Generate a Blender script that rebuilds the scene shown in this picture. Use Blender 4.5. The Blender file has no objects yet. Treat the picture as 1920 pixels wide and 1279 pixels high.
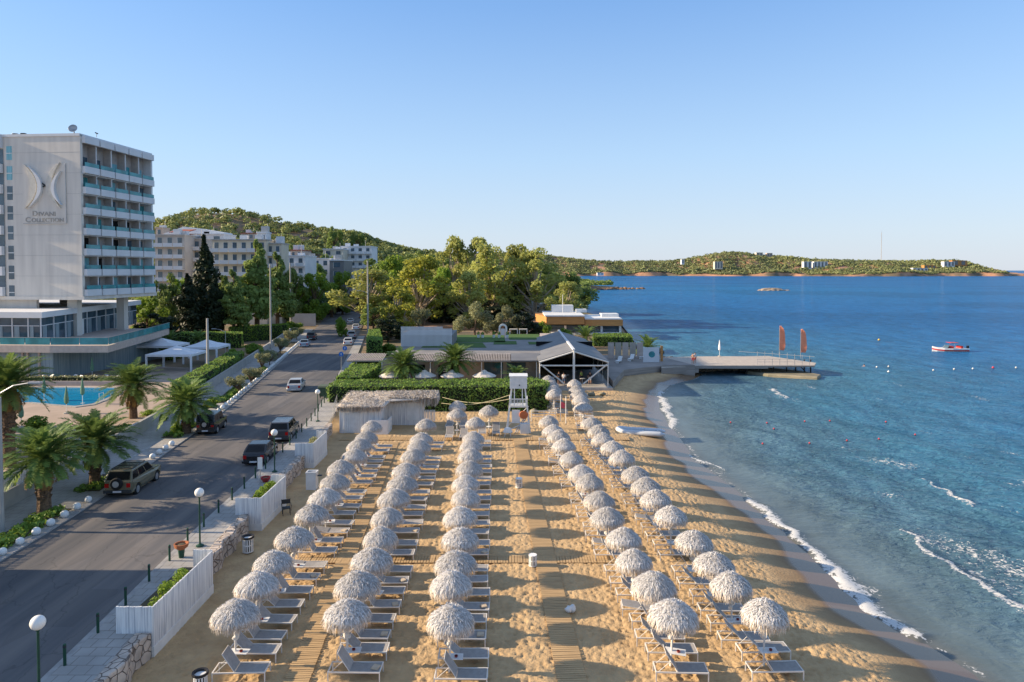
import bpy, math, random
import numpy as np
from mathutils import Vector, Matrix
random.seed(7)
R = math.radians
sc = bpy.context.scene
col = sc.collection
# ------------------------------------------------------------ survey helpers (metres from photo measurements)
F = 1280.0; H = 15.4; PT = R(1.6); U0 = 960.0; V0 = 507.0 + F*math.tan(PT)
cp, sp = math.cos(PT), math.sin(PT)
def P(u, v, z=0.0):
    a = (u-U0)/F; b = (v-V0)/F
    dy = cp - b*sp; dz = -sp - b*cp
    t = (z-H)/dz
    return (a*t, dy*t)
def UX(u, y, z=0.0):
    return (u-U0)/F*(y*cp+(H-z)*sp)
def ZV(v, y):
    b = (v-V0)/F
    return H + y*(-sp-b*cp)/(cp-b*sp)
def lerp(a, b, t): return a+(b-a)*t
def sm(x): 
    x = np.clip(x, 0, 1); return x*x*(3-2*x)
ONES = ['','first','second','third','fourth','fifth','sixth','seventh','eighth','ninth','tenth','eleventh','twelfth','thirteenth','fourteenth','fifteenth','sixteenth','seventeenth','eighteenth','nineteenth']
TENS = ['','','twenty','thirty','forty','fifty','sixty','seventy','eighty','ninety']
def ORD(n):
    if n < 20: return ONES[n]
    t, o = divmod(n, 10)
    return (TENS[t][:-1]+'ieth') if o == 0 else TENS[t]+'-'+ONES[o]
# ------------------------------------------------------------ mesh building
class MB:
    def __init__(s): s.v = []; s.f = []
    def add(s, vs, fs):
        n = len(s.v); s.v.extend([tuple(p) for p in vs]); s.f.extend([tuple(i+n for i in f) for f in fs]); return s
    def box(s, x0, x1, y0, y1, z0, z1):
        return s.add([(x0,y0,z0),(x1,y0,z0),(x1,y1,z0),(x0,y1,z0),(x0,y0,z1),(x1,y0,z1),(x1,y1,z1),(x0,y1,z1)],
              [(0,3,2,1),(4,5,6,7),(0,1,5,4),(1,2,6,5),(2,3,7,6),(3,0,4,7)])
    def hexa(s, b, t):   # 4 bottom pts, 4 top pts
        return s.add(list(b)+list(t), [(0,3,2,1),(4,5,6,7),(0,1,5,4),(1,2,6,5),(2,3,7,6),(3,0,4,7)])
    def obox(s, c, size, rz=0, rx=0, ry=0):
        m = Matrix.Translation(c) @ Matrix.Rotation(rz,4,'Z') @ Matrix.Rotation(ry,4,'Y') @ Matrix.Rotation(rx,4,'X')
        hx, hy, hz = size[0]/2, size[1]/2, size[2]/2
        vs = [m @ Vector((a*hx,b*hy,d*hz)) for d in (-1,1) for a,b in ((-1,-1),(1,-1),(1,1),(-1,1))]
        return s.add(vs, [(0,3,2,1),(4,5,6,7),(0,1,5,4),(1,2,6,5),(2,3,7,6),(3,0,4,7)])
    def path(s, pts, rad, n=6, cap=True):
        pts = [Vector(p) for p in pts]
        if not hasattr(rad, '__len__'): rad = [rad]*len(pts)
        base = len(s.v)
        for i, p in enumerate(pts):
            d = (pts[min(i+1,len(pts)-1)]-pts[max(i-1,0)])
            d = d.normalized() if d.length > 1e-9 else Vector((0,0,1))
            a = Vector((0,0,1)) if abs(d.z) < .9 else Vector((1,0,0))
            x = d.cross(a).normalized(); y = d.cross(x)
            for k in range(n):
                t = 2*math.pi*k/n
                s.v.append(tuple(p + (x*math.cos(t)+y*math.sin(t))*rad[i]))
        for i in range(len(pts)-1):
            for k in range(n):
                a = base+i*n+k; b = base+i*n+(k+1)%n
                s.f.append((a, a+n, b+n, b))
        if cap:
            s.f.append(tuple(base+k for k in range(n)))
            s.f.append(tuple(base+(len(pts)-1)*n+n-1-k for k in range(n)))
        return s
    def tube(s, a, b, r, r2=None, n=6): return s.path([a,b],[r, r if r2 is None else r2], n)
    def lathe(s, prof, n=16, c=(0,0,0), sx=1, sy=1):
        base = len(s.v)
        for r, z in prof:
            for k in range(n):
                t = 2*math.pi*k/n
                s.v.append((c[0]+r*sx*math.cos(t), c[1]+r*sy*math.sin(t), c[2]+z))
        for i in range(len(prof)-1):
            for k in range(n):
                a = base+i*n+k; b = base+i*n+(k+1)%n
                s.f.append((a, b, b+n, a+n))
        s.f.append(tuple(base+n-1-k for k in range(n))); s.f.append(tuple(base+(len(prof)-1)*n+k for k in range(n)))
        return s
    def prism(s, poly, z0, z1):
        n = len(poly); a = sum(poly[i][0]*poly[(i+1)%n][1]-poly[(i+1)%n][0]*poly[i][1] for i in range(n))
        if a < 0: poly = poly[::-1]
        vs = [(p[0],p[1],z0) for p in poly]+[(p[0],p[1],z1) for p in poly]
        fs = [tuple(range(n-1,-1,-1)), tuple(range(n,2*n))]+[(i,(i+1)%n,(i+1)%n+n,i+n) for i in range(n)]
        return s.add(vs, fs)
    def quad(s, a, b, c, d): return s.add([a,b,c,d],[(0,1,2,3)])
    def strip(s, L, Rr, zl, zr=None):      # sheet between two polylines of (x,y)
        n = len(L); zr = zl if zr is None else zr
        vs = [(p[0],p[1],zl) for p in L]+[(p[0],p[1],zr) for p in Rr]
        return s.add(vs, [(i,n+i,n+i+1,i+1) for i in range(n-1)])
    def ribbon(s, L, Rr, z0, z1):          # thick band between two polylines
        n = len(L)
        vs = [(p[0],p[1],z1) for p in L]+[(p[0],p[1],z1) for p in Rr]+[(p[0],p[1],z0) for p in L]+[(p[0],p[1],z0) for p in Rr]
        fs = [(i,n+i,n+i+1,i+1) for i in range(n-1)]
        fs += [(n+i,3*n+i,3*n+i+1,n+i+1) for i in range(n-1)]+[(i,i+1,2*n+i+1,2*n+i) for i in range(n-1)]
        fs += [(0,2*n,3*n,n),(n-1,2*n-1,4*n-1,3*n-1)]
        return s.add(vs, fs)
    def ico(s, c, r, sx=1, sy=1, sz=1, seg=8, rings=5, jit=0, rng=random):
        base = len(s.v); s.v.append((c[0],c[1],c[2]-r*sz))
        for i in range(1, rings):
            ph = -math.pi/2+math.pi*i/rings
            for k in range(seg):
                t = 2*math.pi*k/seg; j = 1+rng.uniform(-jit,jit)
                s.v.append((c[0]+r*sx*j*math.cos(ph)*math.cos(t), c[1]+r*sy*j*math.cos(ph)*math.sin(t), c[2]+r*sz*j*math.sin(ph)))
        s.v.append((c[0],c[1],c[2]+r*sz)); top = len(s.v)-1
        for k in range(seg):
            s.f.append((base, base+1+(k+1)%seg, base+1+k))
            s.f.append((top, top-seg+k, top-seg+(k+1)%seg))
        for i in range(rings-2):
            for k in range(seg):
                a = base+1+i*seg+k; b = base+1+i*seg+(k+1)%seg
                s.f.append((a,b,b+seg,a+seg))
        return s
    def build(s, name, m, parent=None, smooth=False, world=False, bevel=0):
        me = bpy.data.meshes.new(name)
        v = s.v
        if world and parent is not None:
            inv = wmat(parent).inverted(); v = [tuple(inv @ Vector(p)) for p in v]
        me.from_pydata(v, [], s.f); me.validate()
        if smooth: me.polygons.foreach_set('use_smooth', [True]*len(me.polygons))
        me.materials.append(m)
        o = bpy.data.objects.new(name, me); col.objects.link(o)
        if parent is not None: o.parent = parent
        if bevel:
            b = o.modifiers.new('b','BEVEL'); b.width = bevel; b.segments = 2; b.limit_method = 'ANGLE'
        return o
def wmat(o):
    m = Matrix.LocRotScale(o.location, o.rotation_euler, o.scale)
    return wmat(o.parent) @ m if o.parent else m
def mesh_np(name, V, Q, m, parent=None, smooth=False):
    me = bpy.data.meshes.new(name)
    V = np.asarray(V, dtype=np.float32); Q = np.asarray(Q, dtype=np.int32); k = Q.shape[1]
    me.vertices.add(len(V)); me.vertices.foreach_set('co', V.ravel())
    me.loops.add(Q.size); me.loops.foreach_set('vertex_index', Q.ravel())
    me.polygons.add(len(Q)); me.polygons.foreach_set('loop_start', np.arange(0, Q.size, k, dtype=np.int32))
    try: me.polygons.foreach_set('loop_total', np.full(len(Q), k, dtype=np.int32))
    except Exception: pass
    if smooth: me.polygons.foreach_set('use_smooth', np.ones(len(Q), dtype=bool))
    me.update(calc_edges=True); me.validate(); me.materials.append(m)
    o = bpy.data.objects.new(name, me); col.objects.link(o)
    if parent is not None: o.parent = parent
    return o
def from_mesh(name, me, parent=None):
    o = bpy.data.objects.new(name, me); col.objects.link(o)
    if parent is not None: o.parent = parent
    return o
def grid_obj(name, X, Y, Z, m, smooth=True):
    ny, nx = X.shape
    V = np.stack([X,Y,Z],-1).reshape(-1,3)
    i = np.arange(ny-1)[:,None]*nx+np.arange(nx-1)[None,:]
    Q = np.stack([i, i+1, i+nx+1, i+nx],-1).reshape(-1,4)
    return mesh_np(name, V, Q, m, smooth=smooth)
def attr(o, name, arr):
    a = o.data.attributes.new(name, 'FLOAT', 'POINT'); a.data.foreach_set('value', np.asarray(arr, dtype=np.float32).ravel())
def vcol(o, name, arr):
    a = o.data.attributes.new(name, 'FLOAT_COLOR', 'POINT')
    c = np.ones((arr.reshape(-1,3).shape[0],4), dtype=np.float32); c[:,:3] = arr.reshape(-1,3)
    a.data.foreach_set('color', c.ravel())
def tag(o, label=None, cat=None, group=None, kind=None):
    if label: o['label'] = label
    if cat: o['category'] = cat
    if group: o['group'] = group
    if kind: o['kind'] = kind
    return o
def thing(name, label, cat, loc=(0,0,0), rz=0, group=None):
    o = bpy.data.objects.new(name, None); col.objects.link(o)
    o.empty_display_size = .3
    o.location = loc; o.rotation_euler = (0,0,rz)
    return tag(o, label, cat, group)
KIDS = {}
def copy_tree(o, parent=None):
    c = o.copy(); col.objects.link(c)
    if parent is not None: c.parent = parent
    for ch in KIDS.setdefault(o.name, [k for k in o.children]): copy_tree(ch, c)
    return c
def vn(x, y, s, seed=0):       # smooth value noise 0..1
    x = np.asarray(x, dtype=np.float64)/s; y = np.asarray(y, dtype=np.float64)/s
    xi = np.floor(x); yi = np.floor(y); fx = x-xi; fy = y-yi
    fx = fx*fx*(3-2*fx); fy = fy*fy*(3-2*fy)
    def h(a, b):
        n = np.sin(a*127.1+b*311.7+seed*74.7)*43758.5453
        return n-np.floor(n)
    return (h(xi,yi)*(1-fx)+h(xi+1,yi)*fx)*(1-fy)+(h(xi,yi+1)*(1-fx)+h(xi+1,yi+1)*fx)*fy
# ------------------------------------------------------------ materials
def base_mat(name):
    m = bpy.data.materials.new(name); m.use_nodes = True
    nt = m.node_tree; b = nt.nodes['Principled BSDF']
    return m, nt, b
def c4(c): return (c[0],c[1],c[2],1)
def M(name, c1, c2=None, rough=.75, scale=2.0, bump=0, bscale=25, metal=0, spec=.3, st=(1,1,1), rnd=0, lo=.35, hi=.65, detail=5):
    m, nt, b = base_mat(name); N = nt.nodes; L = nt.links
    b.inputs['Roughness'].default_value = rough; b.inputs['Metallic'].default_value = metal
    b.inputs['Specular IOR Level'].default_value = spec
    if c2 is None: c2 = tuple(x*.82 for x in c1)
    tc = N.new('ShaderNodeTexCoord'); mp = N.new('ShaderNodeMapping'); mp.inputs['Scale'].default_value = st
    L.new(tc.outputs['Object'], mp.inputs['Vector'])
    nz = N.new('ShaderNodeTexNoise'); nz.inputs['Scale'].default_value = scale; nz.inputs['Detail'].default_value = detail
    L.new(mp.outputs[0], nz.inputs['Vector'])
    cr = N.new('ShaderNodeValToRGB'); cr.color_ramp.elements[0].position = lo; cr.color_ramp.elements[1].position = hi
    cr.color_ramp.elements[0].color = c4(c1); cr.color_ramp.elements[1].color = c4(c2)
    L.new(nz.outputs['Fac'], cr.inputs[0])
    out = cr.outputs[0]
    if rnd:
        oi = N.new('ShaderNodeObjectInfo'); mr = N.new('ShaderNodeMapRange')
        mr.inputs['To Min'].default_value = 1-rnd; mr.inputs['To Max'].default_value = 1+rnd
        L.new(oi.outputs['Random'], mr.inputs['Value'])
        hs = N.new('ShaderNodeHueSaturation'); L.new(out, hs.inputs['Color']); L.new(mr.outputs[0], hs.inputs['Value'])
        out = hs.outputs[0]
    L.new(out, b.inputs['Base Color'])
    if bump:
        n2 = N.new('ShaderNodeTexNoise'); n2.inputs['Scale'].default_value = bscale; n2.inputs['Detail'].default_value = 4
        L.new(mp.outputs[0], n2.inputs['Vector'])
        bp = N.new('ShaderNodeBump'); bp.inputs['Strength'].default_value = min(1,bump*20); bp.inputs['Distance'].default_value = bump
        L.new(n2.outputs['Fac'], bp.inputs['Height']); L.new(bp.outputs[0], b.inputs['Normal'])
    return m
def foliage(name, c1, c2, tr=.25, scale=.9, rnd=.15, rough=.6):
    m = M(name, c1, c2, rough=rough, scale=scale, rnd=rnd, spec=.25, lo=.3, hi=.7)
    nt = m.node_tree; N = nt.nodes; L = nt.links; b = N['Principled BSDF']
    src = b.inputs['Base Color'].links[0].from_socket
    t = N.new('ShaderNodeBsdfTranslucent'); mx = N.new('ShaderNodeMixShader'); mx.inputs[0].default_value = tr
    g = N.new('ShaderNodeHueSaturation'); g.inputs['Value'].default_value = 1.5; g.inputs['Hue'].default_value = .48
    L.new(src, g.inputs['Color']); L.new(g.outputs[0], t.inputs['Color'])
    L.new(b.outputs[0], mx.inputs[1]); L.new(t.outputs[0], mx.inputs[2])
    L.new(mx.outputs[0], N['Material Output'].inputs['Surface'])
    return m
def glass(name, c, rough=.06, c2=None, spec=.7):
    return M(name, c, c2 or tuple(x*.6 for x in c), rough=rough, spec=spec, scale=.6)
def paint(name, c, rough=.25):
    m = M(name, c, tuple(x*.93 for x in c), rough=rough, scale=1.5, spec=.5)
    m.node_tree.nodes['Principled BSDF'].inputs['Coat Weight'].default_value = .3
    m.node_tree.nodes['Principled BSDF'].inputs['Coat Roughness'].default_value = .08
    return m
m_white = M('white_paint', (.78,.78,.76), (.68,.68,.66), rough=.5, rnd=.04)
m_frame = M('bed_frame_white', (.74,.71,.66), (.66,.63,.58), rough=.4)
m_sling = M('grey_sling', (.37,.35,.33), (.31,.295,.28), rough=.7, scale=8, rnd=.12)
def straw_tone(m):
    nt = m.node_tree; N = nt.nodes; L = nt.links; b = N['Principled BSDF']; src = b.inputs['Base Color'].links[0].from_socket
    a = N.new('ShaderNodeAttribute'); a.attribute_name = 'tone'; h = N.new('ShaderNodeHueSaturation'); L.new(src, h.inputs['Color']); L.new(a.outputs['Fac'], h.inputs['Value']); L.new(h.outputs[0], b.inputs['Base Color']); return m
m_straw = M('raffia_straw', (.72,.705,.69), (.50,.48,.46), rough=.9, scale=12, rnd=.12, st=(1,1,.25), lo=.25, hi=.75)
straw_tone(m_straw)
m_strawhut = M('hut_thatch', (.74,.68,.61), (.42,.37,.32), rough=.9, scale=9, lo=.25, hi=.75)
m_pole = M('bleached_pole', (.72,.70,.66), (.6,.57,.52), rough=.7, scale=6)
m_red = M('red_glass_ashtray', (.25,.03,.02), rough=.3)
m_black = M('black_plastic', (.02,.02,.022), rough=.5)
m_rubber = M('tyre_rubber', (.018,.018,.018), rough=.85)
m_metal = M('grey_metal', (.45,.45,.45), (.36,.36,.36), rough=.45, metal=.6)
m_dmetal = M('dark_metal', (.05,.055,.06), rough=.5, metal=.4)
m_green = M('green_lamp_metal', (.02,.075,.045), (.015,.055,.035), rough=.45)
m_globe = M('opal_globe', (.85,.83,.78), (.8,.78,.73), rough=.3, spec=.5)
m_conc = M('concrete', (.42,.40,.37), (.34,.33,.31), rough=.85, scale=1.2, bump=.004)
m_pink = M('pink_render', (.52,.43,.37), (.44,.36,.31), rough=.85)
m_hotel = M('hotel_render', (.70,.65,.58), (.55,.51,.46), rough=.85, scale=.7, st=(1.6,1.6,.16), lo=.3, hi=.75)
m_hotel2 = M('hotel_white_render', (.66,.67,.68), (.6,.61,.62), rough=.8, scale=.5)
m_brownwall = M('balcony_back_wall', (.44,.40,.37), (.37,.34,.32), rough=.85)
m_teal = glass('teal_glass', (.07,.32,.35), rough=.15, spec=.35)
m_tealc = M('teal_curtain_glass', (.26,.52,.57), (.15,.36,.41), rough=.25, scale=1.5, st=(6,6,.3))
m_dglass = glass('dark_glass', (.012,.014,.016), spec=.22)
m_bglass = glass('blue_glass', (.08,.13,.17))
m_curtain = M('curtained_glass', (.30,.37,.40), (.17,.23,.26), rough=.3, scale=1.2, st=(5,5,.2))
m_asph = M('asphalt', (.17,.155,.145), (.092,.092,.097), rough=.88, scale=.5, st=(2.4,.10,1), bump=.004, bscale=60, lo=.32, hi=.68)
m_mark = M('road_marking', (.45,.45,.43), (.25,.25,.25), rough=.8, scale=3)
m_pave = M('pale_pavement', (.40,.385,.36), (.32,.31,.29), rough=.85, scale=.8, bump=.003)
m_kerb = M('kerb_stone', (.36,.35,.33), (.27,.26,.25), rough=.85)
m_soil = M('planting_soil', (.10,.08,.05), (.06,.06,.035), rough=.95)
m_earth = M('orange_earth', (.38,.21,.12), (.27,.16,.10), rough=.95, scale=.3)
m_rock = M('shore_rock', (.22,.18,.13), (.09,.08,.07), rough=.85, scale=.8, bump=.06, bscale=3)
m_pave_slab = M('concrete_slab', (.30,.26,.18), (.17,.16,.11), rough=.85, scale=.6)
m_woodw = M('walkway_timber', (.54,.37,.19), (.40,.27,.14), rough=.8, scale=3, st=(.3,4,1))
m_deck = M('pier_timber', (.50,.44,.37), (.40,.35,.30), rough=.8, scale=1.5, st=(4,.3,1))
m_decks = M('pier_fascia', (.33,.29,.26), (.22,.2,.18), rough=.85, scale=.8, st=(.4,.4,6))
m_trunk = M('tree_bark', (.16,.11,.07), (.09,.065,.045), rough=.95, scale=3, st=(1,1,.3))
m_trunkp = M('pale_bark', (.42,.36,.28), (.26,.21,.15), rough=.9, scale=2, st=(1,1,.3))
m_ptrunk = M('palm_bark', (.20,.13,.08), (.09,.06,.04), rough=.95, scale=7, bump=.05, bscale=7, st=(1,1,1.6))
m_palm = foliage('palm_leaf', (0.147,0.225,0.054), (0.088,0.156,0.044), tr=0.30, scale=1.2)
m_palmd = M('dry_palm_leaf', (.30,.17,.05), (.2,.12,.05), rough=.8)
m_fpine = foliage('pine_foliage', (0.218,0.296,0.073), (0.114,0.176,0.057), tr=0.32, scale=.5)
m_fdark = foliage('cypress_foliage', (0.026,0.041,0.017), (0.014,0.026,0.012), tr=.1, scale=.5)
m_feuc = foliage('eucalyptus_foliage', (0.364,0.402,0.103), (0.222,0.245,0.078), tr=0.42, scale=.4)
m_fyel = foliage('yellow_green_foliage', (0.366,0.385,0.058), (0.231,0.269,0.050), tr=0.45, scale=.4)
m_fbri = foliage('bright_green_foliage', (0.198,0.304,0.038), (0.114,0.198,0.030), tr=0.42, scale=.5)
m_foliv = foliage('olive_foliage', (0.264,0.275,0.143), (0.165,0.182,0.088), tr=0.30, scale=1.0)
m_fhedge = foliage('hedge_foliage', (0.227,0.358,0.062), (0.120,0.213,0.046), tr=.25, scale=.8)
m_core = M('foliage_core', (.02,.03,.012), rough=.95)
m_hillf = foliage('hill_foliage', (0.300,0.327,0.092), (0.145,0.183,0.068), tr=.15, scale=.05, rnd=0)
m_farf = foliage('far_foliage', (0.251,0.275,0.108), (0.144,0.172,0.081), tr=.1, scale=.012, rnd=0)
m_grass = M('lawn_grass', (.07,.14,.02), (.05,.10,.018), rough=.9, scale=2, bump=.02, bscale=30)
m_tent = M('tent_canvas', (.72,.74,.77), (.66,.68,.72), rough=.7)
m_parag = M('green_parasol_cloth', (.16,.30,.20), (.12,.24,.16), rough=.8)
m_orange = M('orange_timber', (.55,.26,.08), (.42,.20,.07), rough=.6, scale=2, st=(.3,.3,3))
m_flag = M('coral_flag_cloth', (.85,.30,.17), (.78,.25,.14), rough=.7)
m_redp = M('red_paint', (.60,.04,.03), rough=.4)
m_buoyr = M('red_buoy_plastic', (.65,.05,.08), rough=.4)
m_yel = M('yellow_buoy_plastic', (.75,.50,.05), rough=.4)
m_rib = M('inflatable_fabric', (.60,.63,.66), (.52,.55,.58), rough=.45)
m_terr = M('terracotta', (.40,.14,.06), (.3,.11,.05), rough=.8)
m_roofr = M('red_roof_tiles', (.36,.11,.07), (.27,.09,.06), rough=.85, scale=2)
m_skin = M('skin', (.48,.27,.18), rough=.6)
m_stone = M('stone_wall', (.62,.52,.43), (.40,.34,.29), rough=.9, scale=2.2, lo=.35, hi=.65)
def joints(m, kind, scale, col_, width=.06, bumpd=.05, w=.5, h=.5):
    nt = m.node_tree; N = nt.nodes; L = nt.links; b = N['Principled BSDF']; src = b.inputs['Base Color'].links[0].from_socket
    tc = N.new('ShaderNodeTexCoord')
    if kind == 'stone':
        v = N.new('ShaderNodeTexVoronoi'); v.feature = 'DISTANCE_TO_EDGE'; v.inputs['Scale'].default_value = scale; L.new(tc.outputs['Object'], v.inputs['Vector'])
        r = N.new('ShaderNodeMapRange'); r.inputs['From Max'].default_value = width; L.new(v.outputs['Distance'], r.inputs['Value']); fac = r.outputs[0]
    else:
        v = N.new('ShaderNodeTexBrick'); v.inputs['Scale'].default_value = 1; v.inputs['Mortar Size'].default_value = width; v.inputs['Brick Width'].default_value = w; v.inputs['Row Height'].default_value = h
        v.inputs['Color1'].default_value = (1,1,1,1); v.inputs['Color2'].default_value = (.86,.86,.86,1); v.inputs['Mortar'].default_value = (.1,.1,.1,1); L.new(tc.outputs['Object'], v.inputs['Vector']); fac = v.outputs['Color']
    mx = N.new('ShaderNodeMixRGB'); L.new(fac, mx.inputs[0]); mx.inputs[1].default_value = (*col_,1); L.new(src, mx.inputs[2]); L.new(mx.outputs[0], b.inputs['Base Color'])
    bp = N.new('ShaderNodeBump'); bp.inputs['Distance'].default_value = bumpd; L.new(fac, bp.inputs['Height']); L.new(bp.outputs[0], b.inputs['Normal']); return m
joints(m_stone, 'stone', 2.6, (.14,.11,.09))
joints(m_pave, 'brick', 1, (.22,.20,.18), .018, .006, .6, .6)
m_wfence = M('whitewashed_boards', (.80,.80,.78), (.46,.47,.50), rough=.7, scale=3.2, st=(5,5,.22), lo=.42, hi=.66)
m_roofg = M('grey_roof_sheet', (.20,.20,.20), (.16,.16,.165), rough=.6, scale=.5)
m_corr = M('corrugated_roof', (.42,.37,.33), (.33,.29,.26), rough=.7)
m_plaster = M('beige_plaster', (.42,.37,.31), (.35,.31,.26), rough=.85)
m_cream = M('cream_render', (.64,.58,.47), (.55,.50,.41), rough=.85, scale=.4)
m_apt = M('grey_apartment_render', (.50,.46,.42), (.42,.39,.36), rough=.85, scale=.4)
m_aptw = M('white_apartment_render', (.70,.71,.72), (.62,.63,.65), rough=.8, scale=.4)
m_tail = M('tail_lamp_red', (.45,.01,.01), rough=.2)
m_lens = M('clear_lamp', (.7,.7,.72), rough=.15)
m_plate = M('number_plate', (.7,.7,.72), rough=.5)
m_poolt = M('pool_water', (.01,.28,.50), (.01,.24,.46), rough=.08, scale=.6, bump=.01, bscale=4, spec=.5)
m_bluesign = M('blue_sign', (.02,.16,.55), rough=.4)
m_log = M('hotel_emblem', (.60,.57,.50), (.52,.49,.43), rough=.6)
m_rope = M('rope', (.5,.45,.3), rough=.8)

def cracks(m):
    nt = m.node_tree; N = nt.nodes; L = nt.links; b = N['Principled BSDF']; src = b.inputs['Base Color'].links[0].from_socket
    tc = N.new('ShaderNodeTexCoord'); mp = N.new('ShaderNodeMapping'); mp.inputs['Scale'].default_value = (.33,.12,1); L.new(tc.outputs['Object'], mp.inputs['Vector'])
    nz = N.new('ShaderNodeTexNoise'); nz.inputs['Scale'].default_value = 1.2; nz.inputs['Detail'].default_value = 6; L.new(tc.outputs['Object'], nz.inputs['Vector'])
    ad = N.new('ShaderNodeVectorMath'); ad.operation = 'ADD'; L.new(mp.outputs[0], ad.inputs[0]); sc_ = N.new('ShaderNodeVectorMath'); sc_.operation = 'SCALE'; sc_.inputs['Scale'].default_value = .22; L.new(nz.outputs['Color'], sc_.inputs[0]); L.new(sc_.outputs[0], ad.inputs[1])
    v = N.new('ShaderNodeTexVoronoi'); v.feature = 'DISTANCE_TO_EDGE'; v.inputs['Scale'].default_value = 1.3; L.new(ad.outputs[0], v.inputs['Vector'])
    r = N.new('ShaderNodeMapRange'); r.inputs['From Max'].default_value = .012; r.inputs['To Min'].default_value = .74; L.new(v.outputs['Distance'], r.inputs['Value'])
    v2 = N.new('ShaderNodeTexVoronoi'); v2.feature = 'F1'; v2.distance = 'CHEBYCHEV'; v2.inputs['Scale'].default_value = .9; L.new(mp.outputs[0], v2.inputs['Vector'])
    cr = N.new('ShaderNodeMapRange'); cr.inputs['To Min'].default_value = .84; cr.inputs['To Max'].default_value = 1.1; sp2 = N.new('ShaderNodeSeparateColor'); L.new(v2.outputs['Color'], sp2.inputs[0]); L.new(sp2.outputs[0], cr.inputs['Value'])
    mu = N.new('ShaderNodeMath'); mu.operation = 'MULTIPLY'; L.new(r.outputs[0], mu.inputs[0]); L.new(cr.outputs[0], mu.inputs[1])
    h = N.new('ShaderNodeHueSaturation'); L.new(src, h.inputs['Color']); L.new(mu.outputs[0], h.inputs['Value']); L.new(h.outputs[0], b.inputs['Base Color'])
cracks(m_asph)

m_fringe = straw_tone(M('raffia_fringe', (.68,.61,.53), (.50,.43,.36), rough=.9, scale=12, rnd=.07))
# ------------------------------------------------------------ camera, light, sky
cd = bpy.data.cameras.new('camera'); cam = bpy.data.objects.new('camera', cd); col.objects.link(cam)
cam.location = (0,0,H); cam.rotation_euler = (math.pi/2-PT, 0, 0)
cd.sensor_width = 36; cd.lens = 36*F/1920; cd.shift_y = -(639.5-V0)/1920; cd.clip_start = .5; cd.clip_end = 90000
sc.camera = cam
SUN_EL = 20.5; SUN_AZ = 1.5       # sun stands to the left, a little beyond the side
sd = Vector((-math.cos(R(SUN_EL))*math.cos(R(SUN_AZ)), math.cos(R(SUN_EL))*math.sin(R(SUN_AZ)), math.sin(R(SUN_EL))))
sl = bpy.data.lights.new('sun','SUN'); so = bpy.data.objects.new('sun', sl); col.objects.link(so)
sl.energy = 4.4; sl.angle = R(.5); sl.color = (1.0,.80,.56)
so.rotation_euler = sd.to_track_quat('Z','Y').to_euler(); so.location = (-50,0,60)
w = bpy.data.worlds.new('World'); sc.world = w; w.use_nodes = True
wn = w.node_tree; bg = wn.nodes['Background']
sk = wn.nodes.new('ShaderNodeTexSky'); sk.sky_type = 'NISHITA'; sk.sun_disc = False
sk.sun_elevation = R(SUN_EL); sk.sun_rotation = math.atan2(sd.x, sd.y)
sk.altitude = 0; sk.air_density = 1.0; sk.dust_density = .2; sk.ozone_density = 3.5
geo = wn.nodes.new('ShaderNodeTexCoord'); sep = wn.nodes.new('ShaderNodeSeparateXYZ'); wn.links.new(geo.outputs['Generated'], sep.inputs[0])
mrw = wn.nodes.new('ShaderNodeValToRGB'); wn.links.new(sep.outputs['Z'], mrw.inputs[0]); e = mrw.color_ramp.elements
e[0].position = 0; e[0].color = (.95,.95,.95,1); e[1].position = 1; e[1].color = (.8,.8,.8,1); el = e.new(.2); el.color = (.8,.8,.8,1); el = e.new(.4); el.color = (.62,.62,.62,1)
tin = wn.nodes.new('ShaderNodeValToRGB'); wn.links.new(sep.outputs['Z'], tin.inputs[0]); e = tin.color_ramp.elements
e[0].position = 0; e[0].color = (.64,.70,.80,1); e[1].position = .6; e[1].color = (.27,.39,.64,1); el = e.new(1.0); el.color = (.34,.43,.60,1); el = e.new(.05); el.color = (.60,.70,.83,1); el = e.new(.16); el.color = (.45,.63,.86,1); el = e.new(.36); el.color = (.19,.38,.74,1)  # unseen upper sky made brighter than a real zenith, as added fill light
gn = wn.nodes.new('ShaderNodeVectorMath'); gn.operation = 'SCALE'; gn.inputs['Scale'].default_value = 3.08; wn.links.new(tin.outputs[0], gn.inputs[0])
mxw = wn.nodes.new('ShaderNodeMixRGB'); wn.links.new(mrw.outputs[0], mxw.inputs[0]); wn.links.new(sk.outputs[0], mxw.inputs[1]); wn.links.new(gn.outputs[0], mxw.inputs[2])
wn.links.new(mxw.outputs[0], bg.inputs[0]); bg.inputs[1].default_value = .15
sc.view_settings.view_transform = 'Standard'; sc.view_settings.look = 'None'
sc.view_settings.exposure = 1.13; sc.view_settings.gamma = 1
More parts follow.
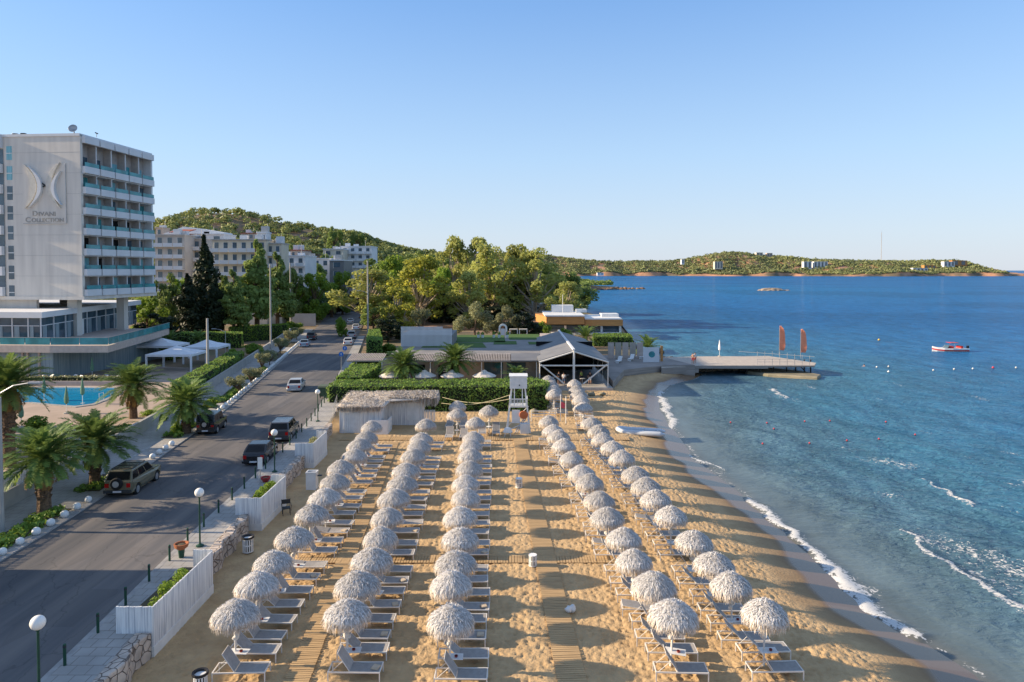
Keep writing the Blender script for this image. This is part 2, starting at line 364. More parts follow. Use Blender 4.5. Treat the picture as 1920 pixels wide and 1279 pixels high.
# ------------------------------------------------------------ coast and land height
CY = [0,20,27,32,37,48,58,73,80,89,96,101,106,116,124,135,160,200,250,300,400,480,540,580,610,640,700,1000,1500,1600,4000]
CX = [18.6,18.4,18.7,17.4,17.4,16.9,15.9,16.9,17.6,19.6,22.5,27,30,27,29,27,30,34,31,26,30,40,60,80,100,95,50,60,150,168,168]
def coast(y): return np.interp(y, CY, CX)
RU = [-400,150,292,330,360,400,450,500,550,600,640,700,760,820,870,920,1000,1060,1120]
RV = [470,445,424,408,398,394,398,407,419,433,441,452,466,476,484,488,492,500,507]
YR = 480.0
RX = [UX(u, YR, 30) for u in RU]; RZ = [ZV(v, YR)-4 for v in RV]
def gz(x, y):
    x = np.asarray(x, dtype=float); y = np.asarray(y, dtype=float)
    z = .78+2.5*sm((y-150)/200)*sm((-x+0)/60)
    rz = np.interp(x, RX, RZ)
    t = np.clip((y-215)/(YR-215), 0, 1)
    z = z+(rz-1)*np.clip(t,0,1)**1.5*sm((coast(y)-x)/90)
    z = z*np.where(y > YR, np.clip(1-(y-YR)/400, 0, 1), 1)
    z = z+(vn(x,y,28,1)-.5)*6*t*sm((coast(y)-x)/60)
    d = coast(y)-x
    z = np.where(d < 6, lerp(-2.5, z, sm((d+1)/7)), z)
    return z
# ground sheet
ys = np.concatenate([np.arange(-40,20,10), np.arange(20,140,3), np.arange(140,720,8), np.arange(720,1700,60)])
off = np.concatenate([np.arange(-3,12,1.0), np.arange(12,120,4), np.arange(120,520,10), np.arange(520,2500,130)])
Y = np.repeat(ys[:,None], len(off), 1); X = coast(Y)-off[None,:]
Z = gz(X, Y)
bt = (X > -17.5) & (Y < 82); Z = np.where(bt, -4.0, Z)
bt2 = (X > -19.5) & (Y >= 76) & (Y < np.where(X > 8, 107, 97)); Z = np.where(bt2, np.where(X > 8, -2.6, -.6), Z)
m_ground = M('dry_ground', (.27,.18,.12), (.15,.13,.07), rough=.95, scale=.12)
g = grid_obj('ground', X[:, ::-1], Y[:, ::-1], Z[:, ::-1], m_ground); tag(g, kind='structure')
# ------------------------------------------------------------ beach
def sandz(x, y):
    c = coast(y)
    t = np.clip((x-(c-6.2))/6.2, 0, 1)
    z = -.83*t**1.25
    return np.where(x > c, -.83-(x-c)*.12, z)
yy = [17.0]
while yy[-1] < 108: yy.append(yy[-1]+.0027*yy[-1]+.01)
yy = np.array(yy); xx = np.arange(-19.5, 30, .09)
X, Y = np.meshgrid(xx, yy); Z = sandz(X, Y)
dw = coast(Y)-X
wetline = 2.5+.7*(vn(Y, 0*Y, 4, 5)-.5)*2+.4*(vn(Y, 0*Y, 1.3, 6)-.5)
churn = sm((dw-wetline-.9)/1.5)*(.35+.65*sm((X+15.5)/3))
foot = (vn(X+.3*vn(X,Y,.5,4),Y+.3*vn(X,Y,.5,5),.27,11)*.62+vn(X+3.1*vn(X,Y,1.5,3),Y,.19,12)*.38)
pit = np.clip(.62-np.abs(foot-.42)*2.6, 0, 1)
amp = .85+.3*vn(X,Y,2.0,14)
def cells(x, y, s, seed):
    gx = np.floor(x/s); gy = np.floor(y/s); best = np.full(x.shape, 9.0); dep = np.zeros(x.shape)
    for i in (-1,0,1):
        for j in (-1,0,1):
            cx = gx+i; cy = gy+j
            def h(k): n = np.sin(cx*127.1+cy*311.7+seed*17.3+k*53.1)*43758.5453; return n-np.floor(n)
            d = np.hypot(x-(cx+.15+.7*h(1))*s, (y-(cy+.15+.7*h(2))*s)*(.7+.6*h(4))); k = d < best; best = np.where(k,d,best); dep = np.where(k,.35+.65*h(3),dep)
    return best, dep
cd1, dp1 = cells(X, Y, .34, 1)
dim = -.085*dp1*np.exp(-(cd1/.085)**2)+.028*dp1*np.exp(-((cd1-.16)/.05)**2)
rel = (dim*(.75+.5*vn(X,Y,1.7,21))+(foot-.5)*.035+(vn(X,Y,.75,15)-.5)*.010)*amp+(vn(X,Y,6,16)-.5)*.03
Z = Z+rel*churn
# bank of loose sand that rises to the promenade beside the hut
bank = sm((-16.0-X)/2.6)*sm((Y-57)/5); Z = Z+bank*.75*(1-.4*vn(X,Y,.8,9))
m_sand, nt, b = base_mat('beach_sand'); N = nt.nodes; L = nt.links
a = N.new('ShaderNodeAttribute'); a.attribute_name = 'wet'
tc = N.new('ShaderNodeTexCoord')
nz = N.new('ShaderNodeTexNoise'); nz.inputs['Scale'].default_value = 1.1; nz.inputs['Detail'].default_value = 9; L.new(tc.outputs['Object'], nz.inputs['Vector'])
cr = N.new('ShaderNodeValToRGB'); L.new(nz.outputs['Fac'], cr.inputs[0])
cr.color_ramp.elements[0].position = .3; cr.color_ramp.elements[1].position = .7
cr.color_ramp.elements[0].color = (.42,.28,.14,1); cr.color_ramp.elements[1].color = (.56,.39,.205,1)
mx = N.new('ShaderNodeMixRGB'); L.new(a.outputs['Fac'], mx.inputs[0]); L.new(cr.outputs[0], mx.inputs[1]); mx.inputs[2].default_value = (.19,.115,.06,1)
L.new(mx.outputs[0], b.inputs['Base Color'])
rr = N.new('ShaderNodeMapRange'); L.new(a.outputs['Fac'], rr.inputs['Value']); rr.inputs['From Min'].default_value = .7; rr.inputs['To Min'].default_value = .95; rr.inputs['To Max'].default_value = .22; L.new(rr.outputs[0], b.inputs['Roughness'])
b.inputs['Specular IOR Level'].default_value = .5
n2 = N.new('ShaderNodeTexNoise'); n2.inputs['Scale'].default_value = 7; n2.inputs['Detail'].default_value = 5; L.new(tc.outputs['Object'], n2.inputs['Vector'])
bp = N.new('ShaderNodeBump'); bp.inputs['Distance'].default_value = .05; L.new(n2.outputs['Fac'], bp.inputs['Height'])
iv = N.new('ShaderNodeMath'); iv.operation = 'SUBTRACT'; iv.inputs[0].default_value = 1; iv.use_clamp = True; L.new(a.outputs['Fac'], iv.inputs[1]); L.new(iv.outputs[0], bp.inputs['Strength'])
L.new(bp.outputs[0], b.inputs['Normal'])
sand = grid_obj('sand', X, Y, Z, m_sand); tag(sand, kind='structure')
wet = sm((wetline+2.0-dw)/1.8)*.55+sm((wetline+.3-dw)/.9)*.45
attr(sand, 'wet', wet)
# ------------------------------------------------------------ sea
yy = [14.0]
while yy[-1] < 320: yy.append(yy[-1]+.0034*yy[-1]+.02)
while yy[-1] < 2300: yy.append(yy[-1]*1.03)
while yy[-1] < 60000: yy.append(yy[-1]*1.35)
s = [-1.6]
while s[-1] < 60: s.append(s[-1]+.10+max(0,s[-1])*.006)
while s[-1] < 400: s.append(s[-1]*1.03)
while s[-1] < 60000: s.append(s[-1]*1.35)
yy = np.array(yy); s = np.array(s)
Y = np.repeat(yy[:,None], len(s), 1); S = np.repeat(s[None,:], len(yy), 0)
sh = np.interp(yy, CY, CX); X = sh[:,None]+S
def sdist(px, py, pts):        # distance to polyline, signed by side, and parameter along
    best = np.full(px.shape, 1e9); sgn = np.zeros(px.shape); par = np.zeros(px.shape)
    for i in range(len(pts)-1):
        ax, ay = pts[i]; bx, by = pts[i+1]; dx, dy = bx-ax, by-ay; l2 = dx*dx+dy*dy
        t = np.clip(((px-ax)*dx+(py-ay)*dy)/l2, 0, 1)
        d = np.hypot(px-(ax+t*dx), py-(ay+t*dy)); k = d < best
        best = np.where(k, d, best); sgn = np.where(k, np.sign(dx*(py-ay)-dy*(px-ax)), sgn); par = np.where(k, (i+t)/(len(pts)-1), par)
    return best, sgn, par
near = (Y < 130) & (S < 90)
fo = np.zeros(X.shape); Zs = np.full(X.shape, -.8)
fade = np.clip(1-(Y-60)/200, 0, 1)*np.clip(1-(S-10)/90, .25, 1)
wob = vn(X,Y,6,31)*3
Zs += fade*(.030*np.sin((X*.82+Y*.35+wob*1.9)*1.0)+.02*np.sin((X*.95-Y*.2+wob*2.6)*2.1)+.08*(vn(X*.8+Y*.3,Y,2.6,32)-.5)+.07*(vn(X*.7,Y*1.3,1.0,33)-.5)+.04*(vn(X*.8,Y*1.3,.5,34)-.5))*sm(S/4)
Zs += .25*sm((-S)/1.6)*0
def breaker(px, wid, strength, height, tail=0, jitter=.35):
    global fo, Zs
    pts = [P(u,v,-.75) for u,v in px]
    d, sg, par = sdist(X+(vn(X,Y,1.1,41)-.5)*jitter*2, Y+(vn(X,Y,1.3,42)-.5)*jitter*2, pts)
    ww = np.interp(par, np.linspace(0,1,len(wid)), wid)
    ends = sm(par/.06)*sm((1-par)/.06)
    ends = np.maximum(ends, .0)
    land = sg > 0
    side = np.where(X < np.interp(Y, [p[1] for p in sorted(pts,key=lambda q:q[1])], [p[0] for p in sorted(pts,key=lambda q:q[1])]), 1, 0)
    f = np.exp(-(d/ww)**2)*strength
    if tail: f = np.maximum(f, (1-side)*np.exp(-(d/tail))*strength*.45)
    fo = np.maximum(fo, np.where(near, f*ends, 0))
    Zs += np.where(near, .5*height*np.exp(-(d/(.55))**2)*ends, 0)
breaker([(1395,925),(1430,958),(1470,985),(1510,1020),(1545,1052),(1580,1085),(1610,1118),(1650,1155),(1700,1188),(1740,1205)], [.22,.45,.4,.35,.5,.9,.95,.6,.45,.12], 1.0, .28)
breaker([(1212,700),(1235,735),(1250,765),(1266,808)], [.2,.55,.6,.5], .95, .16)
breaker([(1280,850),(1320,868),(1372,882)], [.15,.22,.12], .85, .1)
breaker([(1690,988),(1720,1015),(1760,1048),(1800,1075),(1850,1098),(1885,1125),(1925,1146),(1980,1170)], [.12,.22,.22,.2,.22,.3,.55,.5], .95, .30, tail=0)
breaker([(1725,895),(1760,915),(1795,935),(1830,950)], [.12,.14,.35,.35], .95, .3)
breaker([(1830,950),(1880,972),(1960,990)], [.15,.1,.1], .35, .32)
breaker([(1448,728),(1460,738),(1478,746)], [.5,.5,.3], .9, .15)
breaker([(1195,760),(1205,800),(1225,835),(1290,872),(1350,925),(1400,960)], [.1,.12,.1,.14,.1,.1], .75, .02)
breaker([(1688,1205),(1700,1225),(1745,1250),(1800,1278)], [.06,.08,.1,.2], .8, .02)
breaker([(1500,1050),(1560,1090),(1590,1130),(1640,1165)], [.1,.15,.2,.1], .6, .02)
def patch(px, rad, strength):
    global fo
    pts = [P(u,v,-.75) for u,v in px]
    d, sg, par = sdist(X, Y, pts)
    fo = np.maximum(fo, np.where(near, np.clip(1-d/rad,0,1)**.7*strength, 0))
patch([(1760,1015),(1830,1040),(1920,1075),(1990,1100)], 2.6, .56)
patch([(1800,1060),(1900,1105)], 1.4, .50)
patch([(1640,862),(1700,872)], 1.8, .48)
patch([(1640,925),(1700,930)], 1.2, .34)
patch([(1430,965),(1500,1010)], .9, .45)
patch([(1225,790),(1260,850),(1330,890)], 2.4, .50)
patch([(1530,1060),(1600,1120)], 1.1, .55)
patch([(1450,742),(1490,750)], 2.0, .36)
rgc = random.Random(4)
for k in range(16):
    u_, v_ = rgc.uniform(1420,1930), rgc.uniform(690,960)
    if u_ > 1300+(v_-690)*.9: patch([(u_,v_),(u_+rgc.uniform(12,34),v_+rgc.uniform(2,10))], rgc.uniform(.4,.9), rgc.uniform(.36,.5))
fo = np.maximum(fo, np.where(near, .42*np.exp(-((S-.1)/.25)**2), 0))
c0 = np.array([.155,.120,.085]); c1 = np.array([.115,.150,.155]); c2 = np.array([.048,.165,.250]); c3 = np.array([.014,.135,.34]); c4a = np.array([.004,.078,.28])
sv = [-2, 1.0, 7, 24, 60, 140, 100000]; 
Sd = S+(vn(X,Y,14,51)-.5)*10*sm(S/12)+(vn(X,Y,45,52)-.5)*50*sm(S/60)
# beyond the pier head the bottom drops sooner
Sd = Sd+np.clip((Y-95)/2.2,0,120)
cols = np.stack([np.interp(Sd, sv, [c0[k],c1[k],(c1[k]+c2[k])/2,c2[k],(c2[k]+c3[k])/2,c3[k],c4a[k]]) for k in range(3)],-1)
cols *= (1-.18*sm((vn(X,Y*1.3,60,55)-.55)/.2)*sm((Y-150)/100))[...,None]
cols = np.where((sm((Y-300)/250)*sm(1-np.abs(Y-520)/260))[...,None] > 0, cols+np.array([.0,.02,.02])*(sm(1-np.abs(Y-600)/350)*sm(1-np.abs(S-120)/260))[...,None], cols)
m_sea, nt, b = base_mat('sea_water'); N = nt.nodes; L = nt.links
ca = N.new('ShaderNodeAttribute'); ca.attribute_name = 'body'; fa = N.new('ShaderNodeAttribute'); fa.attribute_name = 'foam'
tc = N.new('ShaderNodeTexCoord')
mp = N.new('ShaderNodeMapping'); L.new(tc.outputs['Object'], mp.inputs['Vector']); mp.inputs['Rotation'].default_value = (0,0,R(-20)); mp.inputs['Scale'].default_value = (1,.45,1)
def noise(scale, det, src, dist=0):
    n = N.new('ShaderNodeTexNoise'); n.inputs['Scale'].default_value = scale; n.inputs['Detail'].default_value = det; n.inputs['Distortion'].default_value = dist; L.new(src, n.inputs['Vector']); return n.outputs['Fac']
def math_(op, a, b2, clamp=False):
    n = N.new('ShaderNodeMath'); n.operation = op; n.use_clamp = clamp
    for i, q in enumerate((a, b2)):
        if hasattr(q, 'links'): L.new(q, n.inputs[i])
        else: n.inputs[i].default_value = q
    return n.outputs[0]
fn = noise(4.2, 9, tc.outputs['Object'], 1.0)
fn2 = noise(.9, 4, mp.outputs[0], .8)
fm = math_('ADD', fa.outputs['Fac'], math_('MULTIPLY', math_('SUBTRACT', fn, .52), 2.4))
fm = math_('ADD', fm, math_('MULTIPLY', math_('SUBTRACT', fn2, .5), .7))
st = N.new('ShaderNodeMapRange'); st.interpolation_type = 'SMOOTHSTEP'; st.inputs['From Min'].default_value = .46; st.inputs['From Max'].default_value = .74; L.new(fm, st.inputs['Value'])
gate = N.new('ShaderNodeMapRange'); gate.interpolation_type = 'SMOOTHSTEP'; gate.inputs['From Min'].default_value = .05; gate.inputs['From Max'].default_value = .3; L.new(fa.outputs['Fac'], gate.inputs['Value'])
mask = math_('MULTIPLY', st.outputs[0], gate.outputs[0])
# streaky tone of the water body (suspended sand and weed)
tn = noise(.35, 6, mp.outputs[0], .5); cr = N.new('ShaderNodeMapRange'); cr.inputs['From Min'].default_value = .3; cr.inputs['From Max'].default_value = .7; cr.inputs['To Min'].default_value = .78; cr.inputs['To Max'].default_value = 1.22; L.new(tn, cr.inputs['Value'])
hs = N.new('ShaderNodeHueSaturation'); L.new(ca.outputs['Color'], hs.inputs['Color']); L.new(cr.outputs[0], hs.inputs['Value'])
mx = N.new('ShaderNodeMixRGB'); L.new(mask, mx.inputs[0]); L.new(hs.outputs[0], mx.inputs[1]); mx.inputs[2].default_value = (.60,.60,.58,1)
L.new(mx.outputs[0], b.inputs['Base Color'])
ro = N.new('ShaderNodeMapRange'); L.new(mask, ro.inputs['Value']); ro.inputs['To Min'].default_value = .12; ro.inputs['To Max'].default_value = .9; L.new(ro.outputs[0], b.inputs['Roughness'])
b.inputs['IOR'].default_value = 1.33; b.inputs['Specular IOR Level'].default_value = .28
cd_ = N.new('ShaderNodeCameraData') if False else None
mp2 = N.new('ShaderNodeMapping'); L.new(tc.outputs['Object'], mp2.inputs['Vector']); mp2.inputs['Rotation'].default_value = (0,0,R(-14)); mp2.inputs['Scale'].default_value = (.55,1.15,1)
w1 = noise(2.4, 8, mp2.outputs[0], .7); w2 = noise(.42, 5, mp2.outputs[0], .5); w3 = noise(.07, 5, mp2.outputs[0], .3)
def bump(h, dist, nrm=None, st_=1.0):
    n = N.new('ShaderNodeBump'); n.inputs['Distance'].default_value = dist; n.inputs['Strength'].default_value = st_; L.new(h, n.inputs['Height'])
    if nrm is not None: L.new(nrm, n.inputs['Normal'])
    return n.outputs[0]
shal = N.new('ShaderNodeAttribute'); shal.attribute_name = 'chop'
b1 = N.new('ShaderNodeBump'); b1.inputs['Distance'].default_value = .36; L.new(w1, b1.inputs['Height']); L.new(shal.outputs['Fac'], b1.inputs['Strength'])
b2 = N.new('ShaderNodeBump'); b2.inputs['Distance'].default_value = .45; L.new(w2, b2.inputs['Height']); L.new(b1.outputs[0], b2.inputs['Normal']); L.new(shal.outputs['Fac'], b2.inputs['Strength'])
b3 = N.new('ShaderNodeBump'); b3.inputs['Distance'].default_value = 1.2; L.new(w3, b3.inputs['Height']); L.new(b2.outputs[0], b3.inputs['Normal']); L.new(shal.outputs['Fac'], b3.inputs['Strength'])
L.new(b3.outputs[0], b.inputs['Normal'])
b.inputs['Specular IOR Level'].default_value = 0
fr = N.new('ShaderNodeFresnel'); fr.inputs['IOR'].default_value = 1.33; L.new(b3.outputs[0], fr.inputs['Normal'])
fc = math_('MINIMUM', math_('MULTIPLY', fr.outputs[0], .75), .22)
fc = math_('MULTIPLY', fc, math_('SUBTRACT', 1.0, mask))
gl_ = N.new('ShaderNodeBsdfGlossy'); gl_.inputs['Roughness'].default_value = .10; L.new(b3.outputs[0], gl_.inputs['Normal'])
ms = N.new('ShaderNodeMixShader'); L.new(fc, ms.inputs[0]); L.new(b.outputs[0], ms.inputs[1]); L.new(gl_.outputs[0], ms.inputs[2]); L.new(ms.outputs[0], N['Material Output'].inputs['Surface'])
sea = grid_obj('sea', X, Y, Zs, m_sea); tag(sea, kind='structure')
attr(sea, 'foam', fo); vcol(sea, 'body', cols); attr(sea, 'chop', .12+.78*sm((S-.5)/7))
# ------------------------------------------------------------ road and pavements
LK = [(-10,-25),(15,-25.1),(33.8,-25.4),(43,-26.0),(50,-27.0),(64,-28.6),(72,-30.0),(94,-34),(118,-38.6),(140,-42.8),(162,-47.4),(200,-55),(275,-71),(330,-84)]
RK = [(-10,-16.3),(15,-16.3),(24,-16.6),(30,-17.1),(34,-17.5),(42,-18.0),(50,-18.3),(58,-18.8),(71,-20.3),(97,-24.6),(140,-32.2),(170,-37.6),(201,-43.2),(275,-58),(330,-70)]
def ksm(K, y):
    v = 0
    for o in (-6,-3,0,3,6): v += np.interp(y+o, [k[0] for k in K], [k[1] for k in K])
    return float(v/5)
def lk(y): return ksm(LK, y)
def rk(y): return ksm(RK, y)
ry = list(np.arange(-10, 120, 3.0))+list(np.arange(120, 331, 6.0))
def line(fn, o, y0, y1, step=2.0):
    n = max(2, int((y1-y0)/step)+1); return [(fn(y)+o, y) for y in np.linspace(y0, y1, n)]
def gzf(x,y): return float(gz(x,y))
mb = MB(); Lp = [(lk(y), y) for y in ry]; Rp = [(rk(y), y) for y in ry]
n = len(ry); ve = []
for k in range(7):
    for i in range(n):
        x = lerp(Lp[i][0], Rp[i][0], k/6); ve.append((x, ry[i], max(.80, gzf(x, ry[i])+.10)))
mb.add(ve, [(k*n+i,(k+1)*n+i,(k+1)*n+i+1,k*n+i+1) for k in range(6) for i in range(n-1)])
tag(mb.build('road', m_asph), kind='structure')
mb = MB(); mb.strip(line(lk,.55,5,150,3), line(lk,.68,5,150,3), .806); mb.strip(line(rk,-.75,5,150,3), line(rk,-.64,5,150,3), .806)
tag(mb.build('road_edge_lines', m_mark), kind='structure')
mb = MB(); mb.ribbon(line(lk,-.32,-5,150), line(lk,0,-5,150), .5, .95); tag(mb.build('left_kerb', m_kerb), kind='structure')
mb = MB(); mb.ribbon(line(lk,-5.0,-5,168), line(lk,-.32,-5,168), .5, .945); tag(mb.build('left_pavement', m_pave), kind='structure')
mb = MB(); mb.ribbon(line(rk,0,-5,150), line(rk,.22,-5,150), .3, .95); tag(mb.build('right_kerb', m_kerb), kind='structure')
def PW(y): return float(np.interp(y, [0,24,33,50,58,66,74,82,100,150], [1.95,1.95,1.85,1.8,2.0,2.1,2.1,1.6,1.6,1.6]))
def pws(y): return rk(y)+PW(y)
mb = MB(); mb.ribbon(line(rk,.22,-5,150), [(pws(y),y) for y in np.linspace(-5,150,78)], -.6, .945); tag(mb.build('promenade_pavement', m_pave), kind='structure')
def wallseg(y0, y1):
    mb = MB(); ys_ = np.linspace(y0, y1, max(3,int((y1-y0)/.5)))
    L0 = [(pws(y)-.0,y) for y in ys_]; R0 = [(pws(y)+.52+.10*math.sin(y*3.1)+.05*math.sin(y*9),y) for y in ys_]
    mb.ribbon(L0, R0, -.5, 1.04); o = mb.build('stone_retaining_wall', m_stone)
    md = o.modifiers.new('b','BEVEL'); md.width = .06; md.segments = 2
    return o
for (y0,y1,lab) in ((15,26.7,'rough stone wall at the lower left, before the first white planter screen'),(32.3,39.9,'rough stone wall between the first and second white planter screens'),
                    (44.5,52.7,'rough stone wall between the second and third white planter screens'),(56.8,64,'rough stone wall between the third planter screen and the straw-roofed hut')):
    tag(wallseg(y0,y1), lab, 'stone wall', 'beach retaining wall pieces')
# planting beds in the left pavement
for i,(y0,y1) in enumerate(((31,41.0),(44.3,48),(58.5,64),(74,84),(90,101),(108,122),(128,138))):
    mb = MB(); mb.ribbon(line(lk,-2.3,y0,y1,1), line(lk,-.75,y0,y1,1), .90, .965); tag(mb.build('planting_bed', m_soil), kind='structure')
mb = MB(); mb.ribbon(line(lk,-2.2,46.6,56.8,1), line(lk,-2.0,46.6,56.8,1), .94, .955); tag(mb.build('pavement_inlay', m_mark), kind='structure')
# pool terrace and hard ground round the hotel
mb = MB(); mb.prism([(-34,66),(-31.5,52),(-31.5,38),(-90,38),(-130,100),(-60,104),(-46,101),(-41,84)], .5, .93)
tag(mb.build('pool_terrace', M('terrace_paving', (.44,.34,.27), (.36,.28,.22), rough=.85, scale=.5)), kind='structure')
# ------------------------------------------------------------ timber walkways laid on the sand
def walkway(a, b, wdt, name='boardwalk', pitch=.14):
    a = Vector((a[0],a[1],0)); b = Vector((b[0],b[1],0)); d = b-a; Ln = d.length; ang = math.atan2(d.y, d.x)
    mb = MB(); k = 0
    rg = random.Random(int(Ln*10))
    while k*pitch < Ln:
        p = a+d*(k*pitch/Ln)
        mb.obox((p.x+rg.uniform(-.01,.01), p.y, .05+rg.uniform(-.006,.006)), (pitch*.80, wdt, .035), ang); k += 1
    tag(mb.build(name, m_woodw), kind='structure')
a0 = P(1075,1290); a1 = P(973,822); walkway(a0, a1, 1.12)
b0 = P(552,1290); b1 = P(738,830); walkway(b0, b1, .95)
c0_ = P(560,1050); c1_ = P(1190,1050); walkway((c0_[0],c0_[1]), (c1_[0],c0_[1]), .95, pitch=.15)
d0_ = P(640,823); walkway((d0_[0],d0_[1]), (P(1180,823)[0],d0_[1]), 1.3, pitch=.2)
# ------------------------------------------------------------ straw parasols
def thatch_mesh(seed):
    rng = np.random.default_rng(seed); V = []; Q = []; TN = []
    Rr = 1.0
    def prof(t): return 2.54-.50*abs(t)**1.5      # t = r/R
    # core shell
    n = 28; rings = [0,.12,.3,.5,.7,.88,1.0,1.04,1.02,.96]; zz = [prof(t) for t in rings[:7]]+[1.97,1.88,1.82]
    base = 0
    for i,(t,z) in enumerate(zip(rings,zz)):
        for k in range(n):
            a = 2*math.pi*k/n; j = 1+rng.uniform(-.05,.05)*(t>0)
            V.append((t*Rr*j*math.cos(a), t*Rr*j*math.sin(a), z+rng.uniform(-.03,.03)+(rng.uniform(-.08,.05) if i > 7 else 0)))
    for i in range(len(rings)-1):
        for k in range(n): Q.append((i*n+k, i*n+(k+1)%n, (i+1)*n+(k+1)%n, (i+1)*n+k))
    def strand(pts, w, a):
        b = len(V); tx, ty = -math.sin(a)*w/2, math.cos(a)*w/2
        for k, p in enumerate(pts):
            f = 1 if k < len(pts)-1 else .35
            V.append((p[0]-tx*f, p[1]-ty*f, p[2])); V.append((p[0]+tx*f, p[1]+ty*f, p[2]))
        for k in range(len(pts)-1): Q.append((b+2*k, b+2*k+1, b+2*k+3, b+2*k+2))
        tv = float(np.clip(rng.normal(.98,.24),.38,1.3)); TN.extend([tv]*(len(V)-len(TN)))
    TN.extend([.7]*len(V))
    for _ in range(2300):         # shag lying on the cone
        t0 = rng.uniform(.02,1)**.6*.95; a = rng.uniform(0,2*math.pi); da = rng.normal(0,.9)
        L = rng.uniform(.10,.28); lift = rng.uniform(.01,.07)
        pts = []
        for k in range(3):
            t = t0+L*k/2*math.cos(da); a2 = a+L*k/2*math.sin(da)/max(t0,.15)*.7
            z = prof(min(t,1.02))+lift*(1+.8*k*rng.uniform(0,1))-(max(0,t-1.0)*1.5)
            pts.append((t*math.cos(a2), t*math.sin(a2), z))
        strand(pts, rng.uniform(.014,.034), a+rng.normal(0,.5))
    n1 = len(Q)
    for _ in range(760):         # hanging fringe
        a = rng.uniform(0,2*math.pi); r = rng.uniform(.90,1.07); L = rng.uniform(.18,.46); z = prof(1)-rng.uniform(-.05,.06)
        s_ = rng.uniform(-.03,.10); sw = rng.normal(0,.08)
        pts = [((r-.08)*math.cos(a),(r-.08)*math.sin(a),z+.03),((r+s_*.6)*math.cos(a),(r+s_*.6)*math.sin(a),z-.12),
               ((r+s_)*math.cos(a+sw*.5),(r+s_)*math.sin(a+sw*.5),z-L*.6),((r+s_*.7)*math.cos(a+sw),(r+s_*.7)*math.sin(a+sw),z-L)]
        strand(pts, rng.uniform(.014,.030), a+rng.normal(0,.3))
    n2 = len(Q)
    for _ in range(26):          # top tuft
        a = rng.uniform(0,6.28); strand([(0,0,2.5),(.07*math.cos(a),.07*math.sin(a),2.63),(.2*math.cos(a),.2*math.sin(a),2.53)], .03, a)
    return V, Q, TN, n1, n2
def make_parasol(seed):
    t = thing('straw_parasol', 'x', 'parasol')
    V, Q, TN, n1, n2 = thatch_mesh(seed); V = [(p[0]*.84,p[1]*.84,p[2]) for p in V]
    for nm, qs, mm in (('thatch_canopy', Q[:n1]+Q[n2:], m_straw), ('fringe', Q[n1:n2], m_fringe)):
        ids = sorted({i for q_ in qs for i in q_}); mp_ = {i:k for k,i in enumerate(ids)}
        attr(mesh_np(nm, [V[i] for i in ids], [tuple(mp_[i] for i in q_) for q_ in qs], mm, t), 'tone', [TN[i] for i in ids])
    MB().path([(0,0,-.2),(0,0,1.2),(0,0,2.5)], [.045,.04,.035], 8).build('pole', m_pole, t)
    mb = MB()
    for k in range(8):
        a = k*math.pi/4+.2; mb.tube((0,0,1.95),(0.88*math.cos(a),.88*math.sin(a),1.99),.018,n=4)
        mb.tube((0,0,1.45),(.5*math.cos(a),.5*math.sin(a),1.98),.014,n=4)
    mb.build('struts', m_pole, t)
    mb = MB(); rg = random.Random(seed)
    for k in range(5): mb.ico((rg.uniform(-.07,.07),rg.uniform(-.07,.07),1.12+k*.07), rg.uniform(.07,.11), seg=7, rings=5, jit=.2, rng=rg)
    mb.build('raffia_knot', m_pole, t)
    tb = MB(); tb.box(-.22,.52,-.20,.20,.60,.63); tb.box(-.05,.05,-.05,.05,.55,.60); tb = tb.build('table', m_white, t, bevel=.008)
    MB().lathe([(.055,0),(.07,.06),(.05,.06),(.045,.01)],10,(.25,-.05,.632)).build('ashtray', m_red, tb)
    return t
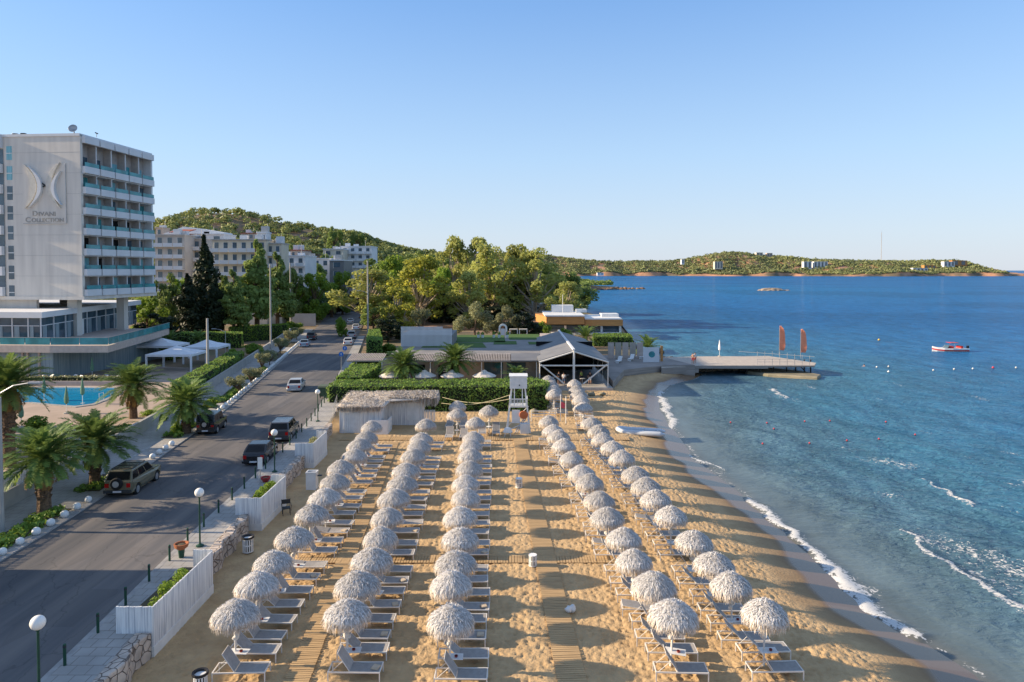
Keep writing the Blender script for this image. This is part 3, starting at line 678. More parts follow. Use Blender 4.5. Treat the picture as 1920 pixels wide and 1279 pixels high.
def make_bed(seed, ang=55):
    t = thing('sunbed', 'x', 'sunbed')
    f = MB(); W = .34; L = 1.98; z = .33
    for s_ in (-1,1): f.box(0,L,s_*W-.02,s_*W+.02,z-.035,z+.012)
    f.box(0,.04,-W+.02,W-.02,z-.035,z+.010); f.box(L-.04,L,-W+.02,W-.02,z-.035,z+.010); f.box(.78,.81,-W+.02,W-.02,z-.03,z+.005)
    f.build('frame', m_frame, t)
    for x in (.02,L-.02):
        for s_ in (-1,1):
            MB().box(x-.02,x+.02,s_*W-.018,s_*W+.018,-.05,z-.036).build('leg', m_frame, t)
    sx = .82; mb = MB(); nn = 7
    for k in range(nn-1):
        x0 = lerp(sx,L-.05,k/(nn-1)); x1 = lerp(sx,L-.05,(k+1)/(nn-1)); sag = lambda x: -.03*math.sin(math.pi*(x-sx)/(L-.05-sx))
        z0, z1 = z+.012+sag(x0), z+.012+sag(x1)
        mb.hexa([(x0,-W+.03,z0-.012),(x1,-W+.03,z1-.012),(x1,W-.03,z1-.012),(x0,W-.03,z0-.012)],[(x0,-W+.03,z0),(x1,-W+.03,z1),(x1,W-.03,z1),(x0,W-.03,z0)])
    mb.build('seat', m_sling, t)
    a = R(ang); bl = .80; dx, dz = -math.cos(a), math.sin(a)
    bk = MB(); nx, nz = math.sin(a)*.012, math.cos(a)*.012
    p0 = (sx,z+.02); p1 = (sx+dx*bl, z+.02+dz*bl)
    bk.hexa([(p0[0],-W+.03,p0[1]),(p0[0]+nx,-W+.03,p0[1]+nz),(p0[0]+nx,W-.03,p0[1]+nz),(p0[0],W-.03,p0[1])],
            [(p1[0],-W+.03,p1[1]),(p1[0]+nx,-W+.03,p1[1]+nz),(p1[0]+nx,W-.03,p1[1]+nz),(p1[0],W-.03,p1[1])])
    bk = bk.build('backrest', m_sling, t)
    fr = MB()
    for s_ in (-1,1): fr.tube((p0[0],s_*(W-.02),p0[1]),(p1[0],s_*(W-.02),p1[1]),.014,n=5)
    fr.tube((p1[0],-W+.02,p1[1]),(p1[0],W-.02,p1[1]),.014,n=5)
    if ang > 20:
        for s_ in (-1,1): fr.tube((sx+dx*bl*.55,s_*(W-.06),z+.02+dz*bl*.55),(.12,s_*(W-.06),z-.02),.011,n=5)
    fr.build('backrest_frame', m_frame, bk)
    return t
PAR = [make_parasol(s_) for s_ in (1,2,3)]
BED = [make_bed(1,57), make_bed(2,44), make_bed(3,8)]
used = set()
def clone(protos, i, loc, rz, label, cat, group):
    p = protos[i]
    if id(p) not in used: used.add(id(p)); KIDS[p.name] = list(p.children); [KIDS.setdefault(c.name, list(c.children)) for c in p.children]; o = p
    else: o = copy_tree(p)
    o.location = loc; o.rotation_euler = (0,0,rz); o.scale = (1,1,1)
    tag(o, label, cat, group); return o
COLS = {
 'A': ([(440,1152),(479,1098),(515,1049),(549,1005),(584,963),(611,932),(627,903),(642,879),(662,853),(674,836),(685,820),(699,802)], 'line nearest the road'),
 'B': ([(651,1150),(671,1097),(695,1050),(712,1012),(729,967),(742,932),(752,905),(762,880),(776,856),(784,837),(791,822),(799,796)], 'second line from the road'),
 'C': ([(842,1160),(847,1098),(857,1053),(860,1010),(866,967),(870,933),(874,905),(879,880),(882,856),(885,836),(887,820),(889,794)], 'line left of the central boardwalk'),
 'D': ([(1258,1150),(1223,1097),(1193,1052),(1169,1011),(1140,967),(1121,936),(1105,907),(1091,885),(1072,858),(1057,838),(1047,820),(1039,806),(1029,792)], 'line right of the central boardwalk'),
 'E': ([(1433,1150),(1374,1100),(1335,1054),(1297,1012),(1258,967),(1232,937),(1213,911),(1192,886),(1167,860),(1148,839),(1132,823),(1122,808),(1107,793)], 'line nearest the sea'),
}
rg = random.Random(3)
def place_set(u, v, side, where, ident, bedrot=0, head=-.52, k=0):
    x, y = P(u, v, 2.08); z = 0.0
    clone(PAR, rg.randrange(3), (x,y,z), 0, 'fringed straw '+where, 'parasol', 'straw parasols on the beach').rotation_euler = (rg.uniform(-.06,.06),rg.uniform(-.06,.06),rg.uniform(-.25,.25))
    LAST = [o_ for o_ in col.objects if o_.name.startswith('straw_parasol') and abs(o_.location.x-x)+abs(o_.location.y-y) < .01][0]; q_ = rg.uniform(.94,1.07); LAST.scale = (q_,q_,rg.uniform(.96,1.04))
    for j,(dy, nm) in enumerate(((-.66,'nearer'),(.66,'farther'))):
        bi = rg.choice((0,0,1,0,1,2)) if k > 0 else (0 if j == 0 else 1)
        ca, sa = math.cos(bedrot), math.sin(bedrot)
        hx = head+rg.uniform(-.04,.04); bx, by = (hx*ca-dy*sa, hx*sa+dy*ca)
        if bedrot: nm = 'left' if j == 1 else 'right'
        clone(BED, bi, (x+bx, y+by, z+.03), bedrot+rg.uniform(-.045,.045), 'sunbed, %s one under %s' % (nm, where), 'sunbed', 'sunbeds under the straw parasols')
for key, (pts, where) in COLS.items():
    for k, (u, v) in enumerate(pts):
        place_set(u, v, key, 'parasol %s from the camera, %s' % (ORD(k+1), where), key, 0, -.5 if key in 'ABC' else -.8, k)
place_set(917,771,'X','parasol standing alone before the hedge, left of the lifeguard tower','X1',-math.pi/2,-.4,1)
place_set(857,777,'X','parasol before the hedge, nearer of the close pair','X2',-math.pi/2,-.4,1)
place_set(857,760,'X','parasol touching the hedge, farther of the close pair','X3',-math.pi/2,-.4,1)
for k,(u,v) in enumerate(((1040,741),(1036,731),(1032,721),(1028,712))):
    place_set(u,v,'F','parasol %s from the camera, short line at the hedge end' % ORD(k+1),'F',0,-.6,1)
for k,(u,v) in enumerate(((1093,764),(1089,751),(1086,740),(1083,730),(1078,719))):
    place_set(u,v,'G','parasol %s from the camera, short line below the glazed pavilion' % ORD(k+1),'G',0,-.6,1)
# ------------------------------------------------------------ white planter screens
def planter(x0,x1,y0,y1,h,label,plant,pm,seed):
    t = thing('planter_screen', label, 'planter', (x0,y0,0), 0, 'white planter screens along the promenade')
    rg = random.Random(seed)
    def wall(pts, name, hh0, hh1):
        mb = MB(); (ax,ay),(bx,by) = pts; Ln = math.hypot(bx-ax,by-ay); n = int(Ln/.085); ang = math.atan2(by-ay,bx-ax)
        for k in range(n):
            f = (k+.5)/n; cx, cy = lerp(ax,bx,f)-x0, lerp(ay,by,f)-y0; top = lerp(hh0,hh1,f)+rg.uniform(-.015,.015)
            mb.obox((cx,cy,(top+.35)/2),(.083,.05+rg.uniform(0,.012),top-.35),ang)
        mb.build(name, m_wfence, t)
    wall(((x1,y0),(x1,y1)),'board_wall',h,h); wall(((x0,y0),(x1,y0)),'board_wall',h,h); wall(((x0+.55,y1),(x1,y1)),'board_wall',h+.05,h+.05)
    mb = MB(); mb.box(x1-x0-.01,x1-x0+.05,-.03,y1-y0,-.05,.42); mb.box(-.02,x1-x0-.012,-.04,.0,-.05,.42); mb.build('plinth', m_white, t)
    MB().box(.06,x1-x0-.06,.1,y1-y0-.1,.5,h-.75).build('soil', m_soil, t)
    for f in plant:
        V, Q = leafcloud([((x1-x0)*.6+rg.uniform(-.2,.2), (y1-y0)*f, h-.45+rg.uniform(0,.25), .32,.38,.32)], 190, .14, seed+int(f*100)); mesh_np('leafy_plant', V, Q, pm, t)
def leafcloud(blobs, n, size, seed, flat=0.0, shell=.55, asp=1.6):
    rng = np.random.default_rng(seed); VV = []; 
    for bl in blobs:
        cx,cy,cz,rx,ry,rz = bl[:6]; m_ = int(n*(bl[6] if len(bl) > 6 else 1))
        d = rng.normal(size=(m_,3)); d /= np.linalg.norm(d,axis=1)[:,None]+1e-9
        r = (shell+(1-shell)*rng.random(m_))[:,None]
        c = d*r*np.array([rx,ry,rz])+np.array([cx,cy,cz])
        nr = d+rng.normal(size=(m_,3))*.75; nr[:,2] += flat*rng.random(m_); nr /= np.linalg.norm(nr,axis=1)[:,None]+1e-9
        t = np.cross(nr, rng.normal(size=(m_,3))); t /= np.linalg.norm(t,axis=1)[:,None]+1e-9
        b = np.cross(nr, t); s1 = (size*(.55+.9*rng.random(m_)))[:,None]; s2 = s1/asp
        VV.append(np.stack([c-t*s1*.5, c+b*s2*.5, c+t*s1*.5, c-b*s2*.5],1))
    V = np.concatenate(VV).reshape(-1,3); Q = np.arange(len(V)).reshape(-1,4)
    return V, Q
planter(-15.75,-14.3,26.8,32.2,2.03,'long white board planter screen nearest the camera, green leaves showing over it',(.2,.35,.45,.6),m_fbri,1)
planter(-16.35,-14.85,40.0,44.4,1.95,'middle one of the three white planter screens, with a row of green and white plants',(.2,.35,.5,.65,.8),m_fbri,2)
planter(-16.9,-15.5,52.8,56.7,1.95,'farthest white planter screen, with dry yellowish plants, near the straw-roofed hut',(.25,.45,.65),m_foliv,3)
# ------------------------------------------------------------ straw-roofed beach hut
hx0,hy = P(637,812,0); hx1 = P(714,812,0)[0]; 
t = thing('beach_hut','white board beach hut with a shaggy straw roof between promenade and hedge','hut',(hx0,hy,0))
def boards(mb, x0,x1,y,z0,z1,p=.14,seed=0):
    rg = random.Random(seed); n = int((x1-x0)/p)
    for k in range(n): mb.box(x0+k*(x1-x0)/n+.006, x0+(k+1)*(x1-x0)/n-.006, y-.03-rg.uniform(0,.015), y+.03, z0, z1)
w1 = hx1-hx0
mb = MB(); boards(mb,0,w1,0,0,2.42); mb.box(-.03,.03,.04,4.2,0,2.4); mb.box(w1-.06,w1,.04,3.4,0,2.4); mb.build('front_wall', m_wfence, t)
mb = MB(); boards(mb,.45,2.1,-.06,.05,1.95,.2); mb.build('door', m_white, t)
x2 = P(722,797)[0]-hx0; x3 = P(792,797)[0]-hx0; y2 = P(720,797)[1]-hy
mb = MB(); boards(mb,x2,x3,y2,0,2.75); mb.box(x3-.03,x3+.03,y2+.04,y2+1.5,0,2.6); mb.build('side_wall', m_wfence, t)
mb = MB(); boards(mb,x2+2.2,x2+2.9,y2-.07,.5,2.3,.12); boards(mb,x2+2.95,x2+3.4,y2-.07,.5,2.3,.12,5); mb.build('shutter', m_white, t)
x4 = P(812,797)[0]-hx0
mb = MB(); 
for k in range(8): mb.box(x3+.15+k*.15,x3+.24+k*.15,y2-.15,y2-.11,.4,1.55)
mb.build('slat_screen', m_wfence, t)
mb = MB(); mb.box(x2-.9,x2+.95,-.6,-.5,0,1.35); mb.box(x2+.9,x2+1.0,-.48,1.6,0,1.3); mb.build('counter', m_white, t)
mb = MB(); rb = MB()
xr = P(818,740,2.9)[0]-hx0
rb.hexa([(-.15,-.35,2.42),(w1+.3,-.35,2.42),(w1+.6,2.0,2.62),(-.1,4.3,2.95)],[(-.15,-.35,2.56),(w1+.3,-.35,2.56),(w1+.6,2.0,2.76),(-.1,4.3,3.05)])
rb.hexa([(w1+.2,1.6,2.64),(xr,2.6,2.72),(xr+.2,5.0,3.0),(.2,4.4,2.95)],[(w1+.2,1.6,2.77),(xr,2.6,2.86),(xr+.2,5.0,3.15),(.2,4.4,3.1)])
rng = np.random.default_rng(5); V = [list(p) for p in rb.v]; Q = []
def rs(px,py,pz,dx,dy,dz,w_,a):
    b = len(V); tx,ty = -math.sin(a)*w_/2, math.cos(a)*w_/2
    for k in range(3):
        f = k/2; V.append((px+dx*f-tx,py+dy*f-ty,pz+dz*f*f)); V.append((px+dx*f+tx,py+dy*f+ty,pz+dz*f*f))
    for k in range(2): Q.append((b+2*k,b+2*k+1,b+2*k+3,b+2*k+2))
for _ in range(5200):
    x = rng.uniform(-.2,xr+.15); ymin = -.4 if x < w1+.3 else 2.3; y = rng.uniform(ymin,4.8); z = 2.58+.105*(y+.4)+(.05 if x>w1 else 0)+rng.uniform(0,.13)
    rs(x,y,z,rng.normal(0,.14),rng.uniform(-.45,-.1),rng.uniform(-.12,.1),rng.uniform(.03,.07),rng.uniform(0,3.1))
for _ in range(2300):
    if rng.random() < .75: x = rng.uniform(-.2,xr+.15); y = (-.4 if x < w1+.3 else 2.35)+rng.uniform(-.1,.1); z=2.60+.105*(y+.4)
    else: x = xr+.15+rng.uniform(-.1,.1); y = rng.uniform(2.4,5); z = 2.95
    L_ = rng.uniform(.2,.55)*(1.6 if x > x3+.2 else 1); rs(x,y,z,rng.normal(0,.05),rng.uniform(-.12,.02),-L_,rng.uniform(.02,.045),rng.normal(0,.4)+1.57*0)
o = mesh_np('straw_roof', V, Q+[f for f in rb.f], m_strawhut, t)
# ------------------------------------------------------------ lifeguard tower
tx,ty = P(972,812,0); t = thing('lifeguard_tower','tall white wooden lifeguard tower with slatted cabin before the hedge','lifeguard tower',(tx,ty,0))
for sx in (-1,1):
    for sy in (0,1): MB().hexa([(sx*1.1-.09,sy*1.7,0),(sx*1.1+.09,sy*1.7,0),(sx*1.1+.09,sy*1.7+.12,0),(sx*1.1-.09,sy*1.7+.12,0)],[(sx*.62-.07,.25+sy*1.2,4.3),(sx*.62+.07,.25+sy*1.2,4.3),(sx*.62+.07,.37+sy*1.2,4.3),(sx*.62-.07,.37+sy*1.2,4.3)]).build('leg', m_white, t)
for sx in (-1,1): MB().box(sx*.38-.05,sx*.38+.05,.2,.3,2.6,4.3).build('post', m_white, t)
mb = MB(); mb.box(-.82,.82,0.05,1.75,2.42,2.52); mb.build('platform', m_white, t)
mb = MB(); mb.box(-.85,.85,0.0,.05,3.18,3.26); mb.box(-.85,.85,0,.05,2.54,2.6)
for k in range(12): mb.box(-.83+k*.145,-.78+k*.145,.01,.04,2.6,3.18)
for s_ in (-1,1):
    mb.box(s_*.85-.03,s_*.85+.03,.06,1.7,3.16,3.25)
    for k in range(8): mb.box(s_*.85-.02,s_*.85+.02,.15+k*.2,.2+k*.2,2.53,3.16)
mb.build('railing', m_white, t)
cb = MB(); 
for k in range(6): cb.box(-.82,.82,-.02-(5-k)*.0,.02,4.22+k*.19,4.22+k*.19+.17)
cb.box(-.80,.80,.025,1.7,4.28,5.33); cb = cb.build('cabin', m_white, t)
MB().box(-.88,.88,-.08,1.8,5.35,5.42).build('cabin_roof', m_white, cb)
MB().obox((.1,-.035,4.55),(.12,.02,.12),0).build('cabin_badge', m_dmetal, cb)
mb = MB(); mb.box(-.62,.15,.0,.06,.95,2.2); mb.build('notice_board', m_white, t)
mb = MB(); mb.lathe([(.30,-.06),(.33,0),(.30,.06)],14,(0,0,0)); o = mb.build('rescue_buoy', M('rescue_orange', (.55,.16,.06)), t); o.rotation_euler = (math.pi/2,0,0); o.location = (.5,-.1,1.75); o.scale = (1.3,1.2,1)
mb = MB(); mb.tube((-.3,-.25,.1),(.55,.2,1.4),.05); mb.tube((-.12,-.3,.1),(.73,.15,1.4),.05)
for k in range(5): mb.tube((-.3+.85*(k+.5)/5.5,-.25+.45*(k+.5)/5.5,.1+1.3*(k+.5)/5.5),(-.12+.85*(k+.5)/5.5,-.3+.45*(k+.5)/5.5,.1+1.3*(k+.5)/5.5),.03)
mb.build('ladder', m_metal, t)
mb = MB(); mb.box(.15,1.0,-.35,.25,0,.95); mb.build('equipment_box', m_white, t, bevel=.03)
mb = MB(); mb.box(-1.2,-.98,.1,1.6,.0,.12); mb.tube((-1.1,.02,.2),(1.1,.02,1.2),.04); mb.tube((-1.0,1.75,.3),(1.0,1.75,2.2),.04); mb.build('cross_brace', m_white, t)
o = MB().lathe([(.42,0),(.46,.05),(.3,.4),(.05,.5)],10).build('sun_hat_cover', m_white, None); o.name = 'covered_chair'
o.location = (tx-1.0,ty-1.2,.35); tag(o,'small white covered stool at the foot of the lifeguard tower','stool')
lg = MB(); [lg.tube((a*.3,b_*.3,0),(a*.2,b_*.2,.38),.03) for a in (-1,1) for b_ in (-1,1)]
o2 = lg.build('leg_frame', m_white, o); o2.location = (0,0,-.35)
for i,(z0,u1,v1,lab) in enumerate(((3.6,828,755,'upper of two pale ropes slung from the lifeguard tower along the hedge'),(3.2,830,737,'lower of two pale ropes slung from the lifeguard tower along the hedge'))):
    xa, za = UX(u1,72.5), ZV(v1,72.5); pts = []
    for k in range(9):
        f = k/8; pts.append((lerp(tx-.7,xa,f), lerp(ty+.3,72.2,f), lerp(z0,za if i==0 else za-.4,f)-.5*math.sin(math.pi*f)))
    tag(MB().path(pts,.025,4).build('rope', m_rope), lab, 'rope')
# ------------------------------------------------------------ bins, locker, chair and small beach things
def basket_bin(x,y,label,lid=True,s=1.0,grp='white litter bins on the sand'):
    t = thing('litter_bin',label,'bin',(x,y,0.02),0,grp); t.scale = (s,s,s)
    mb = MB()
    for k in range(14):
        a = 2*math.pi*k/14; mb.obox((.23*math.cos(a),.23*math.sin(a),.36),(.02,.055,.66),a)
    for z in (.05,.36,.66): mb.lathe([(.215,z-.02),(.245,z-.02),(.245,z+.02),(.215,z+.02)],14)
    mb.build('slat_basket', m_white, t)
    if lid: MB().lathe([(.20,.62),(.30,.70),(.29,.78),(.22,.76),(.21,.64)],14).build('bag_rim', m_black, t)
    MB().lathe([(.17,.03),(.18,.60)],12).build('inner_liner', m_dmetal, t)
x,y = P(465,1036); basket_bin(x,y,'white slatted litter bin with black rim on the sand left of the parasols',s=1.15)
x,y = P(376,1300); basket_bin(x,y,'litter bin with black rim cut off by the bottom edge of the photo')
x,y = P(999,1062); basket_bin(x,y,'white slatted litter bin beside the crossing of the boardwalks',False,.88)
x,y = P(973,915); basket_bin(x,y,'small white litter bin farther up beside the central boardwalk',False)
x,y = P(583,919); t = thing('towel_locker','white locker box with open top on the sand left of the parasols','locker',(x,y,0))
mb = MB(); mb.box(-.35,.35,0,.6,0,1.15); mb.box(-.37,.37,-.02,.04,1.16,1.25); mb.box(-.37,.37,.56,.62,1.16,1.25); mb.box(-.37,-.31,.05,.55,1.16,1.25); mb.box(.31,.37,.05,.55,1.16,1.25); mb.build('cabinet', m_white, t)
MB().box(-.30,.30,.05,.55,1.10,1.17).build('recess', m_metal, t); MB().obox((.55,.3,.95),(.3,.25,.05)).build('side_tray', m_black, t)
x,y = P(537,965); t = thing('metal_chair','dark metal garden chair beside the middle planter screen','chair',(x,y,0),.4)
MB().box(-.24,.24,-.24,.24,.42,.46).build('seat', m_dmetal, t); mb = MB(); mb.tube((-.24,.24,.46),(-.26,.32,.9),.018); mb.tube((.24,.24,.46),(.26,.32,.9),.018); mb.box(-.25,.25,.29,.32,.6,.88); mb.build('backrest', m_dmetal, t)
for a in (-1,1):
    for b_ in (-1,1): MB().tube((a*.22,b_*.22,0),(a*.22,b_*.22,.42),.018).build('leg', m_dmetal, t)
for a in (-1,1): MB().path([(a*.27,-.24,.3),(a*.29,-.24,.64),(a*.29,.28,.66)],.016,5).build('armrest', m_dmetal, t)
for u,v,lab in ((1069,1148,'white crumpled bag on the sand right of the central boardwalk'),(1110,742,'pale sandstone lump on the sand at the pavilion end'),(1002,775,'pale sack lying beside the lifeguard tower'),(1130,741,'broken flat stone at the foot of the pavilion wall')):
    x,y = P(u,v); mb = MB(); rg2 = random.Random(u)
    for k in range(4): mb.ico((rg2.uniform(-.12,.12),rg2.uniform(-.1,.1),.12+rg2.uniform(0,.08)),.16 if u == 1069 else .4,seg=8,rings=5,jit=.2,rng=rg2, sz=.8 if u!=1130 else .4)
    o = mb.build('cloth_bag' if u in (1069,1002) else 'sandstone_lump', m_white if u == 1069 else m_pave_slab, None, smooth=True); o.location = (x,y,0); tag(o,lab,'bag' if u in (1069,1002) else 'rock')
for u,v,lab in ((245,862,'small dark bag on the sand left of the bottom row line'),): pass
# flag poles with red flag and rescue gear stand
for u,lab,fl in ((1051,'white pole with a pink-red flag right of the lifeguard tower',1),(1061,'bare white pole next to the pink-red flag',0)):
    x,y = P(u,794 if fl == 0 else 790); t = thing('flag_pole',lab,'flagpole',(x,y,0),0)
    MB().tube((0,0,0),(0,0,2.75),.035,n=8).build('pole', m_white, t)
    if fl: MB().add([(.04,0,2.0),(.35,.05,1.9),(.45,-.02,1.75),(.42,.0,1.3),(.2,.03,1.35),(.04,0,1.45),(.04,.02,2.0),(.35,.07,1.9),(.45,0,1.75),(.42,.02,1.3),(.2,.05,1.35),(.04,.02,1.45)],[(0,1,2,3,4,5),(11,10,9,8,7,6),(0,6,7,1),(1,7,8,2),(2,8,9,3),(3,9,10,4),(4,10,11,5),(5,11,6,0)]).build('flag', M('pink_flag', (.65,.10,.14)), t)
x,y = P(1020,790); t = thing('steel_rack','low pale metal rack of rails right of the lifeguard tower','rack',(x,y,0))
mb = MB(); [mb.tube((-1.3,0,z),(1.2,0,z),.03) for z in (.5,.8,1.05)]; mb.build('rail', m_white, t); mb = MB(); [mb.tube((a,0,0),(a,0,1.08),.035) for a in (-1.3,0,1.2)]; mb.build('upright', m_white, t)
# inflatable rescue boat
x,y = P(1205,812,-.1); t = thing('inflatable_boat','pale grey inflatable boat drawn up at the water edge','boat',(x,y,-.22),R(-14))
bp_ = []
for k in range(17):
    a = -math.pi/2+math.pi*k/16; bp_.append((-1.5-.75*math.cos(a)*1.1, .62*math.sin(a), .25+.12*math.cos(a)))
pts = [(2.1,-.62,.25),(1.6,-.66,.25),(0,-.66,.25)]+bp_+[(0,.66,.25),(1.6,.66,.25),(2.1,.62,.25)]
MB().path(pts,[.08,.24]+[.25]*(len(pts)-4)+[.24,.08],10).build('side_tube', m_rib, t, smooth=True)
MB().box(-1.7,1.5,-.5,.5,.08,.14).build('floor_board', m_metal, t); MB().box(1.38,1.44,-.46,.46,.14,.5).build('transom', m_rib, t); MB().box(-.1,.15,-.48,.48,.34,.4).build('thwart', m_metal, t)

m_tow = M('folded_towel', (.62,.50,.36), (.50,.40,.29), rough=.95, scale=6)
tw = None
for (key, k) in (('B',0),('B',1),('B',2),('B',3),('C',1),('C',2),('A',3),('A',5),('C',4),('B',5)):
    (u, v), where = COLS[key][0][k], COLS[key][1]; x, y = P(u, v, 2.08)
    if tw is None: tw = MB(); tw.box(-.14,.14,-.16,.16,0,.03); tw.box(-.13,.13,-.15,.14,.031,.055); tw = tw.build('folded_towel', m_tow, bevel=.01); o = tw
    else: o = tw.copy(); col.objects.link(o)
    o.location = (x-.5+1.75, y-.66-.08, .375); o.rotation_euler = (0,0,k*.3-.3)
    tag(o, 'folded tan towel, %s sunbed row from the camera, %s' % (ORD(k+1), where), 'towel', 'folded towels on sunbeds')
# ------------------------------------------------------------ street furniture
def globe_lamp(y, u, label, big=False):
    x = UX(u, y, .95); t = thing('globe_lamp', label, 'street lamp', (x,y,.945), 0, 'green globe lamps on the promenade')
    MB().lathe([(.2,0),(.2,.06),(.07,.12),(.045,.2),(.04,2.55),(.08,2.6),(.09,2.66)],10).build('lamp_post', m_green, t, smooth=False)
    MB().ico((0,0,2.84),.235,seg=20,rings=14).build('globe', m_globe, t, smooth=True)
globe_lamp(22.2,74,'globe lamp on green post in the lower left corner, base out of the photo')
globe_lamp(35.4,375,'globe lamp on green post beside the terracotta pot, second from the camera')
globe_lamp(48.6,515,'globe lamp on green post beside the red object on the wall, third from the camera')
globe_lamp(65.0,596,'globe lamp on green post near the dumpster, farthest of the four')
proto = None; y = 24.6; k = 1
while y < 92:
    x = rk(y)+.36; lab = 'slim dark green bollard on the promenade kerb, %s from the camera' % ORD(k)
    if proto is None:
        proto = thing('bollard', lab, 'bollard', (x,y,.945), 0, 'green bollards along the promenade kerb')
        MB().lathe([(.055,0),(.055,.78),(.045,.80)],8).build('post', m_green, proto); MB().lathe([(.06,.66),(.062,.70),(.06,.74)],8).build('collar', m_dmetal, proto); KIDS[proto.name] = list(proto.children)
    else:
        o = copy_tree(proto); o.location = (x,y,.945); tag(o, lab)
    y += 2.25; k += 1
# stone balls along the left kerb
ball = None; spots_ = [31.6,32.9]+[34.3+1.32*i for i in range(7)]+[52.0,53.3,54.6,55.9]+[66.5+1.42*i for i in range(50)]
for k, y in enumerate(spots_):
    lab = 'white stone ball on the left kerb, %s from the camera' % ORD(k+1)
    if ball is None: ball = MB().ico((0,0,.20),.225,seg=16,rings=10).build('stone_ball', m_white, smooth=True); o = ball
    else: o = ball.copy(); col.objects.link(o)
    r_ = .9+.15*random.random(); o.scale = (r_,)*3; o.location = (lk(y)-.38,y,.94); tag(o, lab, 'bollard', 'white stone balls along the left kerb')
# pots, signs, dumpster
x,y = P(340,1053,.95); y = 34.0; x = UX(340,y,1.5); t = thing('plant_pot','terracotta bowl on a dark green stand behind the nearest planter screen','pot',(x,y,.945))
MB().lathe([(.12,0),(.16,.35),(.15,.42)],10).build('stand', m_green, t); MB().lathe([(.16,.42),(.32,.55),(.36,.72),(.30,.72),(.26,.60)],14).build('bowl', m_terr, t); MB().ico((0,0,.62),.26,sz=.25).build('soil', m_soil, t)
y = 46.3; x = UX(498,y,1.2); t = thing('plant_pot','red shallow pot on the wall behind the middle planter screen','pot',(x,y,.945))
MB().lathe([(.15,0),(.30,.2),(.34,.34),(.28,.34),(.24,.2)],12).build('bowl', M('red_pot', (.40,.05,.05)), t); MB().ico((0,0,.25),.24,sz=.3).build('soil', m_soil, t)
y = 45.2; x = UX(488,y,1.8); t = thing('notice_post','thin post with a small white panel next to the black hatchback','sign',(x,y,.945))
MB().tube((0,0,0),(0,0,2.0),.025).build('post', m_metal, t); MB().box(-.16,.16,-.04,-.026,1.2,2.0).build('panel', m_white, t)
for u,v0,v1,lab in ((640,664,697,'round blue traffic sign on a pole, nearer of two'),(647,653,690,'round blue traffic sign on a pole, farther of two')):
    x,y = P(u,v1,.95); hh = ZV(v0,y)-.95; t = thing('traffic_sign',lab,'road sign',(x,y,.945))
    MB().tube((0,0,0),(0,0,hh+.3),.03).build('post', m_metal, t)
    o = MB().lathe([(.34,-.012),(.34,.012)],20).build('blue_disc', m_bluesign, t); o.rotation_euler = (math.pi/2,0,0); o.location = (0,-.05,hh)
    o2 = MB(); o2.obox((0,.0,-.020),(.08,.34,.01),0); o2 = o2.build('white_arrow', m_white, t); o2.rotation_euler = (math.pi/2,0,0); o2.location = (0,-.085,hh)
x,y = P(609,745,.95); t = thing('dumpster','dark green wheeled dumpster on the promenade kerb','dumpster',(x,y,.945))
mb = MB(); mb.hexa([(-.5,-.4,.15),(.5,-.4,.15),(.5,.4,.15),(-.5,.4,.15)],[(-.65,-.5,1.15),(.65,-.5,1.15),(.65,.5,1.15),(-.65,.5,1.15)]); mb.build('body', M('dumpster_green', (.07,.11,.07)), t, bevel=.03)
mb = MB(); mb.hexa([(-.68,-.53,1.16),(.68,-.53,1.16),(.68,.53,1.16),(-.68,.53,1.16)],[(-.6,-.45,1.35),(.6,-.45,1.35),(.6,.5,1.42),(-.6,.5,1.42)]); mb.build('lid', M('dumpster_lid', (.10,.13,.09)), t, bevel=.03)
for a in (-1,1):
    for b_ in (-1,1): MB().lathe([(.02,-.04),(.09,-.04),(.09,.04),(.02,.04)],10).build('wheel', m_rubber, t).location = (a*.42,b_*.35,.09)
for c_ in t.children:
    if c_.name.startswith('wheel'): c_.rotation_euler = (0,math.pi/2,0)
def steel_railing(p0,p1,label,n):
    t = thing('steel_railing',label,'railing',(p0[0],p0[1],.945)); mb = MB(); dx,dy = p1[0]-p0[0],p1[1]-p0[1]
    for z in (.45,.95): mb.tube((0,0,z),(dx,dy,z),.022)
    mb.build('rail', m_metal, t)
    for k in range(n): f = k/(n-1); MB().tube((dx*f,dy*f,0),(dx*f,dy*f,.97),.028).build('post', m_metal, t)
steel_railing((pws(67)+.1,67),(pws(82)-.1,82),'grey tube railing along the edge above the straw-roofed hut',8)
# tall poles
def util_pole(u, v0, v1, zb, r, label, arm=None, cat='utility pole'):
    x,y = P(u,v1,zb); hh = ZV(v0,y)-zb; t = thing('utility_pole' if arm is None else 'street_light',label,cat,(x,y,zb))
    MB().path([(0,0,-.3),(0,0,hh)],[r,r*.7],10).build('pole', m_conc if r > .12 else m_metal, t)
    if arm:
        s_, z_ = arm; MB().path([(0,0,hh-z_),(s_*.8,0,hh-z_+.45),(s_*1.7,0,hh-z_+.6)],.04,6).build('arm', m_metal, t)
        MB().obox((s_*2.0,0,hh-z_+.60),(.7,.26,.12),0).build('lamp_head', m_metal, t, bevel=.02)
    else: MB().box(-.18,.18,-.05,.05,hh-.5,hh-.42).build('bracket', m_dmetal, t)
util_pole(390,597,711,.93,.20,'stout pale concrete pole beside the white party tents')
util_pole(508,495,655,.9,.17,'tall concrete pole in front of the pine, left of the road')
util_pole(545,493,612,.9,.22,'tallest pale concrete pole beside the road before the wire fence')
util_pole(585,527,590,.9,.14,'thin pole with arm beyond the wire fence',(1,.8),'street light')
util_pole(690,489,634,.9,.20,'tall pale pole on the right kerb by the parked white cars',(-1,7.0),'street light')
util_pole(535,560,606,.9,.10,'short thin mast left of the tallest concrete pole')
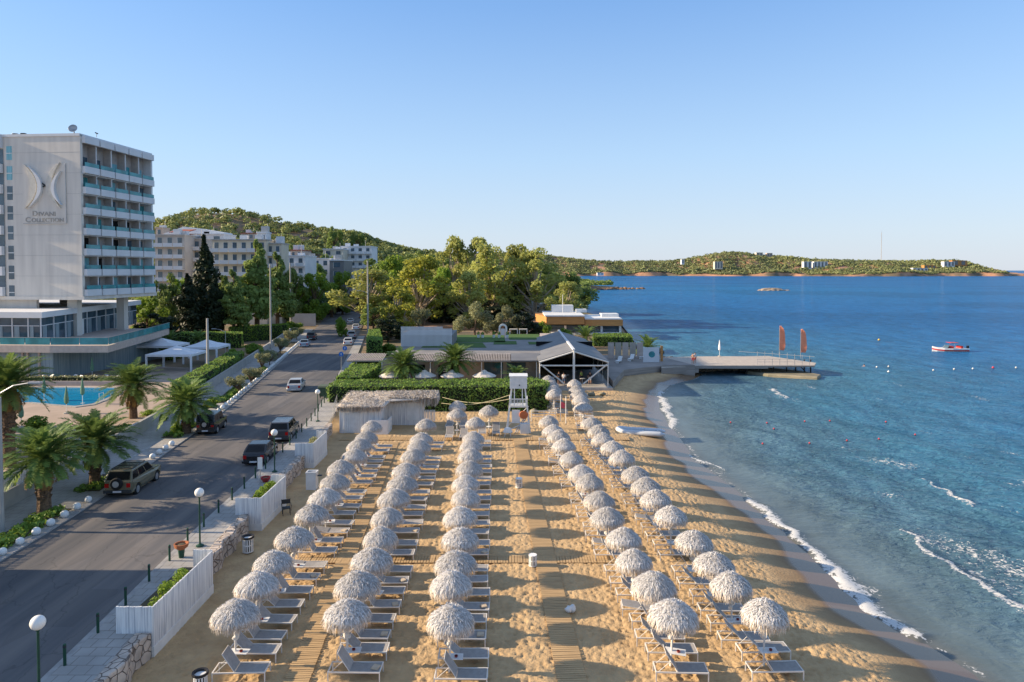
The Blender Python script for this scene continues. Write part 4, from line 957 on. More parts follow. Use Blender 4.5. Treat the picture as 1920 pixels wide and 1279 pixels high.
util_pole(4,745,995,.93,.13,'grey street light at the left edge of the photo',(1,-.2),'street light')
util_pole(423,620,665,.93,.07,'slim grey lamp mast between bright shrub and hedge',(-1,.3),'street light')
util_pole(694,470,560,1.5,.12,'far pole rising from the trees above the road')
util_pole(641,508,560,2,.10,'far thin pole before the grey block house')
# left garden wall with slat fence
mb = MB(); L0 = line(lk,-5.0,30,166,2); R0 = line(lk,-4.72,30,166,2); mb.ribbon(L0,R0,.4,2.0); t = tag(mb.build('garden_wall', m_conc), 'long concrete garden wall between left pavement and hotel grounds', 'wall')
t2 = thing('slat_fence','pale vertical slat fence on top of the garden wall by the front palms','fence',(lk(40)-4.86,40,2.0)); mb = MB()
y = 31.0
while y < 50: mb.box(lk(y)-4.86-(lk(40)-4.86)-.015,lk(y)-4.86-(lk(40)-4.86)+.015,y-40-.05,y-40+.05,.004,1.15); y += .17
mb.build('slats', m_hotel2, t2); mb = MB(); mb.path([(lk(y)-4.83-(lk(40)-4.86),y-40,.95) for y in (31,38,44,50)],.025,5); mb.build('rail', m_hotel2, t2)
# ------------------------------------------------------------ cars (heading +y)
def car(kind, x, y, rz, paintm, label, z=.805):
    sp_ = {'suv':(4.5,.90,.93,1.12,1.74), 'off':(3.9,.84,.98,1.18,1.86), 'hatch':(4.2,.86,.80,.98,1.44), 'sedan':(4.5,.86,.78,.95,1.42)}[kind]
    L_, hw, _, zb, zt = sp_; h2 = L_/2
    t = thing({'suv':'suv_car','off':'offroad_car','hatch':'hatchback_car','sedan':'sedan_car'}[kind], label, 'car', (x,y,z), rz, 'cars on the coast road')
    wr = .37 if kind in ('suv','off') else .31; wy = (-h2+.85, h2-.85); zlow = .30 if kind in('suv','off') else .20
    def arch(c): return [(c+(wr+.06)*math.cos(a), wr+(wr+.06)*math.sin(a)) for a in [math.pi-math.pi*k/8+0.0 for k in range(9)] if wr+(wr+.06)*math.sin(a) >= zlow]
    low = [(-h2,zlow+.12)]+[(-h2+.1,zlow)]
    for c in wy: low += [(c-(wr+.06),zlow)]+arch(c)[1:-1]+[(c+(wr+.06),zlow)]
    low += [(h2-.1,zlow),(h2,zlow+.15)]
    if kind in ('suv','off'): up = [(h2,zb-.25),(h2-.12,zb-.12),(h2-1.25,zb),(-h2+.02,zb)]
    elif kind == 'hatch': up = [(h2,zb-.35),(h2-.15,zb-.22),(h2-1.1,zb-.02),(-h2+.1,zb),(-h2,zb-.2)]
    else: up = [(h2,zb-.32),(h2-.15,zb-.22),(h2-1.15,zb-.02),(-h2+.95,zb),(-h2+.05,zb-.02),(-h2,zb-.2)]
    prof = low+up; n = len(prof)
    def hwz(z_, y_): return hw-(.06 if z_ < .35 else 0)-.10*max(0,abs(y_)-h2+.35)/.35
    mb = MB(); mb.add([(-hwz(q[1],q[0]),q[0],q[1]) for q in prof]+[(hwz(q[1],q[0]),q[0],q[1]) for q in prof],[tuple(range(n)),tuple(range(2*n-1,n-1,-1))]+[(i,i+n,(i+1)%n+n,(i+1)%n) for i in range(n)])
    mb.build('body', paintm, t, bevel=.035)
    if kind == 'suv': b0,b1,t0,t1 = -h2+.04,h2-1.25,-h2+.42,h2-1.95
    elif kind == 'off': b0,b1,t0,t1 = -h2+.05,h2-1.3,-h2+.22,h2-1.6
    elif kind == 'hatch': b0,b1,t0,t1 = -h2+.25,h2-1.05,-h2+1.1,h2-1.95
    else: b0,b1,t0,t1 = -h2+.7,h2-1.15,-h2+1.35,h2-2.0
    wb, wt = hw-.03, hw-(.18 if kind != 'off' else .10)
    B = [(-wb,b0,zb),(wb,b0,zb),(wb,b1,zb),(-wb,b1,zb)]; T = [(-wt,t0,zt),(wt,t0,zt),(wt,t1,zt),(-wt,t1,zt)]
    cab = MB().hexa(B,T).build('cabin', paintm, t, bevel=.04)
    def panel(a,b_,c,d,ins,name,mm):
        a,b_,c,d = map(Vector,(a,b_,c,d)); nrm = (b_-a).cross(d-a).normalized()*.012
        def q(s_,r_): return (a.lerp(b_,s_)).lerp(d.lerp(c,s_), r_)
        (s0,s1,r0,r1) = ins; fr = [q(s0,r0),q(s1,r0),q(s1,r1),q(s0,r1)]
        mb = MB(); mb.hexa([p-nrm for p in fr],[p+nrm for p in fr]); return mb.build(name, mm, t)
    panel(B[0],B[1],T[1],T[0],(.08,.92,.14,.86),'rear_window',m_dglass); panel(B[2],B[3],T[3],T[2],(.06,.94,.1,.9),'windscreen',m_dglass)
    segs = ((.03,.30),(.34,.62),(.66,.95)) if kind != 'sedan' else ((.06,.46),(.50,.92))
    for s0,s1 in segs:
        panel(B[1],B[2],T[2],T[1],(s0,s1,.12,.84),'side_window',m_dglass); panel(B[3],B[0],T[0],T[3],(1-s1,1-s0,.12,.84),'side_window',m_dglass)
    for c in wy:
        for s_ in (-1,1):
            ty_ = MB().lathe([(wr*.6,-.1),(wr-.02,-.11),(wr,-.08),(wr,.08),(wr-.02,.11),(wr*.6,.1)],18).build('wheel', m_rubber, t, smooth=True); ty_.rotation_euler = (0,math.pi/2,0); ty_.location = (s_*(hw-.13),c,wr)
            MB().lathe([(.04,-.115),(wr*.62,-.108),(wr*.62,.108),(.04,.115)],12).build('rim', m_metal, ty_)
    for s_ in (-1,1):
        MB().box(s_*(hw-.24)-.12,s_*(hw-.24)+.12,-h2-.012,-h2+.05,zb-.38,zb-.12 if kind!='off' else zb-.2).build('tail_lamp', m_tail, t, bevel=.01)
        MB().box(s_*(hw-.26)-.13,s_*(hw-.26)+.13,h2-.06,h2+.008,zb-.42,zb-.27).build('headlight', m_lens, t)
        MB().box(s_*(hw+.09)-.08,s_*(hw+.09)+.08,b1-.55,b1-.42,zb-.02,zb+.13).build('wing_mirror', paintm, t, bevel=.02)
    MB().box(-hw+.04,hw-.04,-h2-.07,-h2+.03,zlow+.08,zlow+.28).build('rear_bumper', m_dmetal if kind in('off','suv') else paintm, t, bevel=.02)
    MB().box(-.26,.26,-h2-.085,-h2-.072,zlow+.14 if kind != 'sedan' else zlow+.16,zlow+.25).build('number_plate', m_plate, t)
    if kind in ('suv','off') and 'rack' in label:
        mb = MB(); [mb.tube((s_*(wt-.1),t0+.1,zt+.06),(s_*(wt-.1),t1-.1,zt+.06),.025) for s_ in (-1,1)]; [mb.tube((-wt+.1,lerp(t0,t1,f),zt+.07),(wt-.1,lerp(t0,t1,f),zt+.07),.02) for f in (.1,.4,.7,.95)]; mb.build('roof_rack', m_black, t)
    if kind == 'off' or 'spare' in label:
        sw = MB().lathe([(.05,-.1),(.36,-.1),(.38,-.06),(.38,.06),(.34,.1),(.05,.1)],18).build('spare_wheel', m_rubber, t, smooth=False); sw.rotation_euler = (math.pi/2,0,0); sw.location = (0,-h2-.14,zb-.10)
        MB().lathe([(.02,.1),(.2,.105),(.2,.12),(.02,.12)],14).build('rim', m_metal, sw)
p_gold = paint('olive_gold_car_paint', (.15,.13,.08)); p_blk = paint('black_car_paint', (.012,.012,.014)); p_dgr = paint('charcoal_car_paint', (.06,.06,.065)); p_sil = paint('silver_car_paint', (.42,.43,.44)); p_wht = paint('white_car_paint', (.65,.65,.66)); p_blu = paint('pale_blue_car_paint', (.25,.33,.42)); p_dbl = paint('dark_blue_car_paint', (.03,.04,.07))
def hd(y): return -math.atan2((lk(y-3)+rk(y-3)-lk(y+3)-rk(y+3))/2,6)*-1
car('suv', lk(45.5)+1.08, 45.4, hd(45), p_gold, 'olive-gold suv with black roof rack and spare wheel parked by the left kerb')
car('off', lk(61.5)+1.15, 61.6, hd(61), p_blk, 'black boxy off-roader with spare wheel parked by the left kerb')
car('suv', -19.85, 59.2, hd(58), p_dgr, 'charcoal suv parked on the right behind the third globe lamp')
car('hatch', -19.4, 52.4, hd(52), p_blk, 'black hatchback parked on the right, nearest car on that side')
car('sedan', -26.4, 83.2, hd(83), p_sil, 'silver sedan driving away in the middle of the road')
car('sedan', lk(130)+1.2, 130.5, hd(130), p_blu, 'pale blue sedan parked on the left before the dark suv')
car('suv', lk(142)+1.2, 143, hd(142), p_dgr, 'dark suv parked on the left, farthest of the left row')
car('sedan', rk(132)-1.3, 133.5, hd(132), p_wht, 'white sedan parked on the right, nearest of the far group')
car('suv', rk(144)-1.4, 146, hd(144), p_sil, 'silver suv parked on the right behind the white sedan')
car('hatch', rk(166)-1.6, 168, hd(166), p_wht, 'white hatchback farther up on the right')
car('sedan', rk(185)-4.2, 188, hd(185), p_wht, 'white car driving in the distance up the road')
car('hatch', rk(200)-1.6, 203, hd(200), p_dbl, 'dark blue hatchback far up the road by the trees')
car('sedan', rk(225)-5, 226, hd(220), p_blu, 'small blue-grey car at the far end of the road')
for k,(y,f) in enumerate(((30,.55),(39,.3),(49,.62),(63,.4),(78,.6),(98,.45))):
    x = lerp(lk(y),rk(y),f); o = MB().lathe([(.30,0),(.33,.006),(.28,.009)],18).build('manhole_cover', m_dmetal); o.location = (x,y,.806); tag(o,'dark round manhole cover in the asphalt, %s from the camera' % ORD(k+1),'manhole cover','manhole covers in the road')
# ------------------------------------------------------------ hotel
D = 99.5; hcx = UX(152, D, 25); Zt = ZV(251.5, D); Zb = ZV(556, D)
hot = thing('hotel_building','tall pale hotel block with turquoise balconies and a big emblem on its windowless wall','hotel',(hcx,D,.9),R(-4.6))
def hz(z): return z-.9
FH = (Zt-Zb-1.15)/7.47
mb = MB(); mb.box(-11.75,0,0,.5,hz(Zb),hz(Zt)); mb.box(-42,-11.8,.02,.5,hz(Zb),hz(Zt))
mb.build('front_wall', m_hotel, hot)
mb = MB(); 
for k in range(1,8): mb.box(-11.28,-.02,-.012,0,hz(Zb)+k*FH-.03,hz(Zb)+k*FH)
mb.build('panel_joint', m_conc, hot)
MB().box(-42,.0,-.12,17.3,hz(Zt)-.25,hz(Zt)+.12).build('roof_slab', m_hotel2, hot)
MB().box(-42,.3,-.1,17.6,hz(Zb)-.5,hz(Zb)-.002).build('underside_slab', m_hotel, hot)
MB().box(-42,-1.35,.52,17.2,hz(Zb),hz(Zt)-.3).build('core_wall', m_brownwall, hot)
MB().box(-1.34,0,16.9,17.3,hz(Zb),hz(Zt)-.3).build('end_wall', m_hotel2, hot)
for k in range(8):       # slit windows in the recess of the front wall
    z0 = hz(Zt)-1.6-k*FH*.97
    w_ = MB().box(-11.4,-10.55,-.035,-.002,z0-2.0,z0).build('slit_window', m_tealc if k < 2 else m_bglass, hot)
    MB().box(-11.42,-10.53,-.07,-.037,z0-1.08,z0-.97).build('frame', m_white, w_)
# left wing with protruding balcony slabs (mostly outside the picture; rakes the front wall with shade)
mb = MB(); mb.box(-42,-11.95,-.62,.0,hz(Zt)-1.9,hz(Zt)+.1)
for k in range(7): mb.box(-42,-11.95,-.62,.0,hz(Zb)+k*FH+.05,hz(Zb)+k*FH+1.35)
mb.build('wing_balcony_band', m_hotel2, hot); MB().box(-42,-11.9,-.06,-.01,hz(Zb),hz(Zt)-2).build('wing_glazing', m_bglass, hot)
BW = 17.0/5; rg = random.Random(11)
for f in range(8):
    z0 = hz(Zb)+.02+f*FH if f < 7 else hz(Zt)-1.2
    for b_ in range(5):
        y0 = .12+b_*BW
        MB().box(.02,.55,y0+.16,y0+BW-.14,z0,z0+.98).build('balcony_parapet', m_hotel2, hot, bevel=.03)
        if f < 7:
            r_ = MB().box(.44,.47,y0+.2,y0+BW-.2,z0+1.0,z0+1.58).build('balcony_railing', m_teal, hot)
            cw = rg.choice((.75,.9,.9,.6,.8)); m_ = rg.choice((m_tealc,m_tealc,m_teal,m_bglass,m_dglass))
            MB().box(-1.34,-1.28,y0+.12,y0+BW*cw,z0+.3,z0+FH-.35).build('balcony_window', m_, hot)
            if rg.random() < .5: MB().box(-1.2,-1.16,y0+.14,y0+BW*.45,z0+.3,z0+FH-.5).build('awning_curtain', m_tealc, hot)
mb = MB()
for f in range(8): mb.box(-1.34,.1,.1,16.9,hz(Zb)+f*FH-.12,hz(Zb)+f*FH) if f < 7 else mb.box(-1.34,.1,.1,16.9,hz(Zt)-.6,hz(Zt)-.45)
mb.build('balcony_floor', m_hotel2, hot)
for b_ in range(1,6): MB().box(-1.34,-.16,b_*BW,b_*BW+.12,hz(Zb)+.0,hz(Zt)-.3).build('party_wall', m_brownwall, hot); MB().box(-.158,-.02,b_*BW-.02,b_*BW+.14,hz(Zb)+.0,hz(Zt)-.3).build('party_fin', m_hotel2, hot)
for (x_,y_,wx,wy) in ((-2.6,2.2,1.5,1.1),(-2.2,12.5,1.3,1.1),(-15,2.4,2.0,1.2),(-13,14,1.6,1.2)):
    MB().box(x_-wx,x_,y_,y_+wy,-.5,hz(Zb)-.5).build('column', m_hotel, hot)
# rooftop dish and small units
xr_, yr_ = -1.7, 1.0
d_ = thing('satellite_dish','round pale satellite dish on the hotel roof corner','antenna',(0,0,0)); pw = wmat(hot) @ Vector((xr_,yr_,hz(Zt)+.12)); d_.location = pw
MB().lathe([(.05,.0),(.35,.08),(.62,.30),(.60,.33),(.3,.12),(.04,.05)],18).build('bowl', m_metal, d_, smooth=True); d_.children[0].rotation_euler = (R(70),0,R(10)); d_.children[0].location = (0,0,.8)
MB().tube((0,.1,0),(0,.1,.8),.07).build('mast', m_dmetal, d_)
for i,(px_,lab) in enumerate(((-10.5,'small grey roof unit on the left of the hotel roof edge'),(-9.2,'small dark roof unit on the hotel roof edge'))):
    u_ = thing('roof_unit',lab,'ventilation unit',wmat(hot) @ Vector((px_,.6,hz(Zt)+.12))); MB().box(-.35,.35,-.2,.2,0,.28).build('casing', m_metal if i == 0 else m_dmetal, u_, bevel=.03); MB().box(-.2,.2,-.22,-.2,.05,.2).build('grille', m_black, u_)
pw = wmat(hot) @ Vector((.4,3.0,hz(Zt)+.12)); u_ = thing('roof_floodlight','small dark floodlight on a stalk above the first balcony column','lamp',pw)
MB().tube((0,0,0),(0,0,.55),.03).build('stalk', m_dmetal, u_); MB().obox((0,0,.6),(.4,.2,.15),0,0,.4).build('lamp_head', m_dmetal, u_)
# emblem panel
ex0, ex1, ez0, ez1 = -8.9, -2.2, hz(ZV(419,D)), hz(ZV(306,D))
MB().box(ex0,ex1,-.10,-.002,ez0,ez1).build('emblem_panel', m_hotel, hot)
MB().box(ex1-.06,ex1+.02,-.16,-.101,ez0,ez1).build('panel_edge', m_metal, hot); MB().box(ex0,ex1-.07,-.16,-.101,ez0-.02,ez0+.05).build('panel_edge', m_metal, hot)
def crescent(cx, cz, hgt, bulge1, bulge2, th=.35, y=-.10):
    pts = []; n = 24
    for k in range(n+1):
        t = -1+2*k/n; pts.append((cx+bulge1*(1-t*t), cz+t*hgt/2))
    for k in range(n-1,0,-1):
        t = -1+2*k/n; pts.append((cx+bulge2*(1-t*t), cz+t*hgt/2))
    m_ = MB(); n2 = len(pts); h_ = n2//2
    V = [(p[0],y-.001,p[1]) for p in pts]+[(p[0],y-th,p[1]) for p in pts]
    fs = [(i,(i+1)%n2,(i+1)%n2+n2,i+n2) for i in range(n2)]
    for base in (0,n2):
        for k in range(h_):
            a,b_ = k, k+1; c_,d2 = (n2-k-1)%n2 if k < h_-1 else h_, (n2-k)%n2
            if k == 0: fs.append((base,base+1,base+n2-1))
            elif k == h_-1: fs.append((base+k,base+k+1,base+k+2))
            else: fs.append((base+k,base+k+1,base+n2-k-1,base+n2-k))
    m_.add(V, fs); return m_
zc = lerp(ez0,ez1,.62); hh = (ez1-ez0)*.70
crescent(ex0+.5,zc,hh*1.05,1.9,.95).build('emblem_arc', m_log, hot)
crescent(ex0+1.1,zc-.1,hh*1.0,2.15,1.55,.5).build('emblem_arc', m_hotel2, hot)
crescent(ex1-.7,zc+.1,hh*1.08,-2.15,-1.3).build('emblem_arc', m_log, hot)
crescent(ex1-.5,zc-.3,hh*.8,-1.5,-1.0,.5).build('emblem_arc', m_hotel2, hot)
mb = MB(); cxm = lerp(ex0,ex1,.52)
mb.hexa([(cxm-.85,-.12,zc-.45),(cxm+.05,-.12,zc-.0),(cxm+.05,-.32,zc-.0),(cxm-.85,-.32,zc-.45)],[(cxm-.85,-.12,zc-.35),(cxm-.05,-.12,zc+.1),(cxm-.05,-.32,zc+.1),(cxm-.85,-.32,zc-.35)])
mb.hexa([(cxm-.6,-.12,zc+.55),(cxm+.45,-.12,zc-.2),(cxm+.45,-.32,zc-.2),(cxm-.6,-.32,zc+.55)],[(cxm-.5,-.12,zc+.65),(cxm+.5,-.12,zc-.1),(cxm+.5,-.32,zc-.1),(cxm-.5,-.32,zc+.65)])
mb.build('emblem_bar', m_dmetal, hot)
def text_part(s_, size, loc, rot, m, parent, name, ext=.03, sx=1.0):
    cu = bpy.data.curves.new(name,'FONT'); cu.body = s_; cu.size = size; cu.extrude = ext; cu.align_x = 'CENTER'; cu.offset = size*.012
    o = bpy.data.objects.new(name, cu); col.objects.link(o); bpy.context.view_layer.update()
    me = bpy.data.meshes.new_from_object(o); bpy.data.objects.remove(o); me.materials.clear(); me.materials.append(m)
    o = from_mesh(name, me, parent); o.location = loc; o.rotation_euler = rot; o.scale = (sx,1,1); return o
m_letter = M('sign_letters', (.40,.375,.34))
cxl = lerp(ex0,ex1,.52)
text_part('D', 1.05, (cxl-1.62,-.14,ez0+1.12), (math.pi/2,0,0), m_letter, hot, 'sign_word', sx=1.1)
text_part('IVANI', .85, (cxl+.25,-.14,ez0+1.12), (math.pi/2,0,0), m_letter, hot, 'sign_word', sx=1.25)
text_part('C', 1.05, (cxl-2.72,-.14,ez0+.22), (math.pi/2,0,0), m_letter, hot, 'sign_word', sx=1.1)
text_part('OLLECTION', .85, (cxl+.32,-.14,ez0+.22), (math.pi/2,0,0), m_letter, hot, 'sign_word', sx=1.08)
# podium of the hotel
def L2(u, y, z): return wmat(hot).inverted() @ Vector((UX(u,y,z),y,z))
def zz_(v, y=92.0): return hz(ZV(v, y))
py = -7.5   # local y of the glazed podium front
za, zb2 = zz_(596), zz_(585)
mb = MB(); mb.prism([(-42,py-.6),(.2,py-.6),(-9.6,28.4),(-42,28.4)], za, zb2); mb.build('podium_roof', m_hotel2, hot)
MB().box(-42,-8,1,1.5,zb2+.002,hz(Zb)-.5).build('upper_band_wall', m_hotel, hot)
zt_, zf = za, zz_(646)
gl = MB(); gl.prism([(-42,py),(-.5,py),(-10.3,28),(-42,28)], zf, zt_-.01); gl.build('podium_glazing', m_bglass, hot)
path_ = [(-22,py),(-19.5,py),(-17,py),(-14.5,py),(-12,py),(-9.5,py),(-7,py),(-4.5,py),(-2.2,py),(-.5,py)]+[(-.5-9.8*k/10,py+35.5*k/10) for k in range(1,11)]
for i in range(len(path_)-1):
    (xa,ya),(xb,yb) = path_[i],path_[i+1]; an = math.atan2(yb-ya,xb-xa); Ln = math.hypot(xb-xa,yb-ya); nx_,ny_ = math.sin(an)*.05,-math.cos(an)*.05
    MB().obox((xa+nx_,ya+ny_,(zf+zt_)/2),(.14,.14,zt_-zf-.02),an).build('mullion', m_hotel2, hot)
    MB().obox((lerp(xa,xb,.28)+nx_,lerp(ya,yb,.28)+ny_,(zf+zt_)/2-.6),(Ln*.3,.05,(zt_-zf)*.68),an).build('curtain', m_curtain, hot)
    MB().obox(((xa+xb)/2+nx_,(ya+yb)/2+ny_,zt_-1.1),(Ln-.2,.08,.1),an).build('transom', m_hotel2, hot)
MB().obox((-3.55,4.5,zf+1.3),(.12,1.1,2.5),.27).build('terrace_door', m_white, hot)
# terrace deck with glass balustrade
zd0, zd1 = zz_(662,88), zz_(649,88)
tp = [(-42,-11.0),(3.6,-11.0),(11.0,-10.2),(7.5,3.0),(4.0,15),(-42,16)]
MB().prism(tp, zd0, zd1).build('terrace_slab', m_pink, hot)
for (a,b_) in ((tp[0],tp[1]),(tp[1],tp[2]),(tp[2],tp[3]),(tp[3],tp[4])):
    Ln = math.hypot(b_[0]-a[0],b_[1]-a[1]); an = math.atan2(b_[1]-a[1],b_[0]-a[0]); n_ = max(1,int(Ln/3.4))
    for k in range(n_):
        c_ = (lerp(a[0],b_[0],(k+.5)/n_),lerp(a[1],b_[1],(k+.5)/n_)); 
        if c_[0] < -24: continue
        p_ = MB().obox((c_[0],c_[1]+.1,zd1+.58),(Ln/n_-.12,.03,.9),an).build('balustrade_glass', m_teal, hot)
        MB().obox((c_[0],c_[1]+.1,zd1+1.05),(Ln/n_,.06,.05),an).build('handrail', m_metal, p_)
lp = [(-42,-10.0),(3.2,-10.0),(3.0,14.5),(-42,15)]
MB().prism(lp, -.2, zd0-.005).build('lower_glazing', m_curtain, hot)
for x_ in [-19,-14.4,-9.9,-5.4,-.9,-.2,1.4]: MB().box(x_-.12,x_+.12,-10.25,-10.02,-.2,zd0-.006).build('pilaster', m_pink, hot)
# pool, planter, loungers, closed parasols, tents
pp = [P(u,v,1.05) for u,v in ((-30,727),(120,726),(217,727),(216,738),(196,747),(172,756),(140,760),(100,757),(60,753),(-30,756))]
pl = thing('swimming_pool','bright blue hotel swimming pool behind the front palms','pool',(pp[0][0],pp[0][1],.93)); 
cx_ = sum(p[0] for p in pp)/len(pp); cy_ = sum(p[1] for p in pp)/len(pp)
big = [(cx_+(p[0]-cx_)*1.05+ (.3 if p[0]>cx_ else -.3), cy_+(p[1]-cy_)*1.14) for p in pp]
m1 = MB(); m1.prism([(a-pp[0][0],b_-pp[0][1]) for a,b_ in big], .0, .07); m1.build('coping', m_pave, pl)
m1 = MB(); m1.prism([(a-pp[0][0],b_-pp[0][1]) for a,b_ in pp], .072, .085); m1.build('water', m_poolt, pl)
m1 = MB(); x,y = P(186,752,1.0)
for dx_ in (0,1.3): m1.path([(x-pp[0][0]+dx_,y-pp[0][1],0),(x-pp[0][0]+dx_,y-pp[0][1],.9),(x-pp[0][0]+dx_,y-pp[0][1]+.8,.9),(x-pp[0][0]+dx_,y-pp[0][1]+.9,-.0)],.03,5)
m1.build('hand_rail', m_white, pl)
lo = None
for k,(u,v) in enumerate(((68,718),(84,716),(108,719),(128,716),(139,718),(166,718),(187,717),(210,718))):
    x,y = P(u,v,1.0); lab = 'white pool lounger behind the pool, %s from the left edge of the photo' % ORD(k+1)
    if lo is None:
        lo = thing('pool_lounger',lab,'lounger',(x,y,.93),0,'white loungers behind the pool'); MB().box(-.32,.32,-.9,.5,.28,.36).build('seat', m_white, lo); MB().obox((0,.72,.62),(.64,.75,.07),0,R(50)).build('backrest', m_white, lo); MB().box(-.28,.28,-.8,-.72,0,.28).build('leg', m_white, lo); MB().box(-.28,.28,.35,.43,0,.28).build('leg', m_white, lo); KIDS[lo.name] = list(lo.children)
        o = lo
    else: o = copy_tree(lo); o.location = (x,y,.93); tag(o,lab)
    o.rotation_euler = (0,0,R(-30+random.uniform(-6,6)))
um = None
for k,(u,v,where) in enumerate(((112,708,'behind the pool on the left'),(173,709,'behind the pool near its right end'),(155,757,'at the near rim of the pool'),(125,775,'between the two nearest palms, before the pool'),(40,803,'at the left, behind the palm trunk'),(83,752,'in front of the pool, left half'),(457,632,'in the shaded garden beyond the white tents'),(395,640,'beside the stout concrete pole at the tents'))):
    x,y = P(u,v,.95); lab = 'closed pale green parasol '+where
    if um is None:
        um = thing('closed_parasol',lab,'parasol',(x,y,.93),0,'closed green parasols'); MB().tube((0,0,0),(0,0,2.7),.03).build('pole', m_white, um)
        MB().lathe([(.05,.95),(.2,1.1),(.22,1.5),(.13,2.1),(.05,2.7),(.01,2.8)],9).build('folded_canopy', m_parag, um); MB().lathe([(.3,0),(.3,.08),(.05,.1)],10).build('base', m_conc, um); KIDS[um.name] = list(um.children); o = um
    else: o = copy_tree(um); o.location = (x,y,.93); tag(o,lab)
def tent(u,v,wd,dp,ev,ap,label,rz=0):
    x,y = P(u,v,1.0); t = thing('party_tent',label,'tent',(x,y,.93),rz,'white party tents by the hotel')
    w2,d2 = wd/2,dp/2; mb = MB(); mb.add([(-w2,-d2,ev),(w2,-d2,ev),(w2,d2,ev),(-w2,d2,ev),(0,0,ap),(-w2*.45,-d2*.45,ev+(ap-ev)*.42),(w2*.45,-d2*.45,ev+(ap-ev)*.42),(w2*.45,d2*.45,ev+(ap-ev)*.42),(-w2*.45,d2*.45,ev+(ap-ev)*.42)],
       [(0,1,6,5),(1,2,7,6),(2,3,8,7),(3,0,5,8),(5,6,4),(6,7,4),(7,8,4),(8,5,4)])
    for a,b_,c_,d in ((-w2,-d2,w2,-d2),(w2,-d2,w2,d2),(w2,d2,-w2,d2),(-w2,d2,-w2,-d2)): mb.add([(a,b_,ev-.32),(c_,d,ev-.32),(c_,d,ev),(a,b_,ev)],[(0,1,2,3)])
    mb.build('canopy', m_tent, t)
    for a in (-1,1):
        for b_ in (-1,1): MB().obox((a*(w2-.12),b_*(d2-.12),(ev-.1)/2),(.22,.22,ev-.1)).build('leg', m_tent, t)
tent(332,692,6.6,5.0,2.5,3.5,'white party tent nearest the camera, with open front')
tent(305,675,6.4,5.0,2.6,3.6,'white party tent behind on the left, against the hotel terrace')
tent(388,678,5.4,5.0,2.6,3.6,'white party tent behind on the right, crossed by the stout pole')
# ------------------------------------------------------------ restaurant on the beach
zr = 3.9; yf = 92.5
X_ = lambda u,y,z=zr: UX(u,y,z)
res = thing('beach_restaurant','low beige beach restaurant with grey flat roof terrace behind the clipped hedge','restaurant',(X_(700,yf),yf,.0))
bx0, bx1 = X_(672,yf,2), X_(1012,yf,2)
MB().box(bx0+4.5,bx1,yf+1.4,yf+24,0,zr-.25).build('wall', m_plaster, res, world=True)
rp = [(bx0+4.2,yf+.9),(bx1+.3,yf+.9),(X_(1062,118),118),(X_(790,118),118),(bx0+4.2,yf+20)]
m1 = MB(); m1.prism(rp, zr-.24, zr); m1.build('roof', M('roof_terrace', (.27,.25,.23), (.2,.19,.18), scale=.5), res, world=True)
def roofquad(us, y0,y1,z,mm,nm,th=.05):
    m1 = MB(); m1.prism([(X_(us[0],y0,z),y0),(X_(us[1],y0,z),y0),(X_(us[3],y1,z),y1),(X_(us[2],y1,z),y1)], z-.0+.004, z+th); return m1.build(nm, mm, res, world=True)
def yv(v,z): return P(960,v,z)[1]
roofquad((848,948,850,945),yv(642,zr),yv(629,zr),zr,m_grass,'roof_lawn')
roofquad((955,1012,952,1010),yv(637,zr),yv(627,zr),zr,m_grass,'roof_lawn')
roofquad((790,912,800,905),yv(652,zr),yv(643,zr),zr,m_grass,'roof_lawn')
roofquad((925,969,927,968),yv(646,zr),yv(640,zr),zr,m_grass,'roof_lawn')
roofquad((992,1035,990,1032),yv(646,zr),yv(641.5,zr),zr,m_grass,'roof_lawn')
roofquad((1012,1060,1012,1060),yv(631,zr),yv(625.5,zr),zr,m_pink,'roof_paving')
# corrugated canopy strips at the front
for (u0,u1,mm,nm) in ((655,722,m_corr,'canopy_roof'),(775,800,m_corr,'canopy_roof'),(800,958,m_corr,'canopy_roof'),(958,1012,m_roofg,'canopy_roof')):
    xa, xb = X_(u0,yf-.5,3.6), X_(u1,yf-.5,3.6); m1 = MB(); n_ = max(4,int((xb-xa)/.22))
    for k in range(n_):
        x0 = lerp(xa,xb,k/n_); x1 = lerp(xa,xb,(k+.55)/n_) if mm is m_corr else lerp(xa,xb,(k+1)/n_)
        m1.hexa([(x0,yf-2.0,3.32),(x1,yf-2.0,3.32),(x1,yf+1.4,zr-.02),(x0,yf+1.4,zr-.02)],[(x0,yf-2.0,3.42),(x1,yf-2.0,3.42),(x1,yf+1.4,zr+.08),(x0,yf+1.4,zr+.08)])
    m1.box(xa,xb,yf-1.9,yf+1.3,3.22,3.30); m1.build(nm, mm, res, world=True)
for u in (668,716,807,848,903,940,1006): MB().tube((X_(u,yf-1.8,1.5),yf-1.8,0),(X_(u,yf-1.8,1.5),yf-1.8,3.25),.06).build('canopy_post', m_white, res, world=True)
xd = X_(829,yf+1.4,1.5); MB().box(xd-.5,xd+.5,yf+1.32,yf+1.398,0,2.3).build('doorway', m_black, res, world=True)
for u,w_ in ((770,1.6),(786,1.2)):
    xw = X_(u,yf,2); MB().box(xw-w_/2,xw+w_/2,yf+1.3,yf+1.398,1.2,2.4).build('bar_opening', m_dglass, res, world=True)
for u in (925,968):
    xw = X_(u,yf,1.6); MB().box(xw-1.3,xw+1.3,yf+1.33,yf+1.398,.5,2.7).build('window', m_bglass, res, world=True)
m1 = MB(); xw = X_(934,yf+1.2,2.4)
for k in range(16):
    a = 2*math.pi*k/16; m1.tube((xw,yf+1.25,2.1),(xw+.62*math.cos(a),yf+1.25,2.1+.62*math.sin(a)),.03,n=4)
m1.build('round_grille', m_teal, res, world=True)
